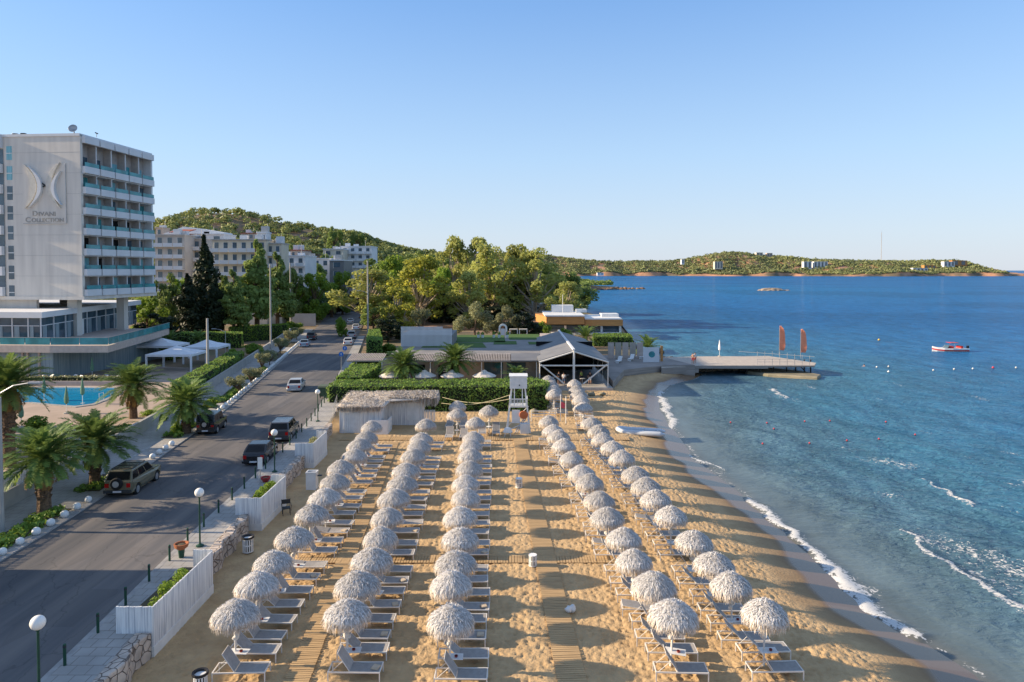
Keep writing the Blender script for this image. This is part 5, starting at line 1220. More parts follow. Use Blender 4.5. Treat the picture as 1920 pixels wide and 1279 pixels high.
for k in range(6): 
    xs = X_(841,yf+.8,1.5); MB().box(xs-.7,xs+.7,yf+.9,yf+.94,.5+k*.32,.62+k*.32).build('louvre', m_white, res, world=True)
# grey slatted enclosure on the left rear
x0,x1 = X_(752,103,3),X_(848,103,3); t = thing('slatted_enclosure','grey slatted enclosure behind the left restaurant palm','fence',(x0,103,0))
m1 = MB(); n_ = 44
for k in range(n_): m1.box(lerp(0,x1-x0,k/n_),lerp(0,x1-x0,(k+.7)/n_),0,.06,2.2,6.0+(.9 if k < 36 else .6))
m1.build('slats', m_hotel2, t); MB().box(0,x1-x0,.08,9,2,5.6).build('backing_wall', m_roofg, t)
# white arch and small gate arches on the far rim of the roof lawn
x,y = X_(943,124,3.6),124; t = thing('white_arch','white round-topped archway on the roof garden','archway',(x,y,2.9))
m1 = MB(); 
for s_ in (-1,1): m1.box(s_*.62-.16,s_*.62+.16,-.15,.15,0,2.0)
for k in range(8):
    a0_,a1_ = math.pi*k/8,math.pi*(k+1)/8
    m1.hexa([(.46*math.cos(a0_),-.15,2+.46*math.sin(a0_)),(.78*math.cos(a0_),-.15,2+.78*math.sin(a0_)),(.78*math.cos(a0_),.15,2+.78*math.sin(a0_)),(.46*math.cos(a0_),.15,2+.46*math.sin(a0_))],[(.46*math.cos(a1_),-.15,2+.46*math.sin(a1_)),(.78*math.cos(a1_),-.15,2+.78*math.sin(a1_)),(.78*math.cos(a1_),.15,2+.78*math.sin(a1_)),(.46*math.cos(a1_),.15,2+.46*math.sin(a1_))])
m1.build('arch_frame', m_white, t); MB().box(-.4,.4,-.03,.03,0,1.9).build('door_leaf', m_hotel2, t)
for u,lab in ((963,'white framed garden seat canopy, left of two on the roof garden rim'),(981,'white framed garden seat canopy, right of two on the roof garden rim')):
    x = X_(u,126,3); t = thing('seat_canopy',lab,'garden seat',(x,126,3.0)); m1 = MB(); [m1.box(s_*.7-.06,s_*.7+.06,-.3,.3,0,1.4) for s_ in (-1,1)]; m1.build('frame', m_white, t); MB().box(-.76,.76,-.36,.36,1.41,1.6).build('canopy', m_cream, t, bevel=.05); MB().box(-.63,.63,-.25,.25,.3,.42).build('seat', m_brownwall, t)
for u in (897,905,926,936,951): 
    x = X_(u,yv(634,zr),zr); y = yv(634,zr); t = thing('flower_pot','white pot with small shrub on the roof terrace, %s from the left' % ORD((897,905,926,936,951).index(u)+1),'plant pot',(x,y,zr+.06)); MB().lathe([(.2,0),(.28,.5),(.24,.5)],10).build('pot', m_white, t)
    V,Q = leafcloud([(0,0,.75,.3,.3,.35)],120,.16,u); mesh_np('shrub', V, Q, m_fhedge, t)
m1 = MB(); m1.box(X_(770,127,2.6),X_(1060,127,2.6),126.8,127.2,1,3.3); tag(m1.build('terrace_rim_wall', m_pink),'low pale wall along the far rim of the roof garden','wall')
# pavilion with open gable front
px0,px1 = UX(1012,87.5,3),UX(1140,87.5,3); pz_e = ZV(679,87.5); pz_a = ZV(659,87.5); pyb = 116.0; mid = (px0+px1)/2
pav = thing('glazed_pavilion','open-fronted pavilion with white trusses and grey sheet roof beside the beach','pavilion',(mid,87.5,.3))
W2 = (px1-px0)/2; ze,zp_ = pz_e-.3,pz_a-.3; Lp_ = pyb-87.5
for s_ in (-1,1):
    m1 = MB(); m1.hexa([(0,.3,zp_+.02),(s_*(W2+.15),.3,ze+.02),(s_*(W2+.15),Lp_,ze+.02),(0,Lp_,zp_+.02)],[(0,.3,zp_+.12),(s_*(W2+.15),.3,ze+.12),(s_*(W2+.15),Lp_,ze+.12),(0,Lp_,zp_+.12)]); m1.build('roof_panel', m_roofg, pav)
m1 = MB(); m1.box(-.15,.15,-.1,Lp_,zp_+.13,zp_+.3); m1.build('ridge_cap', m_hotel2, pav)
for j in (0,.9,1.8):
    m1 = MB(); 
    for s_ in (-1,1): m1.tube((0,j,zp_-.02),(s_*(W2+.1),j,ze-.02),.11 if j == 0 else .07)
    m1.build('rafter', m_frame, pav)
MB().tube((-W2,0,ze-.45),(W2,0,ze-.45),.10).build('tie_beam', m_frame, pav); MB().tube((0,0,0),(0,0,zp_+.1),.15,n=8).build('king_post', m_frame, pav)
for s_ in (-1,1):
    MB().tube((s_*W2*.97,0,ze-.3),(s_*W2*.28,0,.5),.10).build('diagonal_brace', m_frame, pav)
    for j in (0,5,10,15,20): MB().tube((s_*W2,j,-.3),(s_*W2,j,ze),.07).build('side_post', m_frame, pav)
MB().box(W2-.03,W2+.01,.2,Lp_,.9,ze-.1).build('side_glazing', glass('pale_glass', (.16,.20,.22), rough=.15), pav)
MB().box(-W2+.1,W2-.1,16,16.1,0,zp_-.4).build('inner_wall', m_dglass, pav); MB().box(-W2-.2,W2+.6,-.4,Lp_,-1.2,.02).build('floor_slab', m_conc, pav)
MB().box(-W2,-W2+.06,4.3,16,0,ze-.1).build('left_wall', m_plaster, pav)
for k,(dx_,dy_) in enumerate(((-2.4,4),(-.5,6),(1.4,3),(2.9,5),(0.9,9))):
    t = thing('dining_table','small white dining table inside the pavilion, %s from the left' % ORD([-2.4,-.5,.9,1.4,2.9].index(dx_)+1),'table',(mid+dx_,87.5+dy_,.32),0,'dining tables in the pavilion'); MB().lathe([(.4,.70),(.4,.74)],12).build('table_top', m_white, t); MB().tube((0,0,0),(0,0,.7),.04).build('pedestal', m_metal, t)
# small straw parasols behind the hedge
for k,(u,where) in enumerate(((733,'leftmost, by the palm with the orange trunk'),(796,'second from the left'),(848,'below the right restaurant palm'),(908,'rightmost, near the lifeguard tower'))):
    y = 84.0; x = UX(u,y,2.6); t = thing('terrace_parasol','small brownish straw parasol peeping over the hedge, '+where,'parasol',(x,y,0),0,'small terrace parasols behind the hedge')
    MB().lathe([(1.5,2.35),(1.45,2.42),(.8,2.72),(.35,2.9),(.3,3.0),(.05,3.12)],14).build('straw_canopy', m_strawhut, t); MB().tube((0,0,0),(0,0,2.9),.05).build('pole', m_pole, t)
# deck wall and fence right of the pavilion
dk = thing('sea_terrace','grey timber sea terrace with tall screen fence between pavilion and pier','terrace',(13,100,0))
dpts = [(px1+.8,88.5),P(1170,698,.6),P(1240,690,.6),P(1303,689,.6),(24.5,116),(px1+1.2,116)]
m1 = MB(); m1.prism([tuple(p) for p in dpts], -2, .95); m1.build('deck', m_decks, dk, world=True)
for k in range(5):
    ua,ub = 1140+k*13.5,1151.5+k*13.5; y = 111.5; m1 = MB(); m1.box(UX(ua,y,2),UX(ub,y,2),y,y+.08,.96,3.6); m1.build('fence_panel', m_plaster if k%2 else m_pink, dk, world=True)
m1 = MB(); x0 = UX(1206,107,2); x1 = UX(1236,107,2); m1.box(x0,x1,107,107.1,.96,3.3); m1.build('mural_panel', m_hotel2, dk, world=True)
m1 = MB(); xm = (x0+x1)/2; m1.ico((xm+.1,106.97,2.2),.5,sy=.04,seg=14,rings=8); m1.build('mural_shape', m_teal, dk, world=True)
MB().box(UX(1239,108,2),UX(1243,108,2),108,108.3,.96,3.4).build('gate_post', m_orange, dk, world=True)
lo2 = None
for k,(u,v) in enumerate(((1204,672),(1213,673),(1183,676),(1160,680))):
    x,y = P(u,v,.96); o = copy_tree(lo); o.location = (x,y,.96); tag(o,'white lounger on the grey sea terrace, %s from the right' % ORD(4-k if k>1 else 2-k),'lounger'); o['group'] = 'white loungers on the sea terrace'
# pier
pr = thing('timber_pier','weathered timber swimming pier on dark piles reaching into the sea','pier',(24,106,.8))
q = [P(1240,690,.75),P(1310,686,.75),P(1440,686,.75),P(1527,686,.75),P(1530,681,.75),P(1440,668,.75),P(1310,669,.75),P(1240,671,.75)]
m1 = MB(); m1.prism(q,.58,.8); m1.build('deck', m_deck, pr, world=True)
m1 = MB(); 
for i in range(3):
    a,b_ = q[i],q[i+1]; zf_ = (-.3,.32,.55)[i]; m1.hexa([(a[0],a[1]-.06,zf_),(b_[0],b_[1]-.06,zf_),(b_[0],b_[1]-.003,zf_),(a[0],a[1]-.003,zf_)],[(a[0],a[1]-.06,.74),(b_[0],b_[1]-.06,.74),(b_[0],b_[1]-.003,.74),(a[0],a[1]-.003,.74)])
m1.build('fascia', m_decks, pr, world=True)
for u in (1400,1425,1450,1475,1492,1508,1520):
    for v in (685,674): x,y = P(u,v,.6); MB().tube((x,y,-2),(x,y,.58),.10).build('pile', m_black, pr, world=True)
x,y = P(1500,685,.6); MB().tube((x,y,.5),(x+1.6,y,-1.2),.07).build('pile_brace', m_black, pr, world=True)
for u in range(1420,1530,14):
    for v in (669.5 if u < 1450 else 669.5+(u-1450)*.13, 685): 
        x,y = P(u,v,.78); MB().tube((x,y,.8),(x,y,1.75),.03).build('railing_post', m_metal, pr, world=True)
m1 = MB(); a = P(1420,685,.78); b_ = P(1526,685,.78); m1.tube((a[0],a[1],1.72),(b_[0],b_[1],1.72),.025); m1.tube((a[0],a[1],1.3),(b_[0],b_[1],1.3),.02); a = P(1385,669.5,.78); b_ = P(1527,680,.78); m1.tube((a[0],a[1],1.72),(b_[0],b_[1],1.72),.025); m1.build('rope_rail', m_metal, pr, world=True)
# flags and closed parasol on the pier
for u,v0,v1,lab in ((1461,611,668,'tall coral feather flag on the pier, left of two'),(1501,617,672,'tall coral feather flag near the pier head, right of two')):
    x,y = P(u,v1,.8); hh = ZV(v0,y)-.8; t = thing('feather_flag',lab,'flag',(x,y,.8),0,'coral feather flags on the pier')
    MB().path([(0,0,0),(0,0,hh*.9),(.12,0,hh*.98),(.35,0,hh)],.035,6).build('pole', m_metal, t)
    m1 = MB(); n_ = 10; zs_ = [lerp(hh*.20,hh,k/n_) for k in range(n_+1)]; wd = [.75,.85,.9,.93,.93,.92,.9,.84,.74,.58,.2]
    V = [(.04,.05*math.sin(z*1.7),z) for z in zs_]+[(.04+wd[k]*1.05,.10*math.sin(zs_[k]*2.1+1),zs_[k]-.05*wd[k]) for k in range(n_+1)]
    V += [(p[0],p[1]+.02,p[2]) for p in V]; nn = n_+1
    m1.add(V,[(i,i+nn,i+nn+1,i+1) for i in range(n_)]+[(2*nn+i,2*nn+i+1,3*nn+i+1,3*nn+i) for i in range(n_)]+[(nn+i,3*nn+i,3*nn+i+1,nn+i+1) for i in range(n_)]); m1.build('flag_cloth', m_flag, t)
x,y = P(1349,668,.8); o = copy_tree(um); o.location = (x,y,.8); tag(o,'closed white parasol standing alone on the pier','parasol'); o['group'] = 'closed parasol on the pier'
for c_ in o.children:
    if c_.name.startswith('folded'): c_.data = c_.data.copy(); c_.data.materials.clear(); c_.data.materials.append(m_tent)
# rocks and slab under the pier
def rocks(name,label,pts,cat='rocks',mm=m_rock,flat=.6,seed=1,smooth=False):
    rg_ = random.Random(seed); m1 = MB()
    for (x,y,z,r) in pts: m1.ico((x,y,z),r,sx=rg_.uniform(.9,1.5),sy=rg_.uniform(.7,1.2),sz=flat*rg_.uniform(.6,1.2),seg=9,rings=6,jit=.22,rng=rg_)
    return tag(m1.build(name,mm,smooth=smooth),label,cat)
rg = random.Random(5)
for k in range(16):
    f = k/15; x,y = P(lerp(1300,1405,f),lerp(693,690,f)+rg.uniform(-1.5,1.5),-.5); rocks('shore_boulder','dark boulder under the near edge of the pier, %s from the left' % ORD(k+1),[(x,y+.6,-.6,rg.uniform(.6,1.05))],'rock',seed=k)
for o_ in list(col.objects):
    if o_.name.startswith('shore_boulder'): o_['group'] = 'boulders under the pier'
m1 = MB(); q = [P(u,v,-.45) for u,v in ((1398,697),(1440,702),(1500,706),(1534,708),(1540,703),(1500,696),(1440,690),(1400,687))]; m1.prism([tuple(p) for p in q],-1.6,-.38); o = m1.build('concrete_slab', m_pave_slab); o.modifiers.new('b','BEVEL').width = .15
tag(o,'long algae-brown concrete slab sloping into the sea before the pier','slab')
# shore stones right of the terrace under the low palm
for k in range(12):
    x = rg.uniform(24,30); y = rg.uniform(118,134); 
    rocks('shore_boulder','dark boulder on the shore behind the terrace, %s of a cluster by the low palm' % ORD(k+1),[(x,y,-.5,rg.uniform(.7,1.3))],'rock',seed=50+k)['group'] = 'boulders behind the sea terrace'
# ------------------------------------------------------------ white villa with orange timber fascia
yv_ = 158.0
vil = thing('beach_villa','flat-roofed white beach villa with orange timber fascia among the trees','villa',(UX(1090,yv_,2),yv_,.6))
def vb(u0,u1,y0,y1,z0,z1,mm,nm,bev=0): return MB().box(UX(u0,y0,3),UX(u1,y0,3),y0,y1,z0,z1).build(nm,mm,vil,world=True,bevel=bev)
za_ = ZV(607,yv_); zb_ = ZV(591,yv_); 
vb(1025,1096,yv_-2,yv_+14,za_,zb_-.2,m_orange,'fascia'); vb(1022,1097,yv_-2.2,yv_+15,zb_-.19,zb_+.1,m_white,'roof')
vb(1097.2,1168,yv_+1,yv_+14,za_-.6,zb_-1.1,m_orange,'fascia'); vb(1097.2,1166,yv_+.9,yv_+14.5,zb_-1.09,zb_-.8,m_white,'roof')
m1 = MB(); x0 = UX(1004,yv_+8,3); x1 = UX(1024.5,yv_-2,3); m1.hexa([(x0,yv_+8,za_),(x1,yv_-2,za_),(x1,yv_+12,za_),(x0,yv_+13,za_)],[(x0,yv_+8,zb_-.2),(x1,yv_-2,zb_-.2),(x1,yv_+12,zb_-.2),(x0,yv_+13,zb_-.2)]); m1.build('fascia',m_orange,vil,world=True)
vb(1026,1164,yv_+3,yv_+12,.6,za_-.61,m_bglass,'glazing')
for u in (1026,1060,1096,1128,1163): vb(u-2,u+2,yv_+2.3,yv_+2.9,.6,za_-.62,m_white,'pillar')
vb(1035,1075,yv_+9,yv_+13,zb_+.11,zb_+1.8,m_hotel2,'roof_room'); vb(1080,1100,yv_+8,yv_+11,zb_+.11,zb_+.9,m_white,'roof_unit'); vb(1128,1160,yv_+6,yv_+10,zb_-.79,zb_-.1,m_white,'roof_unit')
MB().tube((UX(1055,yv_+8,9),yv_+8,zb_),(UX(1055,yv_+8,9),yv_+8,zb_+4.5),.06).build('mast',m_white,vil,world=True)
MB().box(UX(1022,yv_-3,1),UX(1170,yv_-3,1),yv_-3,yv_+3,.3,.9).build('plinth',m_hotel2,vil,world=True)
# ------------------------------------------------------------ palms
def palm_fronds(seed, n=64, L=3.0, leaf=.5, elmin=-14, elmax=86):
    rng = np.random.default_rng(seed); V = []; Q = []
    for i in range(n):
        az = i*2.399+rng.normal(0,.12); f = (i+.5)/n; el = R(lerp(elmax,elmin,f**.85)+rng.normal(0,5)); LL = L*(1-.22*(f < .15))*rng.uniform(.86,1.08)
        m_ = 15; pts = []; p = np.array([0,0,0.]); e = el; droop = R(rng.uniform(45,75))*(1-.2*f)
        for k in range(m_+1):
            pts.append(p.copy()); e2 = el-droop*(k/m_)**1.5; p = p+LL/m_*np.array([math.cos(az)*math.cos(e2), math.sin(az)*math.cos(e2), math.sin(e2)])
        side = np.array([-math.sin(az), math.cos(az), 0])
        for k in range(m_):   # rachis
            w_ = .035*(1-k/m_)+.008; b = len(V); V += [pts[k]-side*w_, pts[k]+side*w_, pts[k+1]+side*w_*.9, pts[k+1]-side*w_*.9]; Q.append((b,b+1,b+2,b+3))
        nl = 34
        for k in range(nl):
            t = .10+.9*(k+.5)/nl; q = t*m_; i0 = min(int(q),m_-1); p0 = pts[i0]+(pts[i0+1]-pts[i0])*(q-i0); d = pts[i0+1]-pts[i0]; d = d/np.linalg.norm(d)
            up = np.cross(d, side); up = up if up[2] > 0 else -up
            ll = leaf*math.sin(math.pi*min(1,.12+t*.82))**.6*rng.uniform(.85,1.1)
            for s_ in (-1,1):
                v = side*s_*.80+d*.62+up*rng.uniform(.05,.42); v = v/np.linalg.norm(v); tip = p0+v*ll-np.array([0,0,.10*ll]); w_ = d*.034
                b = len(V); V += [p0-w_, p0+w_, (p0+tip)/2+w_*1.1+up*.01, (p0+tip)/2-w_*1.1, tip]
                Q.append((b,b+1,b+2,b+3)); V.append(tip+w_*.2); Q.append((b+3,b+2,b+5,b+4))
    return np.array(V), Q
def palm(name, x, y, z, h, L, label, seed, tr=.34, orange=False, tilt=(0,0), n=96, trunk=True):
    t = thing(name, label, 'palm tree', (x,y,z), random.uniform(0,6)); tt = Vector((tilt[0],tilt[1],h))
    V, Q = palm_fronds(seed, n, L, L*.17); V = V+np.array(tt); mesh_np('fronds', V, Q, m_palm, t)
    if trunk:
        m1 = MB(); pts = [(0,0,-.3)]+[(tilt[0]*k/8,tilt[1]*k/8,h*k/8) for k in range(1,9)]; rr_ = [tr*1.15,tr*1.05,tr,tr*.95,tr*.95,tr,tr*1.0,tr*1.25,tr*1.2]
        m1.path(pts,rr_,12)
        rg_ = random.Random(seed)
        for k in range(150):
            zz = rg_.uniform(.2,1)**.8*h; a = rg_.uniform(0,6.28); r_ = tr*(1.0 if zz < h*.8 else 1.22); f = zz/h
            m1.obox((tilt[0]*f+r_*math.cos(a),tilt[1]*f+r_*math.sin(a),zz),(.10,.14,.22),a,0,.5)
        m1.build('trunk', m_ptrunk, t)
    V, Q = palm_fronds(seed+9, 14 if orange else 9, L*.62, L*.12, -58, -20); V = V+np.array(tt)-np.array([0,0,.15]); mesh_np('dry_fronds', V, Q, m_palmd if orange else m_palm, t)
    return t
palm('date_palm',*P(17,872,1.0),1.0,ZV(728,48.5)-1.1,3.3,'tall date palm at the left edge of the photo, behind the slat fence',21,tr=.42,orange=True)
palm('date_palm',UX(83,40.2,1),40.2,.95,ZV(862,40.2)-.9,2.75,'nearest date palm, on the pavement left of the olive-gold suv',22,tr=.36,orange=True)
palm('date_palm',UX(178,45.6,1),45.6,.95,ZV(832,45.6)-.9,2.9,'date palm on the pavement directly behind the olive-gold suv',23,tr=.34)
palm('date_palm',UX(250,66.5,1),66.5,.95,ZV(722,66.5)-1,3.3,'date palm at the right end of the pool, inside the garden wall',24,tr=.36,orange=True)
palm('date_palm',UX(350,60.3,1),60.3,.95,ZV(758,60.3)-.9,3.1,'date palm on the pavement behind the black off-roader',25,tr=.36)
palm('date_palm',UX(757,85,1),85,0,ZV(685,85),3.1,'date palm with orange trunk before the restaurant, left of two',26,tr=.33,orange=True)
palm('date_palm',UX(853,86,1),86,0,ZV(677,86),3.1,'date palm before the restaurant doorway, right of two',27,tr=.33)
palm('young_palm',UX(968,88,1),88,0,1.6,2.2,'young palm with arching fronds behind the lifeguard tower',28,tr=.25,n=34)
palm('young_palm',UX(903,86,1),86,0,.9,1.5,'low young palm by the restaurant wall left of the round grille',29,tr=.2,n=30)
palm('date_palm',UX(592,196,1),196,gzf(UX(592,196),196),ZV(568,196)-1.3,4.6,'distant date palm left of the road beyond the wire fence, left of two',30,tr=.4)
palm('date_palm',UX(622,205,1),205,gzf(UX(622,205),205),ZV(567,205)-1.3,5.2,'distant broad date palm left of the road, right of two',31,tr=.4,orange=True)
palm('young_palm',UX(1097,128,2),128,1.2,1.6,3.6,'stemless palm between the pavilion roof and the villa',32,n=40)
palm('young_palm',UX(1214,118,1),118,.6,1.3,3.3,'stemless palm above the mural fence at the water',33,n=40)
palm('young_palm',UX(318,121,1),121,.9,2.0,2.8,'small spiky palm behind the white tents, left of two',34,n=30)
palm('young_palm',UX(372,124,1),124,.9,1.8,2.6,'small spiky palm behind the white tents, right of two',35,n=30)
# ------------------------------------------------------------ trees
TP = {}
def proto_tree(kind):
    if kind in TP: return TP[kind]
    s_ = len(TP)*13+5; rg_ = random.Random(s_); bl = []; limbs = []; Ht = 10.0
    if kind.startswith('pine'):
        fm = m_fpine; bm = m_trunk; sz = .40; n = 300
        for k in range(17):
            f = k/16; z = lerp(2.6,9.4,f); rad = lerp(2.9,.5,f**1.2)*rg_.uniform(.75,1.1); 
            for j in range(4 if f < .8 else 2):
                a = rg_.uniform(0,6.28); c_ = (rad*.62*math.cos(a),rad*.62*math.sin(a),z+rg_.uniform(-.3,.3)); bl.append(c_+(rad*.50,rad*.50,.42,.55)); limbs.append(((0,0,z-.6),c_,.07))
    elif kind.startswith('cyp'):
        fm = m_fdark; bm = m_trunk; sz = .42; n = 520
        for k in range(12):
            f = k/11; r_ = 2.2*math.sin(math.pi*min(1,.16+f*.80))**.7*(1 if f < .6 else lerp(1,.35,(f-.6)/.4)); a = rg_.uniform(0,6.28); bl.append((r_*.3*math.cos(a),r_*.3*math.sin(a),lerp(1.0,9.5,f),r_*.85,r_*.85,.95,.8))
    elif kind.startswith('euc'):
        fm = {'euca':m_feuc,'eucb':m_feuc,'eucy':m_fyel,'eucc':m_feuc}[kind]; bm = m_trunkp; sz = .38; n = 140
        for k in range(38):
            z = rg_.uniform(1.8,9.4); rad = 3.2*math.sin(math.pi*(.25+.62*(z-1.8)/7.6)); a = rg_.uniform(0,6.28); r_ = rad*rg_.uniform(.25,1); c_ = (r_*math.cos(a),r_*math.sin(a),z); q_ = rg_.uniform(.65,1.15)
            bl.append(c_+(q_,q_,q_*.85,q_*q_)); limbs.append(((r_*.2*math.cos(a),r_*.2*math.sin(a),z*.5),c_,.09))
    elif kind.startswith('round'):
        fm = {'rounda':m_fpine,'roundc':m_fpine,'roundb':m_fbri,'roundd':m_fdark,'roundy':m_fyel}[kind]; bm = m_trunk; sz = .45; n = 210
        for k in range(30):
            z = rg_.uniform(1.2,8.9); rad = 3.6*math.sin(math.pi*(.22+.62*(z-1)/8)); a = rg_.uniform(0,6.28); r_ = rad*rg_.uniform(.4,1); q_ = rg_.uniform(.9,1.35)
            c_ = (r_*math.cos(a),r_*math.sin(a),z); bl.append(c_+(q_,q_,q_*.8,1)); limbs.append(((0,0,z*.5),c_,.08))
    elif kind == 'pepper':
        fm = m_foliv; bm = m_trunk; sz = .40; n = 260
        for k in range(26):
            a = rg_.uniform(0,6.28); r_ = 4.2*math.sqrt(rg_.random()); z = 8.5-.30*r_*r_*.9+rg_.uniform(-1.5,.4); q_ = rg_.uniform(1.0,1.4); z = max(1.6,z); bl.append((r_*math.cos(a),r_*math.sin(a),z,q_,q_,q_*1.2,1))
    elif kind == 'olive':
        fm = m_foliv; bm = m_trunk; sz = .55; n = 150
        for k in range(15):
            a = rg_.uniform(0,6.28); r_ = 3.6*math.sqrt(rg_.random()); z = rg_.uniform(5.2,8.6); q_ = rg_.uniform(1.3,1.9); c_ = (r_*math.cos(a),r_*math.sin(a),z); bl.append(c_+(q_,q_,q_*.8,1)); limbs.append(((0,0,2.2),c_,.16))
    elif kind == 'shrub':
        fm = m_fbri; bm = m_trunk; sz = .8; n = 150
        for k in range(16):
            a = rg_.uniform(0,6.28); r_ = 4*math.sqrt(rg_.random()); z = rg_.uniform(1.5,8.2-r_*.6); bl.append((r_*math.cos(a),r_*math.sin(a),z,1.9,1.9,1.7,1))
    V, Q = leafcloud(bl, n, sz, s_+1, flat=.6 if kind.startswith('pine') else .3)
    me = bpy.data.meshes.new(kind+'_crown'); oo = mesh_np('tmp', V, Q, fm); me = oo.data; bpy.data.objects.remove(oo)
    m1 = MB(); lean = rg_.uniform(-.4,.4); top = 9 if kind[:3] in ('pin','cyp') else 6.5
    m1.path([(0,0,-1.5),(0,0,0),(lean*.3,0,top*.35),(lean,.2,top*.7),(lean*1.2,.1,top)],[.36,.30,.24,.16,.06],8)
    for a_,b_,r_ in limbs:
        mm_ = [lerp(a_[i],b_[i],.55) for i in range(3)]; mm_[2] -= .15; m1.path([a_,mm_,b_],[r_*1.4,r_,r_*.4],5,cap=False)
    oo = m1.build('tmp', bm); tm = oo.data; bpy.data.objects.remove(oo)
    TP[kind] = (me, tm); return TP[kind]
KN = {'pin':'pine_tree','cyp':'cypress_tree','euc':'eucalyptus_tree','rou':'broadleaf_tree','pep':'pepper_tree','oli':'olive_tree','shr':'leafy_shrub'}
def tree(kind, u, vt, y, wpx, label, zb=None, cat='tree', group=None, w0=None):
    me, tm = proto_tree(kind); x = UX(u, y, 5); zb = gzf(x,y) if zb is None else zb
    h = (ZV(vt, y)-zb)/9.7; wd = wpx/F*y/2*(1.35 if kind[:3] in ('euc','rou') else 1.2 if kind[:3] in ('pin','cyp') else 1.0)
    bw = {'pin':3.3,'cyp':2.4,'euc':3.5,'rou':4.4,'pep':5.0,'oli':4.8,'shr':5.2}[kind[:3]]
    t = thing(KN[kind[:3]], label, cat, (x,y,zb-.1), random.uniform(0,6.28), group); t.scale = (wd/bw,wd/bw,max(h,.05))
    from_mesh('crown', me, t); from_mesh('trunk', tm, t); return t
T = [
('cypa',385,452,146,62,'tall dark cypress right of the hotel tower'),('cypa',352,520,138,60,'dark broad cypress against the hotel tower'),('cypa',402,520,140,50,'dark cypress before the cream apartment block'),
('rounda',308,497,150,52,'green tree peeping out at the right edge of the hotel'),('roundb',276,556,140,60,'bright low tree under the hotel tower corner'),('roundd',300,585,128,70,'dark shade tree behind the white tents'),
('pinea',482,452,150,92,'tall pine before the cream apartment block'),('pinea',438,507,140,66,'shorter pine left of the tall pine'),('pinea',520,475,160,74,'leaning pine right of the tall pine'),
('pineb',418,515,165,56,'low pine filling the gap before the cream apartment block'),('roundc',548,500,185,46,'green pine before the white block with red awning'),('roundc',588,492,222,44,'round tree before the white terraced house'),('roundc',552,455,262,40,'pine between the cream block and the ridge'),('roundc',618,474,262,36,'pine between the terraced house and the beige hill house'),('roundc',470,448,250,34,'green tree rising behind the cream block roof'),('roundb',338,520,160,44,'green tree before the grey concrete block'),
('roundd',560,530,200,60,'dark tree behind the tallest concrete pole'),('roundb',590,510,190,58,'bright green pine crown above the distant palms'),('roundd',615,540,215,50,'dark tree behind the distant palms'),('roundb',642,508,215,44,'bright green tree left of the road end'),
('euca',690,508,178,96,'big eucalyptus at the right bend of the road'),('roundd',668,545,230,60,'dark tree where the road disappears'),
('rounda',720,475,260,80,'round tree high on the slope above the road bend'),('roundb',735,478,225,66,'bright green tree above the eucalyptus at the road bend'),
('eucy',748,540,150,66,'yellow-green tree beside the orange earth bank'),('eucy',785,483,172,96,'broad yellow-green eucalyptus in the middle of the grove'),('roundb',830,500,190,50,'vivid green tree between two eucalyptus trees'),
('roundd',838,545,180,66,'dark shady tree in the middle of the grove'),('eucb',852,447,222,66,'tall feathery eucalyptus, first peak of the grove skyline'),('euca',893,449,220,60,'tall feathery eucalyptus, second peak of the grove skyline'),
('eucc',925,455,196,84,'big pale-trunked eucalyptus in the grove centre'),('eucb',880,510,175,72,'loose eucalyptus with bent pale limbs before the tall ones'),('euca',968,462,206,70,'eucalyptus right of the pale-trunked one'),
('eucb',1003,470,196,84,'eucalyptus with yellowish lower leaves near the villa'),('rounda',1040,488,215,76,'dark round tree above the villa roof'),('rounda',1080,512,250,66,'rounded tree at the right end of the grove'),('euca',1062,530,178,52,'sparse tree in front of the sea beside the villa roof'),
('pepper',890,566,142,84,'pale drooping pepper tree behind the slatted enclosure'),('pepper',945,572,140,76,'olive-green pepper tree behind the white archway'),('roundd',985,583,140,56,'dark shrub-like tree left of the villa'),
('olive',790,577,146,40,'pale round olive bush on the orange earth bank'),('roundd',728,590,140,60,'dark bushy tree left of the slatted enclosure'),
('rounda',700,562,170,44,'small green tree under the road-bend eucalyptus'),('roundd',965,520,200,60,'dark tree between eucalyptus trunks left of the villa'),('roundd',900,560,190,90,'dark undergrowth tree behind the pepper trees'),('roundd',800,548,185,60,'dark tree behind the yellow-green eucalyptus'),
('rounda',655,455,330,40,'pine on the slope right of the stepped white villas'),('rounda',700,462,300,56,'dense pine on the slope above the road'),('rounda',770,462,330,50,'pine below the skyline left of the eucalyptus peaks'),('rounda',812,470,310,56,'pine behind the first eucalyptus peak'),
('rounda',627,418,420,26,'lone tall tree on the hill ridge'),('rounda',670,428,420,26,'umbrella-shaped pine on the hill ridge'),
]
for a in T: tree(*a)
for k,(u,vt,y,wp,w_) in enumerate(((470,688,86,46,'nearest the camera'),(447,703,80,46,'second, overhanging the pavement'),(490,660,98,34,'third from the camera'),(505,655,104,34,'fourth from the camera'),(525,632,118,36,'fifth, darker'),(542,618,132,32,'sixth from the camera'),(556,612,142,28,'farthest of the row'))):
    tree('olive',u,vt,y,wp,'small pale olive tree in the left pavement beds, '+w_,.95,group='olive trees in the left pavement')
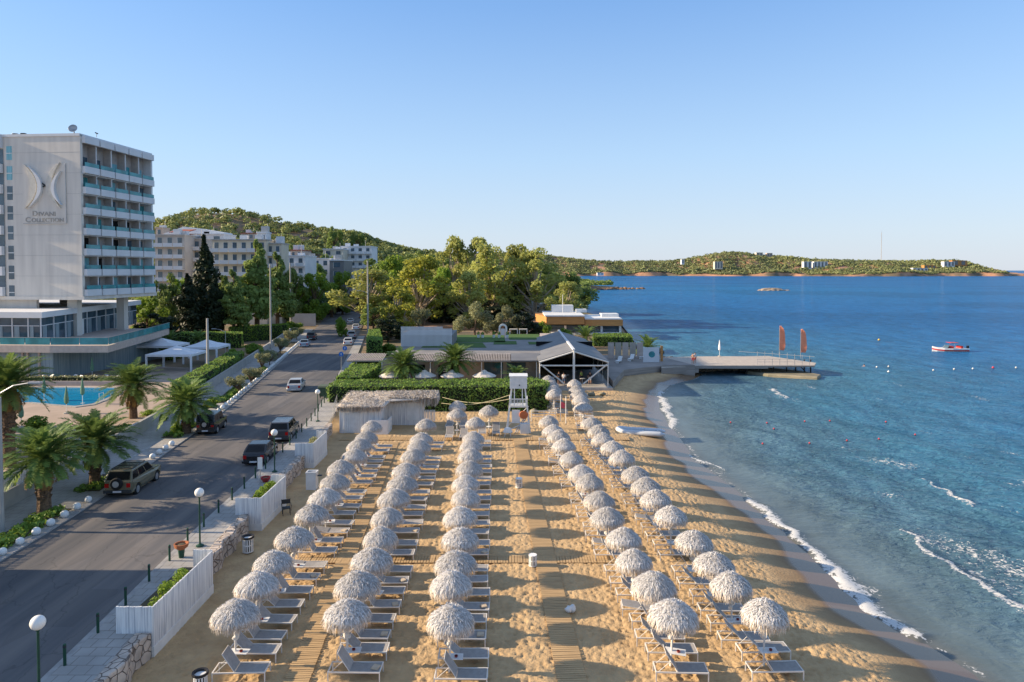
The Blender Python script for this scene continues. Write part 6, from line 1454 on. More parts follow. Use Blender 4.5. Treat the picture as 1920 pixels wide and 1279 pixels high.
for u,vt,y,wp,lab in ((437,650,106,44,'bright green shrub beside the slim lamp mast'),(478,640,116,52,'dark rounded shrub inside the garden wall'),(545,600,160,50,'yellow-green shrub behind the tallest concrete pole'),(395,740,72,40,'low green shrub behind the palm by the off-roader'),
    (275,765,68,40,'yellow-green shrub at the pool end, right of the palm'),(228,790,60,50,'bushy shrub between pool and garden wall'),(330,785,60,24,'small pale shrub on the pavement left of the off-roader palm'),(300,772,65,30,'low shrub on the garden side of the wall'),(175,925,45.4,30,'spiky low plant at the foot of the palm behind the suv'),(640,590,150,30,'bush beside the parked cars on the left'),
    (1020,598,150,40,'green shrub against the villa fascia'),(1055,612,140,40,'green shrub before the villa glazing'),(725,640,118,40,'dark shrub at the end of the side hedge'),(320,640,112,60,'garden shrub behind the left tent'),(60,775,62,60,'shrub behind the left palms')):
    tree('shrub',u,vt,y,wp,lab,cat='shrub')
for i,(y0,y1) in enumerate(((31.5,40.8),(44.4,47.8),(59,63.5),(74.5,83.5),(90.5,100.5))):
    bl = []; rg_ = random.Random(i); n_ = int((y1-y0)*2.2)
    for k in range(n_): y = lerp(y0,y1,k/n_); bl.append((lk(y)-1.5+rg_.uniform(-.55,.55),y,1.05,.45,.5,.28+.1*rg_.random(),1))
    V,Q = leafcloud(bl, 70, .28, i+70); o = mesh_np('ground_cover', V, Q, m_fhedge); tag(o,'low dark green ground cover in the pavement planting beds','ground cover',kind='stuff')
# ------------------------------------------------------------ hedges
def hedge(label, boxes, mm=m_fhedge, dens=46, sz=.22, rnd_=.16, seed=1, name='clipped_hedge'):
    rng = np.random.default_rng(seed); VV = []; core = MB()
    for poly,z0,z1 in boxes:
        c_ = np.mean(np.array(poly),0); inn = [tuple(c_+(np.array(p)-c_)*(1-.25/max(.6,np.linalg.norm(np.array(p)-c_)))) for p in poly]
        core.prism(inn, z0, z1-.12)
        P_ = []; Nn = []
        for i in range(len(poly)):
            a = np.array(poly[i]); b_ = np.array(poly[(i+1)%len(poly)]); Ln = np.linalg.norm(b_-a); n_ = int(Ln*(z1-z0)*dens); t = rng.random(n_); z = z0+(z1-z0)*rng.random(n_); d = b_-a; nr = np.array([d[1],-d[0]])/Ln
            if np.dot(nr,(a+b_)/2-c_) < 0: nr = -nr
            xy = a+(b_-a)*t[:,None]+nr*(rng.random(n_)[:,None]*.2-.1+.22*(vn(a[0]+d[0]*t+a[1]+d[1]*t,z,.9,seed)-.5)[:,None]); P_.append(np.column_stack([xy,z])); Nn.append(np.tile([nr[0],nr[1],.1],(n_,1)))
        xs = [p[0] for p in poly]; ys_ = [p[1] for p in poly]; ar = (max(xs)-min(xs))*(max(ys_)-min(ys_)); n_ = int(ar*dens); X_2 = rng.uniform(min(xs),max(xs),n_); Y_2 = rng.uniform(min(ys_),max(ys_),n_)
        ins = np.zeros(n_,bool); j = len(poly)-1
        for i in range(len(poly)):
            xi,yi = poly[i]; xj,yj = poly[j]; c2 = ((yi > Y_2) != (yj > Y_2)) & (X_2 < (xj-xi)*(Y_2-yi)/(yj-yi+1e-9)+xi); ins ^= c2; j = i
        X_2 = X_2[ins]; Y_2 = Y_2[ins]; P_.append(np.column_stack([X_2,Y_2,np.full(len(X_2),z1)+rng.uniform(-.1,.06,len(X_2))+.3*(vn(X_2,Y_2,1.3,seed)-.5)])); Nn.append(np.tile([0,0,1.],(len(X_2),1)))
        c = np.concatenate(P_); nr = np.concatenate(Nn)+rng.normal(size=c.shape)*.6; nr /= np.linalg.norm(nr,axis=1)[:,None]
        t = np.cross(nr,rng.normal(size=nr.shape)); t /= np.linalg.norm(t,axis=1)[:,None]; b = np.cross(nr,t); s1 = (sz*(.6+.8*rng.random(len(c))))[:,None]
        VV.append(np.stack([c-t*s1*.5,c+b*s1*.32,c+t*s1*.5,c-b*s1*.32],1).reshape(-1,3))
    V = np.concatenate(VV); Q = np.arange(len(V)).reshape(-1,4)
    h = thing(name, label, 'hedge', (boxes[0][0][0][0],boxes[0][0][0][1],0)); off_ = np.array([h.location.x,h.location.y,0])
    mesh_np('foliage', V-off_, Q, mm, h); core.build('woody_core', m_core, h, world=True); return h
def px_poly(z, pts): return [P(u,v,z) for u,v in pts]
hr = UX(1030,76,1)
hedge('long clipped hedge behind the beach hut and lifeguard tower',[([(-20.2,74.2),(hr-1.6,74.4),(hr-.3,75.3),(hr+.1,77),(hr-.6,78.8),(hr-2,79.8),(-20.2,79.0)],-.1,2.75)],seed=2)
hedge('clipped side hedge along the promenade left of the restaurant',[([(-20.4,79.2),(-17.6,79.2),(-17.4,90),(-19.6,101),(-22.6,101),(rk(90)+2.2,90)],.0,3.0)],seed=3)
hedge('dark clipped hedge farther along the promenade behind the side hedge',[([(UX(688,112,3),112),(UX(716,112,3),112),(UX(712,132,3),132),(UX(692,132,3),132)],.8,4.0)],seed=4)
hedge('low clipped hedge below the villa at the water',[([(UX(1112,131,2),131),(UX(1186,131,2),131),(UX(1180,139,2),139),(UX(1112,139,2),139)],.5,2.6)],seed=5)
hedge('clipped hedge inside the garden wall beside the stout concrete pole',[([(lk(76)-7.4,76),(lk(76)-5.3,76),(lk(104)-5.3,104),(lk(104)-7.4,104)],.9,2.9)],seed=6)
hedge('long dark hedge rows across the hotel garden behind the tents',[([(UX(250,128,2),128),(UX(455,128,2),128),(UX(455,131,2),131),(UX(250,131,2),131)],.8,3.6)],seed=7)
hedge('yellow-green hedge behind the garden fence near the pine trunks',[([(UX(430,137,2),137),(UX(540,146,2),146),(UX(540,149,2),149),(UX(430,140,2),140)],.8,3.8)],seed=8,mm=m_fbri)
hedge('low planter hedge above the pink wall behind the pool',[([(-72,86.6),(-48,86.0),(-48,87.0),(-72,87.6)],.9,1.9)],seed=9,mm=m_foliv)
m1 = MB(); m1.box(-74,-47,85.3,85.5,.9,1.5); tag(m1.build('pool_wall', m_pink),'low pink wall behind the pool loungers','wall')
m1 = MB(); m1.prism([P(742,617,1.2),P(1010,616,1.2),P(1010,600,1.6),P(742,600,1.6)], .9,1.7); m1 = tag(m1.build('earth_bank', m_earth),kind='structure')
m1 = MB(); m1.prism([P(548,609,1.0),P(590,603,1),P(590,590,1),P(548,594,1)],.8,1.25); tag(m1.build('dry_lot', m_earth),kind='structure')
t = thing('wire_fence','thin wire fence on posts round the dry lot beyond the concrete pole','fence',(*P(548,612,1),.9)); x0,y0 = P(548,612,1); x1,y1 = P(598,604,1)
for k in range(7): f = k/6; MB().tube((lerp(0,x1-x0,f),lerp(0,y1-y0,f),0),(lerp(0,x1-x0,f),lerp(0,y1-y0,f),1.9),.05).build('post', m_metal, t)
m1 = MB(); [m1.tube((0,0,z),(x1-x0,y1-y0,z),.02) for z in (.6,1.2,1.8)]; m1.build('wire', m_metal, t)
m1 = MB(); x0,y0 = UX(548,176,3),176; m1.box(x0,x0+6,176,176.3,1,4.2); tag(m1.build('lot_wall', m_apt),'grey wall behind the dry lot left of the distant palms','wall')
# ------------------------------------------------------------ houses on the slope
def block(name,label,u0,u1,vt,y,floors,fh,mm,dep=12,bays=4,bal='rail',roof=None,win=True,zb=None,recess=None,balw=1.3,rz=0,side=True):
    x0,x1 = UX(u0,y,15),UX(u1,y,15); zt = ZV(vt,y); zb = gzf((x0+x1)/2,y)-2 if zb is None else zb; t = thing(name,label,'building',((x0+x1)/2,y,zb),rz); W_ = (x1-x0)/2; Hh = zt-zb
    MB().box(-W_,W_,0,dep,0,Hh).build('wall', mm, t); MB().box(-W_-.15,W_+.15,-.35,dep+.2,Hh+.002,Hh+.35).build('roof', roof or mm, t)
    rr = random.Random(int(u0))
    for k in range(2 if floors > 1 else 1):
        xk = rr.uniform(-W_*.7,W_*.7); MB().box(xk-.9,xk+.9,2+k*2,3.6+k*2,Hh+.352,Hh+.352+rr.uniform(.7,1.9)).build('roof_unit', rr.choice((m_aptw,m_metal,m_hotel2)), t)
    MB().tube((W_*.5,3,Hh+.35),(W_*.5,3,Hh+2.8),.05).build('aerial', m_metal, t)
    bw = 2*W_/bays
    for f in range(floors):
        z0 = Hh-(f+1)*fh
        if z0 < -1: break
        for b_ in range(bays):
            xc = -W_+bw*(b_+.5)
            w_ = MB().box(xc-bw*.22,xc+bw*.22,-.06,.0,z0+.9 if bal != 'full' else z0+.2,z0+fh-.55).build('window', m_bglass, t)
            MB().box(xc-bw*.22-.08,xc-bw*.22-.003,-.08,.0,z0+.5,z0+fh-.5).build('shutter', m_white, w_)
            if bal and (b_+f*0)%2 == 0 or bal == 'full':
                s_ = MB().box(xc-bw*.46,xc+bw*.46+(bw*.0),-balw,-.0,z0+.0,z0+.15).build('balcony', m_hotel2, t)
                MB().box(xc-bw*.46,xc+bw*.46,-balw,-balw+.08,z0+.152,z0+1.05).build('balcony_front', m_hotel2 if mm is not m_apt else m_aptw, s_)
    return t
block('apartment_block','grey concrete apartment block with white balconies beside the hotel',291,347,442,186,5,3.1,m_apt,bays=3,bal='full')
block('apartment_block','grey apartment block wing with broad rounded balconies next to the dark cypress',345,378,449,192,5,3.1,m_apt,bays=2,bal='full')
block('modern_villa','white modern villa with steep angular roofs above the grey block',318,420,440,226,2,3.2,m_aptw,bays=4,bal=None,dep=10)
for (u0,u1,v0,v1,y,lab) in ((330,362,430,436,224,'red tiled roof patch on the angular white villa, upper'),(333,356,439,446,222,'red tiled roof patch on the angular white villa, lower')):
    x0,x1 = UX(u0,y,25),UX(u1,y,25); zt,zb_2 = ZV(v0,y),ZV(v1,y); m1 = MB(); m1.hexa([(x0-.8,y-3,zb_2-.2),(x1-.8,y-3,zb_2-.2),(x1+.8,y+.5,zt-.2),(x0+.8,y+.5,zt-.2)],[(x0-.8,y-3,zb_2),(x1-.8,y-3,zb_2),(x1+.8,y+.5,zt),(x0+.8,y+.5,zt)]); tag(m1.build('sloping_roof', m_roofr),lab,'roof')
m1 = MB(); y = 228; m1.add([(UX(307,y,25),y,ZV(438,y)),(UX(345,y,25),y,ZV(425,y)),(UX(372,y,25),y,ZV(428,y)),(UX(420,y,25),y,ZV(436,y)),(UX(420,y,25),y,ZV(452,y)),(UX(307,y,25),y,ZV(452,y))]+[(UX(a,y,25),y+7,ZV(b_,y)) for a,b_ in ((307,438),(345,425),(372,428),(420,436),(420,452),(307,452))],[(0,1,2,3,4,5)[::-1],(6,7,8,9,10,11)]+[(i,(i+1)%6,(i+1)%6+6,i+6) for i in range(6)]); tag(m1.build('villa_gable', m_aptw),'white angular upper storey of the modern villa','building')
block('apartment_block','cream four-storey apartment block behind the tall pine',398,500,451,182,5,3.15,m_cream,bays=6,bal='full',roof=m_conc,dep=8)
block('apartment_block','cream side wing with awning left part of the far block',500,528,458,184,5,3.15,m_cream,bays=2,bal='full',roof=m_conc,dep=6)
block('stair_tower','small white roof house with square holes above the cream block',483,499,437,188,1,3,m_aptw,bays=2,bal=None,dep=4,zb=ZV(452,188))
block('apartment_block','white and pale blue block with red awning right of the cream block',522,572,481,205,4,3.0,m_aptw,bays=3,bal='full')
block('town_house','white terraced house with small windows below the pine ridge',570,618,486,232,3,3.0,m_aptw,bays=3,bal=None)
block('town_house','grey windowless side wall of a house above the road trees',618,645,489,228,3,3.0,m_roofg,bays=1,bal=None,roof=m_aptw)
block('hill_house','beige house with two pale shutters below the ridge',606,644,468,272,2,3.0,m_cream,bays=2,bal=None,roof=m_aptw)
block('hill_house','long white stepped house with glass rails below the ridge',640,697,463,280,3,2.9,m_aptw,bays=4,bal='full')
block('town_house','small pink and white house among the trees on the slope',545,566,470,250,2,3.0,m_pink,bays=2,bal=None,roof=m_roofr)
block('town_house','low pale house with terracotta roof near the hill foot',452,478,438,300,2,3.0,m_pink,bays=2,bal=None,roof=m_roofr)
block('town_house','white low house beside the road under the bright green tree',565,592,546,212,2,3.0,m_aptw,bays=2,bal=None)
block('shed_house','blue-white low house at the far end of the road',648,690,574,250,1,3.0,m_aptw,bays=3,bal=None,dep=5)
block('sea_house','white low house glimpsed between trunks behind the villa',985,1030,572,200,1,3.0,m_aptw,bays=3,bal=None,dep=6)
block('sea_house','pale narrow balconied house glimpsed between the eucalyptus trees',948,968,520,235,4,3.0,m_apt,bays=1,bal='full',dep=6)
block('hotel_annexe','pale pink house edge at the far left behind the hotel corner',293,306,428,240,1,3.0,m_pink,bays=1,bal=None,dep=5)
# neighbours outside the left edge: they throw the long shade over road and promenade
block('neighbour_house','pale low house outside the left edge of the photo',-1500,-1000,925,22,2,3.1,m_cream,bays=4,bal=None,zb=.9,dep=11)
for i,(x,y,h) in enumerate(((-42,38,7.4),(-44,45,8.0),(-43,53,6.8),(-50,60,8.5))):
    me, tm = proto_tree('rounda'); t = thing('broadleaf_tree','garden tree outside the left edge of the photo, %s from the camera' % ORD(i+1),'tree',(x,y,.9),i,'garden trees by the slat fence'); t.scale = (.85,.85,h/9.7); from_mesh('crown',me,t); from_mesh('trunk',tm,t)
# ------------------------------------------------------------ hill wood (one mass)
def wood(name,label,pts,size,n,mm,seed,ratio=.8):
    rng = np.random.default_rng(seed); VV = []; pts = np.array(pts); k = n; N_ = len(pts)
    d = rng.normal(size=(N_,k,3)); d /= np.linalg.norm(d,axis=2)[...,None]; d[...,2] = np.abs(d[...,2])*1.15-.15
    r = pts[:,3][:,None,None]; c = pts[:,None,:3]+d*r*(.7+.35*rng.random((N_,k,1)))*np.array([1,1,ratio])+np.array([0,0,1])*r*.35
    nr = d+rng.normal(size=d.shape)*.5; nr /= np.linalg.norm(nr,axis=2)[...,None]; t = np.cross(nr,rng.normal(size=nr.shape)); t /= np.linalg.norm(t,axis=2)[...,None]; b = np.cross(nr,t)
    s1 = size*r*(.6+.8*rng.random((N_,k,1)))
    V = np.stack([c-t*s1,c+b*s1*.8,c+t*s1,c-b*s1*.8],2).reshape(-1,3); Q = np.arange(len(V)).reshape(-1,4)
    return tag(mesh_np(name,V,Q,mm),label,'wood',kind='stuff')
rg = random.Random(9); pts = []
while len(pts) < 7000:
    y = rg.uniform(225,640); x = rg.uniform(-330,60)
    if x > coast(y)-6 or x < -.80*y-20: continue
    u = 960+x/y*F
    bare = (vn(x,y,20,3) > .70 and y > 330) or (330 < u < 455 and 400 < y < 470 and rg.random() < .5)
    if bare and rg.random() < .8: continue
    if abs(x-(lk(min(y,330))+rk(min(y,330)))/2) < 9 and y < 330: continue
    if 290 < u < 700 and y < 300 and rg.random() < .75: continue
    pts.append((x,y,gzf(x,y)+.6,rg.uniform(1.6,3.6)))
wood('hillside_wood','pine wood covering the hill and slope behind the houses',pts,.22,46,m_hillf,4)
pts = []
while len(pts) < 260:
    y = rg.uniform(480,650); x = rg.uniform(20,105)
    if x > coast(y)-10: continue
    pts.append((x,y,gzf(x,y)+1,rg.uniform(2.5,4.5)))
wood('cove_wood','dark pines on the rocky point beyond the grove',pts,.22,46,m_fpine,6)
for k in range(14):
    f = k/13; x = lerp(62,112,f); y = lerp(568,588,f)+random.uniform(-4,4); rocks('headland_boulder','brown boulder on the rocky point beyond the grove, %s from the left' % ORD(k+1),[(x,y,-.5,random.uniform(2.5,4.5)*(1-.5*f))],'rock',mm=M('red_rock%d'%k if False else 'red_rock', (.30,.18,.10), (.14,.10,.07), scale=.3) if k == 0 else bpy.data.materials['red_rock'],seed=80+k)['group'] = 'boulders on the rocky point'
# ------------------------------------------------------------ far peninsula
YP = 2140.0
PU = [880,1000,1040,1100,1150,1200,1250,1300,1330,1350,1380,1400,1450,1500,1550,1600,1650,1700,1750,1800,1830,1860,1878,1888]
PV = [474,474,480,488,491,488,490,484,478,474,473,476,480,486,489,490,489,490,488,489,495,502,509,515]
PX = [UX(u,YP,30) for u in PU]; PZ = [ZV(v+2.5,YP) for v in PV]
def shorey(x): return 1905+60*np.sin(x/210.)+22*np.sin(x/61.+1)+9*np.sin(x/17.)
def pz(x,y):
    d = y-shorey(x); rz = np.interp(x,PX,PZ); endt = sm((UX(1874,YP)-x)/60)
    cl = 8*(.25+1.1*vn(x,0*x,55,8)); base = -1.5+(cl+1.5)*sm(d/10)
    return np.where(d < 0,-2.5, base+(np.maximum(rz,cl)-cl)*sm((d-10)/220))*1.0*np.where(y > 2200, np.clip(1-(y-2200)/300,0,1), 1)-4*(1-endt)
xs = np.arange(-160,1460,8.0); ys_ = np.concatenate([np.arange(1820,1990,2.5),np.arange(1990,2520,14)])
X,Y = np.meshgrid(xs,ys_); Z = pz(X,Y)+(vn(X,Y,22,2)-.5)*3*sm((Y-shorey(X)-4)/30)+(vn(X,Y,6,7)-.5)*2.2*sm((Y-shorey(X))/6)
o = grid_obj('far_headland', X,Y,Z, M('red_earth_cliff', (.46,.25,.15), (.15,.12,.08), scale=.022, lo=.42, hi=.60), smooth=False); tag(o,kind='structure')
pts = []
rg = random.Random(12)
while len(pts) < 8000:
    x = rg.uniform(-60,1400); y = shorey(x)+12+rg.random()**1.3*260
    zz = float(pz(np.float64(x),np.float64(y)))
    if zz < 3 or x > UX(1860,YP) : continue
    if vn(x,y,34,4) > .83: continue
    if y-shorey(x) < 40 and vn(x,y,50,9) > .75: continue
    pts.append((x,y,zz,rg.uniform(3.5,6.5)*(1.5 if rg.random() < .12 else 1)))
wood('headland_wood','pine wood covering the far low headland',pts,.26,20,m_farf,8,ratio=.7)
def far_house(u0,u1,v0,v1,y,mm,label,name='headland_house',wins=4,roofm=None):
    x0,x1 = UX(u0,y,20),UX(u1,y,20); z1,z0 = ZV(v0,y),ZV(v1,y)-3; t = thing(name,label,'house',((x0+x1)/2,y,z0)); w_ = (x1-x0)/2
    MB().box(-w_,w_,0,14,0,z1-z0).build('wall',mm,t); MB().box(-w_-.5,w_+.5,-.8,14.5,z1-z0+.01,z1-z0+.8).build('roof',roofm or mm,t)
    for k in range(wins): xc = lerp(-w_,w_,(k+.5)/wins); MB().box(xc-w_/wins*.5,xc+w_/wins*.5,-.2,.0,3.5,z1-z0-1.2).build('window',m_bglass,t)
far_house(1340,1355,491,503,1960,m_cream,'cream square house low on the far headland, left of centre',wins=3)
far_house(1507,1522,491,503,1960,m_aptw,'white stepped house with slanting glass fronts, left half',wins=2); far_house(1526,1552,491,502,1965,m_aptw,'white stepped house with slanting glass fronts, right half',wins=4)
far_house(1712,1740,503,510,1950,m_aptw,'long low white house near the tip of the headland',wins=4); far_house(1733,1755,498,503,1985,m_orange,'low house with orange roof behind the long white one',wins=3)
far_house(1770,1790,491,499,2000,m_aptw,'white house beside the orange fort-like building',wins=3); far_house(1785,1813,489,497,2010,m_orange,'orange fort-like building near the headland tip',wins=2)
far_house(1418,1430,474,481,2090,m_cream,'pale house on the headland crest, left',wins=2); far_house(1438,1448,475,481,2090,m_pink,'pinkish house on the headland crest, right',wins=2)
far_house(1278,1283,487,494,1990,m_aptw,'tiny white house among the headland pines',wins=1); far_house(1120,1132,512,515,1900,m_aptw,'tiny white beach kiosk at the head of the bay',wins=2)
y = 2100; x = UX(1652,y,30); t = thing('radio_mast','slender pale lattice radio mast on the headland','mast',(x,y,20)); hh = ZV(436,y)-20; m1 = MB()
for a in range(3): m1.tube((.9*math.cos(a*2.1),.9*math.sin(a*2.1),0),(.4*math.cos(a*2.1),.4*math.sin(a*2.1),hh),.35,n=4)
for k in range(24): z = hh*k/24; m1.tube((.9,0,z),(-.45,.7,z+hh/24),.18,n=3); m1.tube((-.45,.7,z),(-.4,-.7,z+hh/24),.18,n=3)
m1.build('lattice', m_metal, t); MB().tube((0,0,hh),(0,0,hh+6),.2).build('aerial', m_metal, t)
# rocky islet
yi = P(960,545,-.8)[1]; pts = [(UX(u,yi,0)+0,yi+random.uniform(-3,3),-1.2,r_) for u,r_ in ((1425,1.8),(1432,2.4),(1440,2.8),(1448,3.0),(1455,2.4),(1462,1.6),(1468,1.0),(1474,1.5),(1480,.8))]
m1 = MB(); rg_ = random.Random(3)
m1.ico((UX(1446,yi,0),yi,-1.4),9,sx=1.25,sy=.5,sz=.30,seg=26,rings=9,jit=.12,rng=rg_); tag(m1.build('rocky_islet', M('islet_rock', (.42,.33,.24), (.2,.16,.12), scale=.4), None),'flat brown rock islet in the bay, larger of two','rock')
m1 = MB(); m1.ico((UX(1474,yi,0),yi+1,-1.5),4,sx=1.2,sy=.5,sz=.35,seg=16,rings=7,jit=.15,rng=rg_); tag(m1.build('rocky_islet', bpy.data.materials['islet_rock'], None),'small rock right of the larger islet','rock')
# ------------------------------------------------------------ speedboat, buoys, people
x,y = P(1781,659,-.8); t = thing('speedboat','red and white speedboat with windscreen, moored off the beach','boat',(x,y,-.8),R(178)); t.scale = (1.12,1.12,1.12)
Ls = [(-2.9,.95,.0),(-1.5,1.05,0),(0,1.05,0),(1.4,.85,.02),(2.4,.45,.10),(3.1,.05,.25)]
def hull(zk,z0,z1,f0,f1,name,mm):
    m1 = MB(); n_ = len(Ls); V = []
    for (xx_,w_,r_) in Ls: V += [(xx_,-w_*f0,z0+r_),(xx_,w_*f0,z0+r_),(xx_,w_*f1,z1+r_*1.3),(xx_,-w_*f1,z1+r_*1.3)]
    fs = []
    for i in range(n_-1):
        a = i*4; b_ = a+4
        fs += [(a,b_,b_+3,a+3),(a+1,a+2,b_+2,b_+1),(a+3,b_+3,b_+2,a+2),(a,a+1,b_+1,b_)]
    fs += [(0,3,2,1),(n_*4-4,n_*4-3,n_*4-2,n_*4-1)]; m1.add(V,fs); return m1.build(name,mm,t)
hull(0,-.25,.12,.55,.86,'hull_bottom',m_white); hull(0,.121,.36,.87,.97,'hull_stripe',m_redp); hull(0,.361,.62,.98,1.0,'topside',m_white)
MB().add([(.9,-.8,.66),(.9,.8,.66),(.45,-.7,1.15),(.45,.7,1.15),(1.25,0,.68),(.8,0,1.18)],[(0,4,5,2),(4,1,3,5)]).build('windscreen',m_bglass,t)
MB().box(-.3,.3,-.7,.7,.64,1.0).build('seat',m_redp,t,bevel=.05); MB().box(-1.9,-1.5,-.75,.75,.64,1.05).build('seat',m_redp,t,bevel=.05)
MB().path([(-.5,-.85,.64),(-.3,-.7,1.55),(-.3,.7,1.55),(-.5,.85,.64)],.04,6).build('arch_frame',m_metal,t); MB().box(-1.1,.3,-.75,.75,1.56,1.62).build('sun_top',m_redp,t)
mb = MB(); mb.box(-3.25,-2.95,-.2,.2,.2,1.05); mb.build('outboard_motor',m_black,t,bevel=.05)
bu = None
def buoy(u,v,mm,r_,label,grp,first):
    x,y = P(u,v,-.75); t = thing('buoy',label,'buoy',(x,y,-.72),0,grp); MB().lathe([(.02,-r_*.7),(r_*.8,-r_*.5),(r_,0),(r_*.85,r_*.55),(r_*.3,r_*.95),(r_*.12,r_*1.35)],12).build('float',mm,t,smooth=True); MB().lathe([(r_*1.02,-.03),(r_*1.03,.03)],12).build('band',m_dmetal,t)
for k,(u,v) in enumerate(((1644,689),(1666,688),(1750,695),(1789,693),(1824,692),(1905,690))): buoy(u,v,m_white,.16,'white marker buoy in the swimming line, %s from the left' % ORD(k+1),'white marker buoys',k)
buoy(1666,698,m_white,.2,'white buoy just below the swimming line','white marker buoys',1); buoy(1648,638,m_yel,.26,'yellow buoy left of the speedboat','yellow buoy',1); buoy(1862,690,m_buoyr,.2,'pinkish buoy among the white ones of the swimming line','red marker buoys',1)
for k,(u,v) in enumerate(((1370,793),(1438,794),(1451,805),(1509,791),(1556,790),(1430,833),(1518,832),(1588,827),(1648,824),(1661,792),(1716,816))): buoy(u,v,m_buoyr,.10,'small red float in the near water, %s from the left' % ORD(sorted([1370,1438,1451,1509,1556,1430,1518,1588,1648,1661,1716]).index(u)+1),'red marker buoys',k)
m_hair = M('dark_hair', (.03,.02,.015)); 
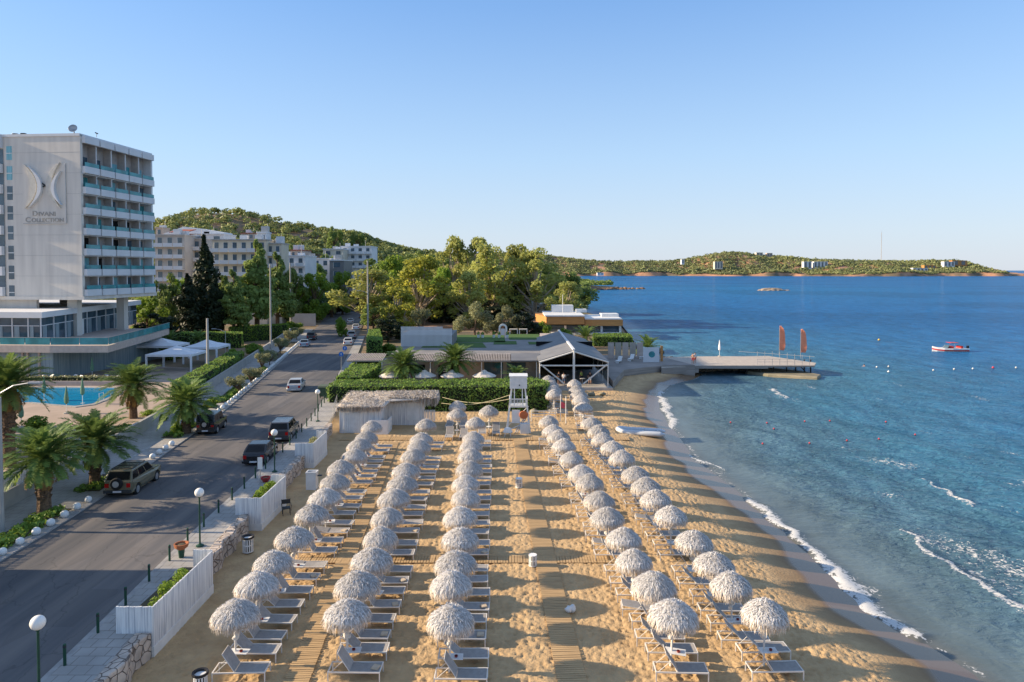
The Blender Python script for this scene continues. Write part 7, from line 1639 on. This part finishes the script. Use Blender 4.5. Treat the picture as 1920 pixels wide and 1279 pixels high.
def person(x,y,z,rz,label,top,bot,pose='stand',hairm=m_hair):
    t = thing('person',label,'person',(x,y,z),rz)
    if pose == 'stand':
        J = {'pel':(0,0,.95),'ch':(0,0,1.30),'nk':(0,.01,1.49),'hd':(0,.0,1.60),'ht':(0,0,1.68),'ls':(-.18,0,1.42),'le':(-.25,.02,1.14),'lw':(-.22,.12,.92),'rs':(.18,0,1.42),'re':(.26,.04,1.15),'rw':(.20,.20,1.02),'lh':(-.10,0,.90),'lkn':(-.11,.03,.5),'la':(-.12,-.02,.08),'lf':(-.13,.13,.03),'rh':(.10,0,.90),'rkn':(.12,-.03,.5),'ra':(.13,-.08,.08),'rf':(.14,.08,.03)}
    elif pose == 'swim':
        J = {'pel':(0,-.5,-.25),'ch':(0,-.2,-.1),'nk':(0,-.08,.05),'hd':(0,.0,.16),'ht':(0,.0,.28),'ls':(-.18,-.15,-.02),'le':(-.4,.05,-.08),'lw':(-.5,.3,-.1),'rs':(.18,-.15,-.02),'re':(.4,.05,-.08),'rw':(.5,.3,-.1),'lh':(-.1,-.55,-.25),'lkn':(-.12,-.95,-.35),'la':(-.12,-1.3,-.4),'lf':(-.12,-1.42,-.42),'rh':(.1,-.55,-.25),'rkn':(.12,-.95,-.3),'ra':(.12,-1.3,-.4),'rf':(.12,-1.42,-.42)}
    else:
        J = {'pel':(0,0,.50),'ch':(0,-.03,.85),'nk':(0,.0,1.03),'hd':(0,.03,1.15),'ht':(0,.03,1.27),'ls':(-.18,-.02,.97),'le':(-.25,.06,.72),'lw':(-.16,.28,.62),'rs':(.18,-.02,.97),'re':(.26,.06,.72),'rw':(.16,.28,.62),'lh':(-.10,.03,.48),'lkn':(-.12,.45,.50),'la':(-.12,.47,.08),'lf':(-.12,.60,.04),'rh':(.10,.03,.48),'rkn':(.12,.45,.50),'ra':(.12,.42,.08),'rf':(.12,.55,.04)}
    E = [('pel','ch'),('ch','nk'),('nk','hd'),('hd','ht'),('ch','ls'),('ls','le'),('le','lw'),('ch','rs'),('rs','re'),('re','rw'),('pel','lh'),('lh','lkn'),('lkn','la'),('la','lf'),('pel','rh'),('rh','rkn'),('rkn','ra'),('ra','rf')]
    Rd = {'pel':.14,'ch':.15,'nk':.06,'hd':.095,'ht':.075,'ls':.065,'rs':.065,'le':.045,'re':.045,'lw':.032,'rw':.032,'lh':.095,'rh':.095,'lkn':.062,'rkn':.062,'la':.042,'ra':.042,'lf':.035,'rf':.035}
    for e_,w_,h_ in (('le','lw','lhn'),('re','rw','rhn')):
        d_ = Vector(J[w_])-Vector(J[e_]); J[h_] = tuple(Vector(J[w_])+d_.normalized()*.13+Vector((0,.02,0))); E.append((w_,h_)); Rd[h_] = .026
    J['wst'] = (J['pel'][0],J['pel'][1],J['pel'][2]+.11) if pose != 'swim' else (0,-.4,-.2); E.append(('pel','wst')); Rd['wst'] = .125; Rd['lh'] = Rd['rh'] = .085; Rd['pel'] = .13
    fc = Vector(J['hd']); MB().ico((fc.x,fc.y+.088,fc.z+.02),.018,sy=1.2,seg=6,rings=4).build('nose',m_skin,t,smooth=True)
    for s_ in (-1,1): MB().ico((fc.x+s_*.035,fc.y+.082,fc.z+.05),.011,seg=6,rings=4).build('eye',m_black,t); MB().ico((fc.x+s_*.088,fc.y,fc.z+.03),.022,sx=.5,seg=6,rings=4).build('ear',m_skin,t)
    MB().ico((fc.x,fc.y+.084,fc.z-.035),.02,sz=.3,seg=6,rings=4).build('mouth',m_redp,t)
    def skin(keys, grow, name, mm):
        kk = [k for k in J if k in keys]; me = bpy.data.meshes.new(name); me.from_pydata([J[k] for k in kk],[(kk.index(a),kk.index(b_)) for a,b_ in E if a in kk and b_ in kk],[]); me.materials.append(mm)
        o = from_mesh(name, me, t); md = o.modifiers.new('s','SKIN'); sv_ = me.skin_vertices[0].data
        for i,k in enumerate(kk): sv_[i].radius = (Rd[k]*grow,)*2; sv_[i].use_root = (i == 0)
        s2 = o.modifiers.new('u','SUBSURF'); s2.levels = 1; s2.render_levels = 1
    skin(set(J)-{'wst'},1.0,'body',m_skin)
    if top: skin({'pel','ch','ls','rs','le','re'},1.16,'shirt',top)
    if bot: skin({'wst','pel','lh','rh','lkn','rkn'},1.12,'shorts',bot)
    hx_,hy_,hz_ = J['ht']; MB().ico((hx_,hy_-.022,hz_-.045),.098,seg=12,rings=8).build('hair',hairm,t,smooth=True)
m_shw = M('white_cloth', (.7,.7,.7)); m_shg = M('lime_cloth', (.35,.5,.12)); m_shb = M('dark_cloth', (.03,.03,.04)); m_jean = M('denim', (.08,.12,.2)); m_swr = M('red_swimwear', (.5,.05,.04))
yy_ = 89.0
person(UX(1049,yy_),yy_+1,.32,.4,'person in dark clothes standing at the left in the pavilion',m_shb,m_shb)
person(UX(1057,yy_),yy_,.32,-.3,'person in white shirt and jeans standing at the left in the pavilion',m_shw,m_jean)
person(UX(1090,yy_+2),yy_+2,.32,.8,'person in lime top in the middle of the pavilion',m_shg,m_shb)
person(UX(1106,yy_+1),yy_+1,.32,0,'person in dark top and light trousers at the right in the pavilion',m_shb,m_shw)
x,y = P(1299,683,.8); person(x,y,.8,R(160),'person in red swimwear standing at the left end of the pier',None,m_swr)
x,y = P(1304,682,.8); person(x,y+.3,.8,R(200),'person in pale top beside the one in red swimwear on the pier',m_shw,m_swr)
x,y = P(1620,686,-.75); person(x,y,-.78,0,'dark-haired swimmer out in the water left of the swimming line',None,m_shb,'swim')
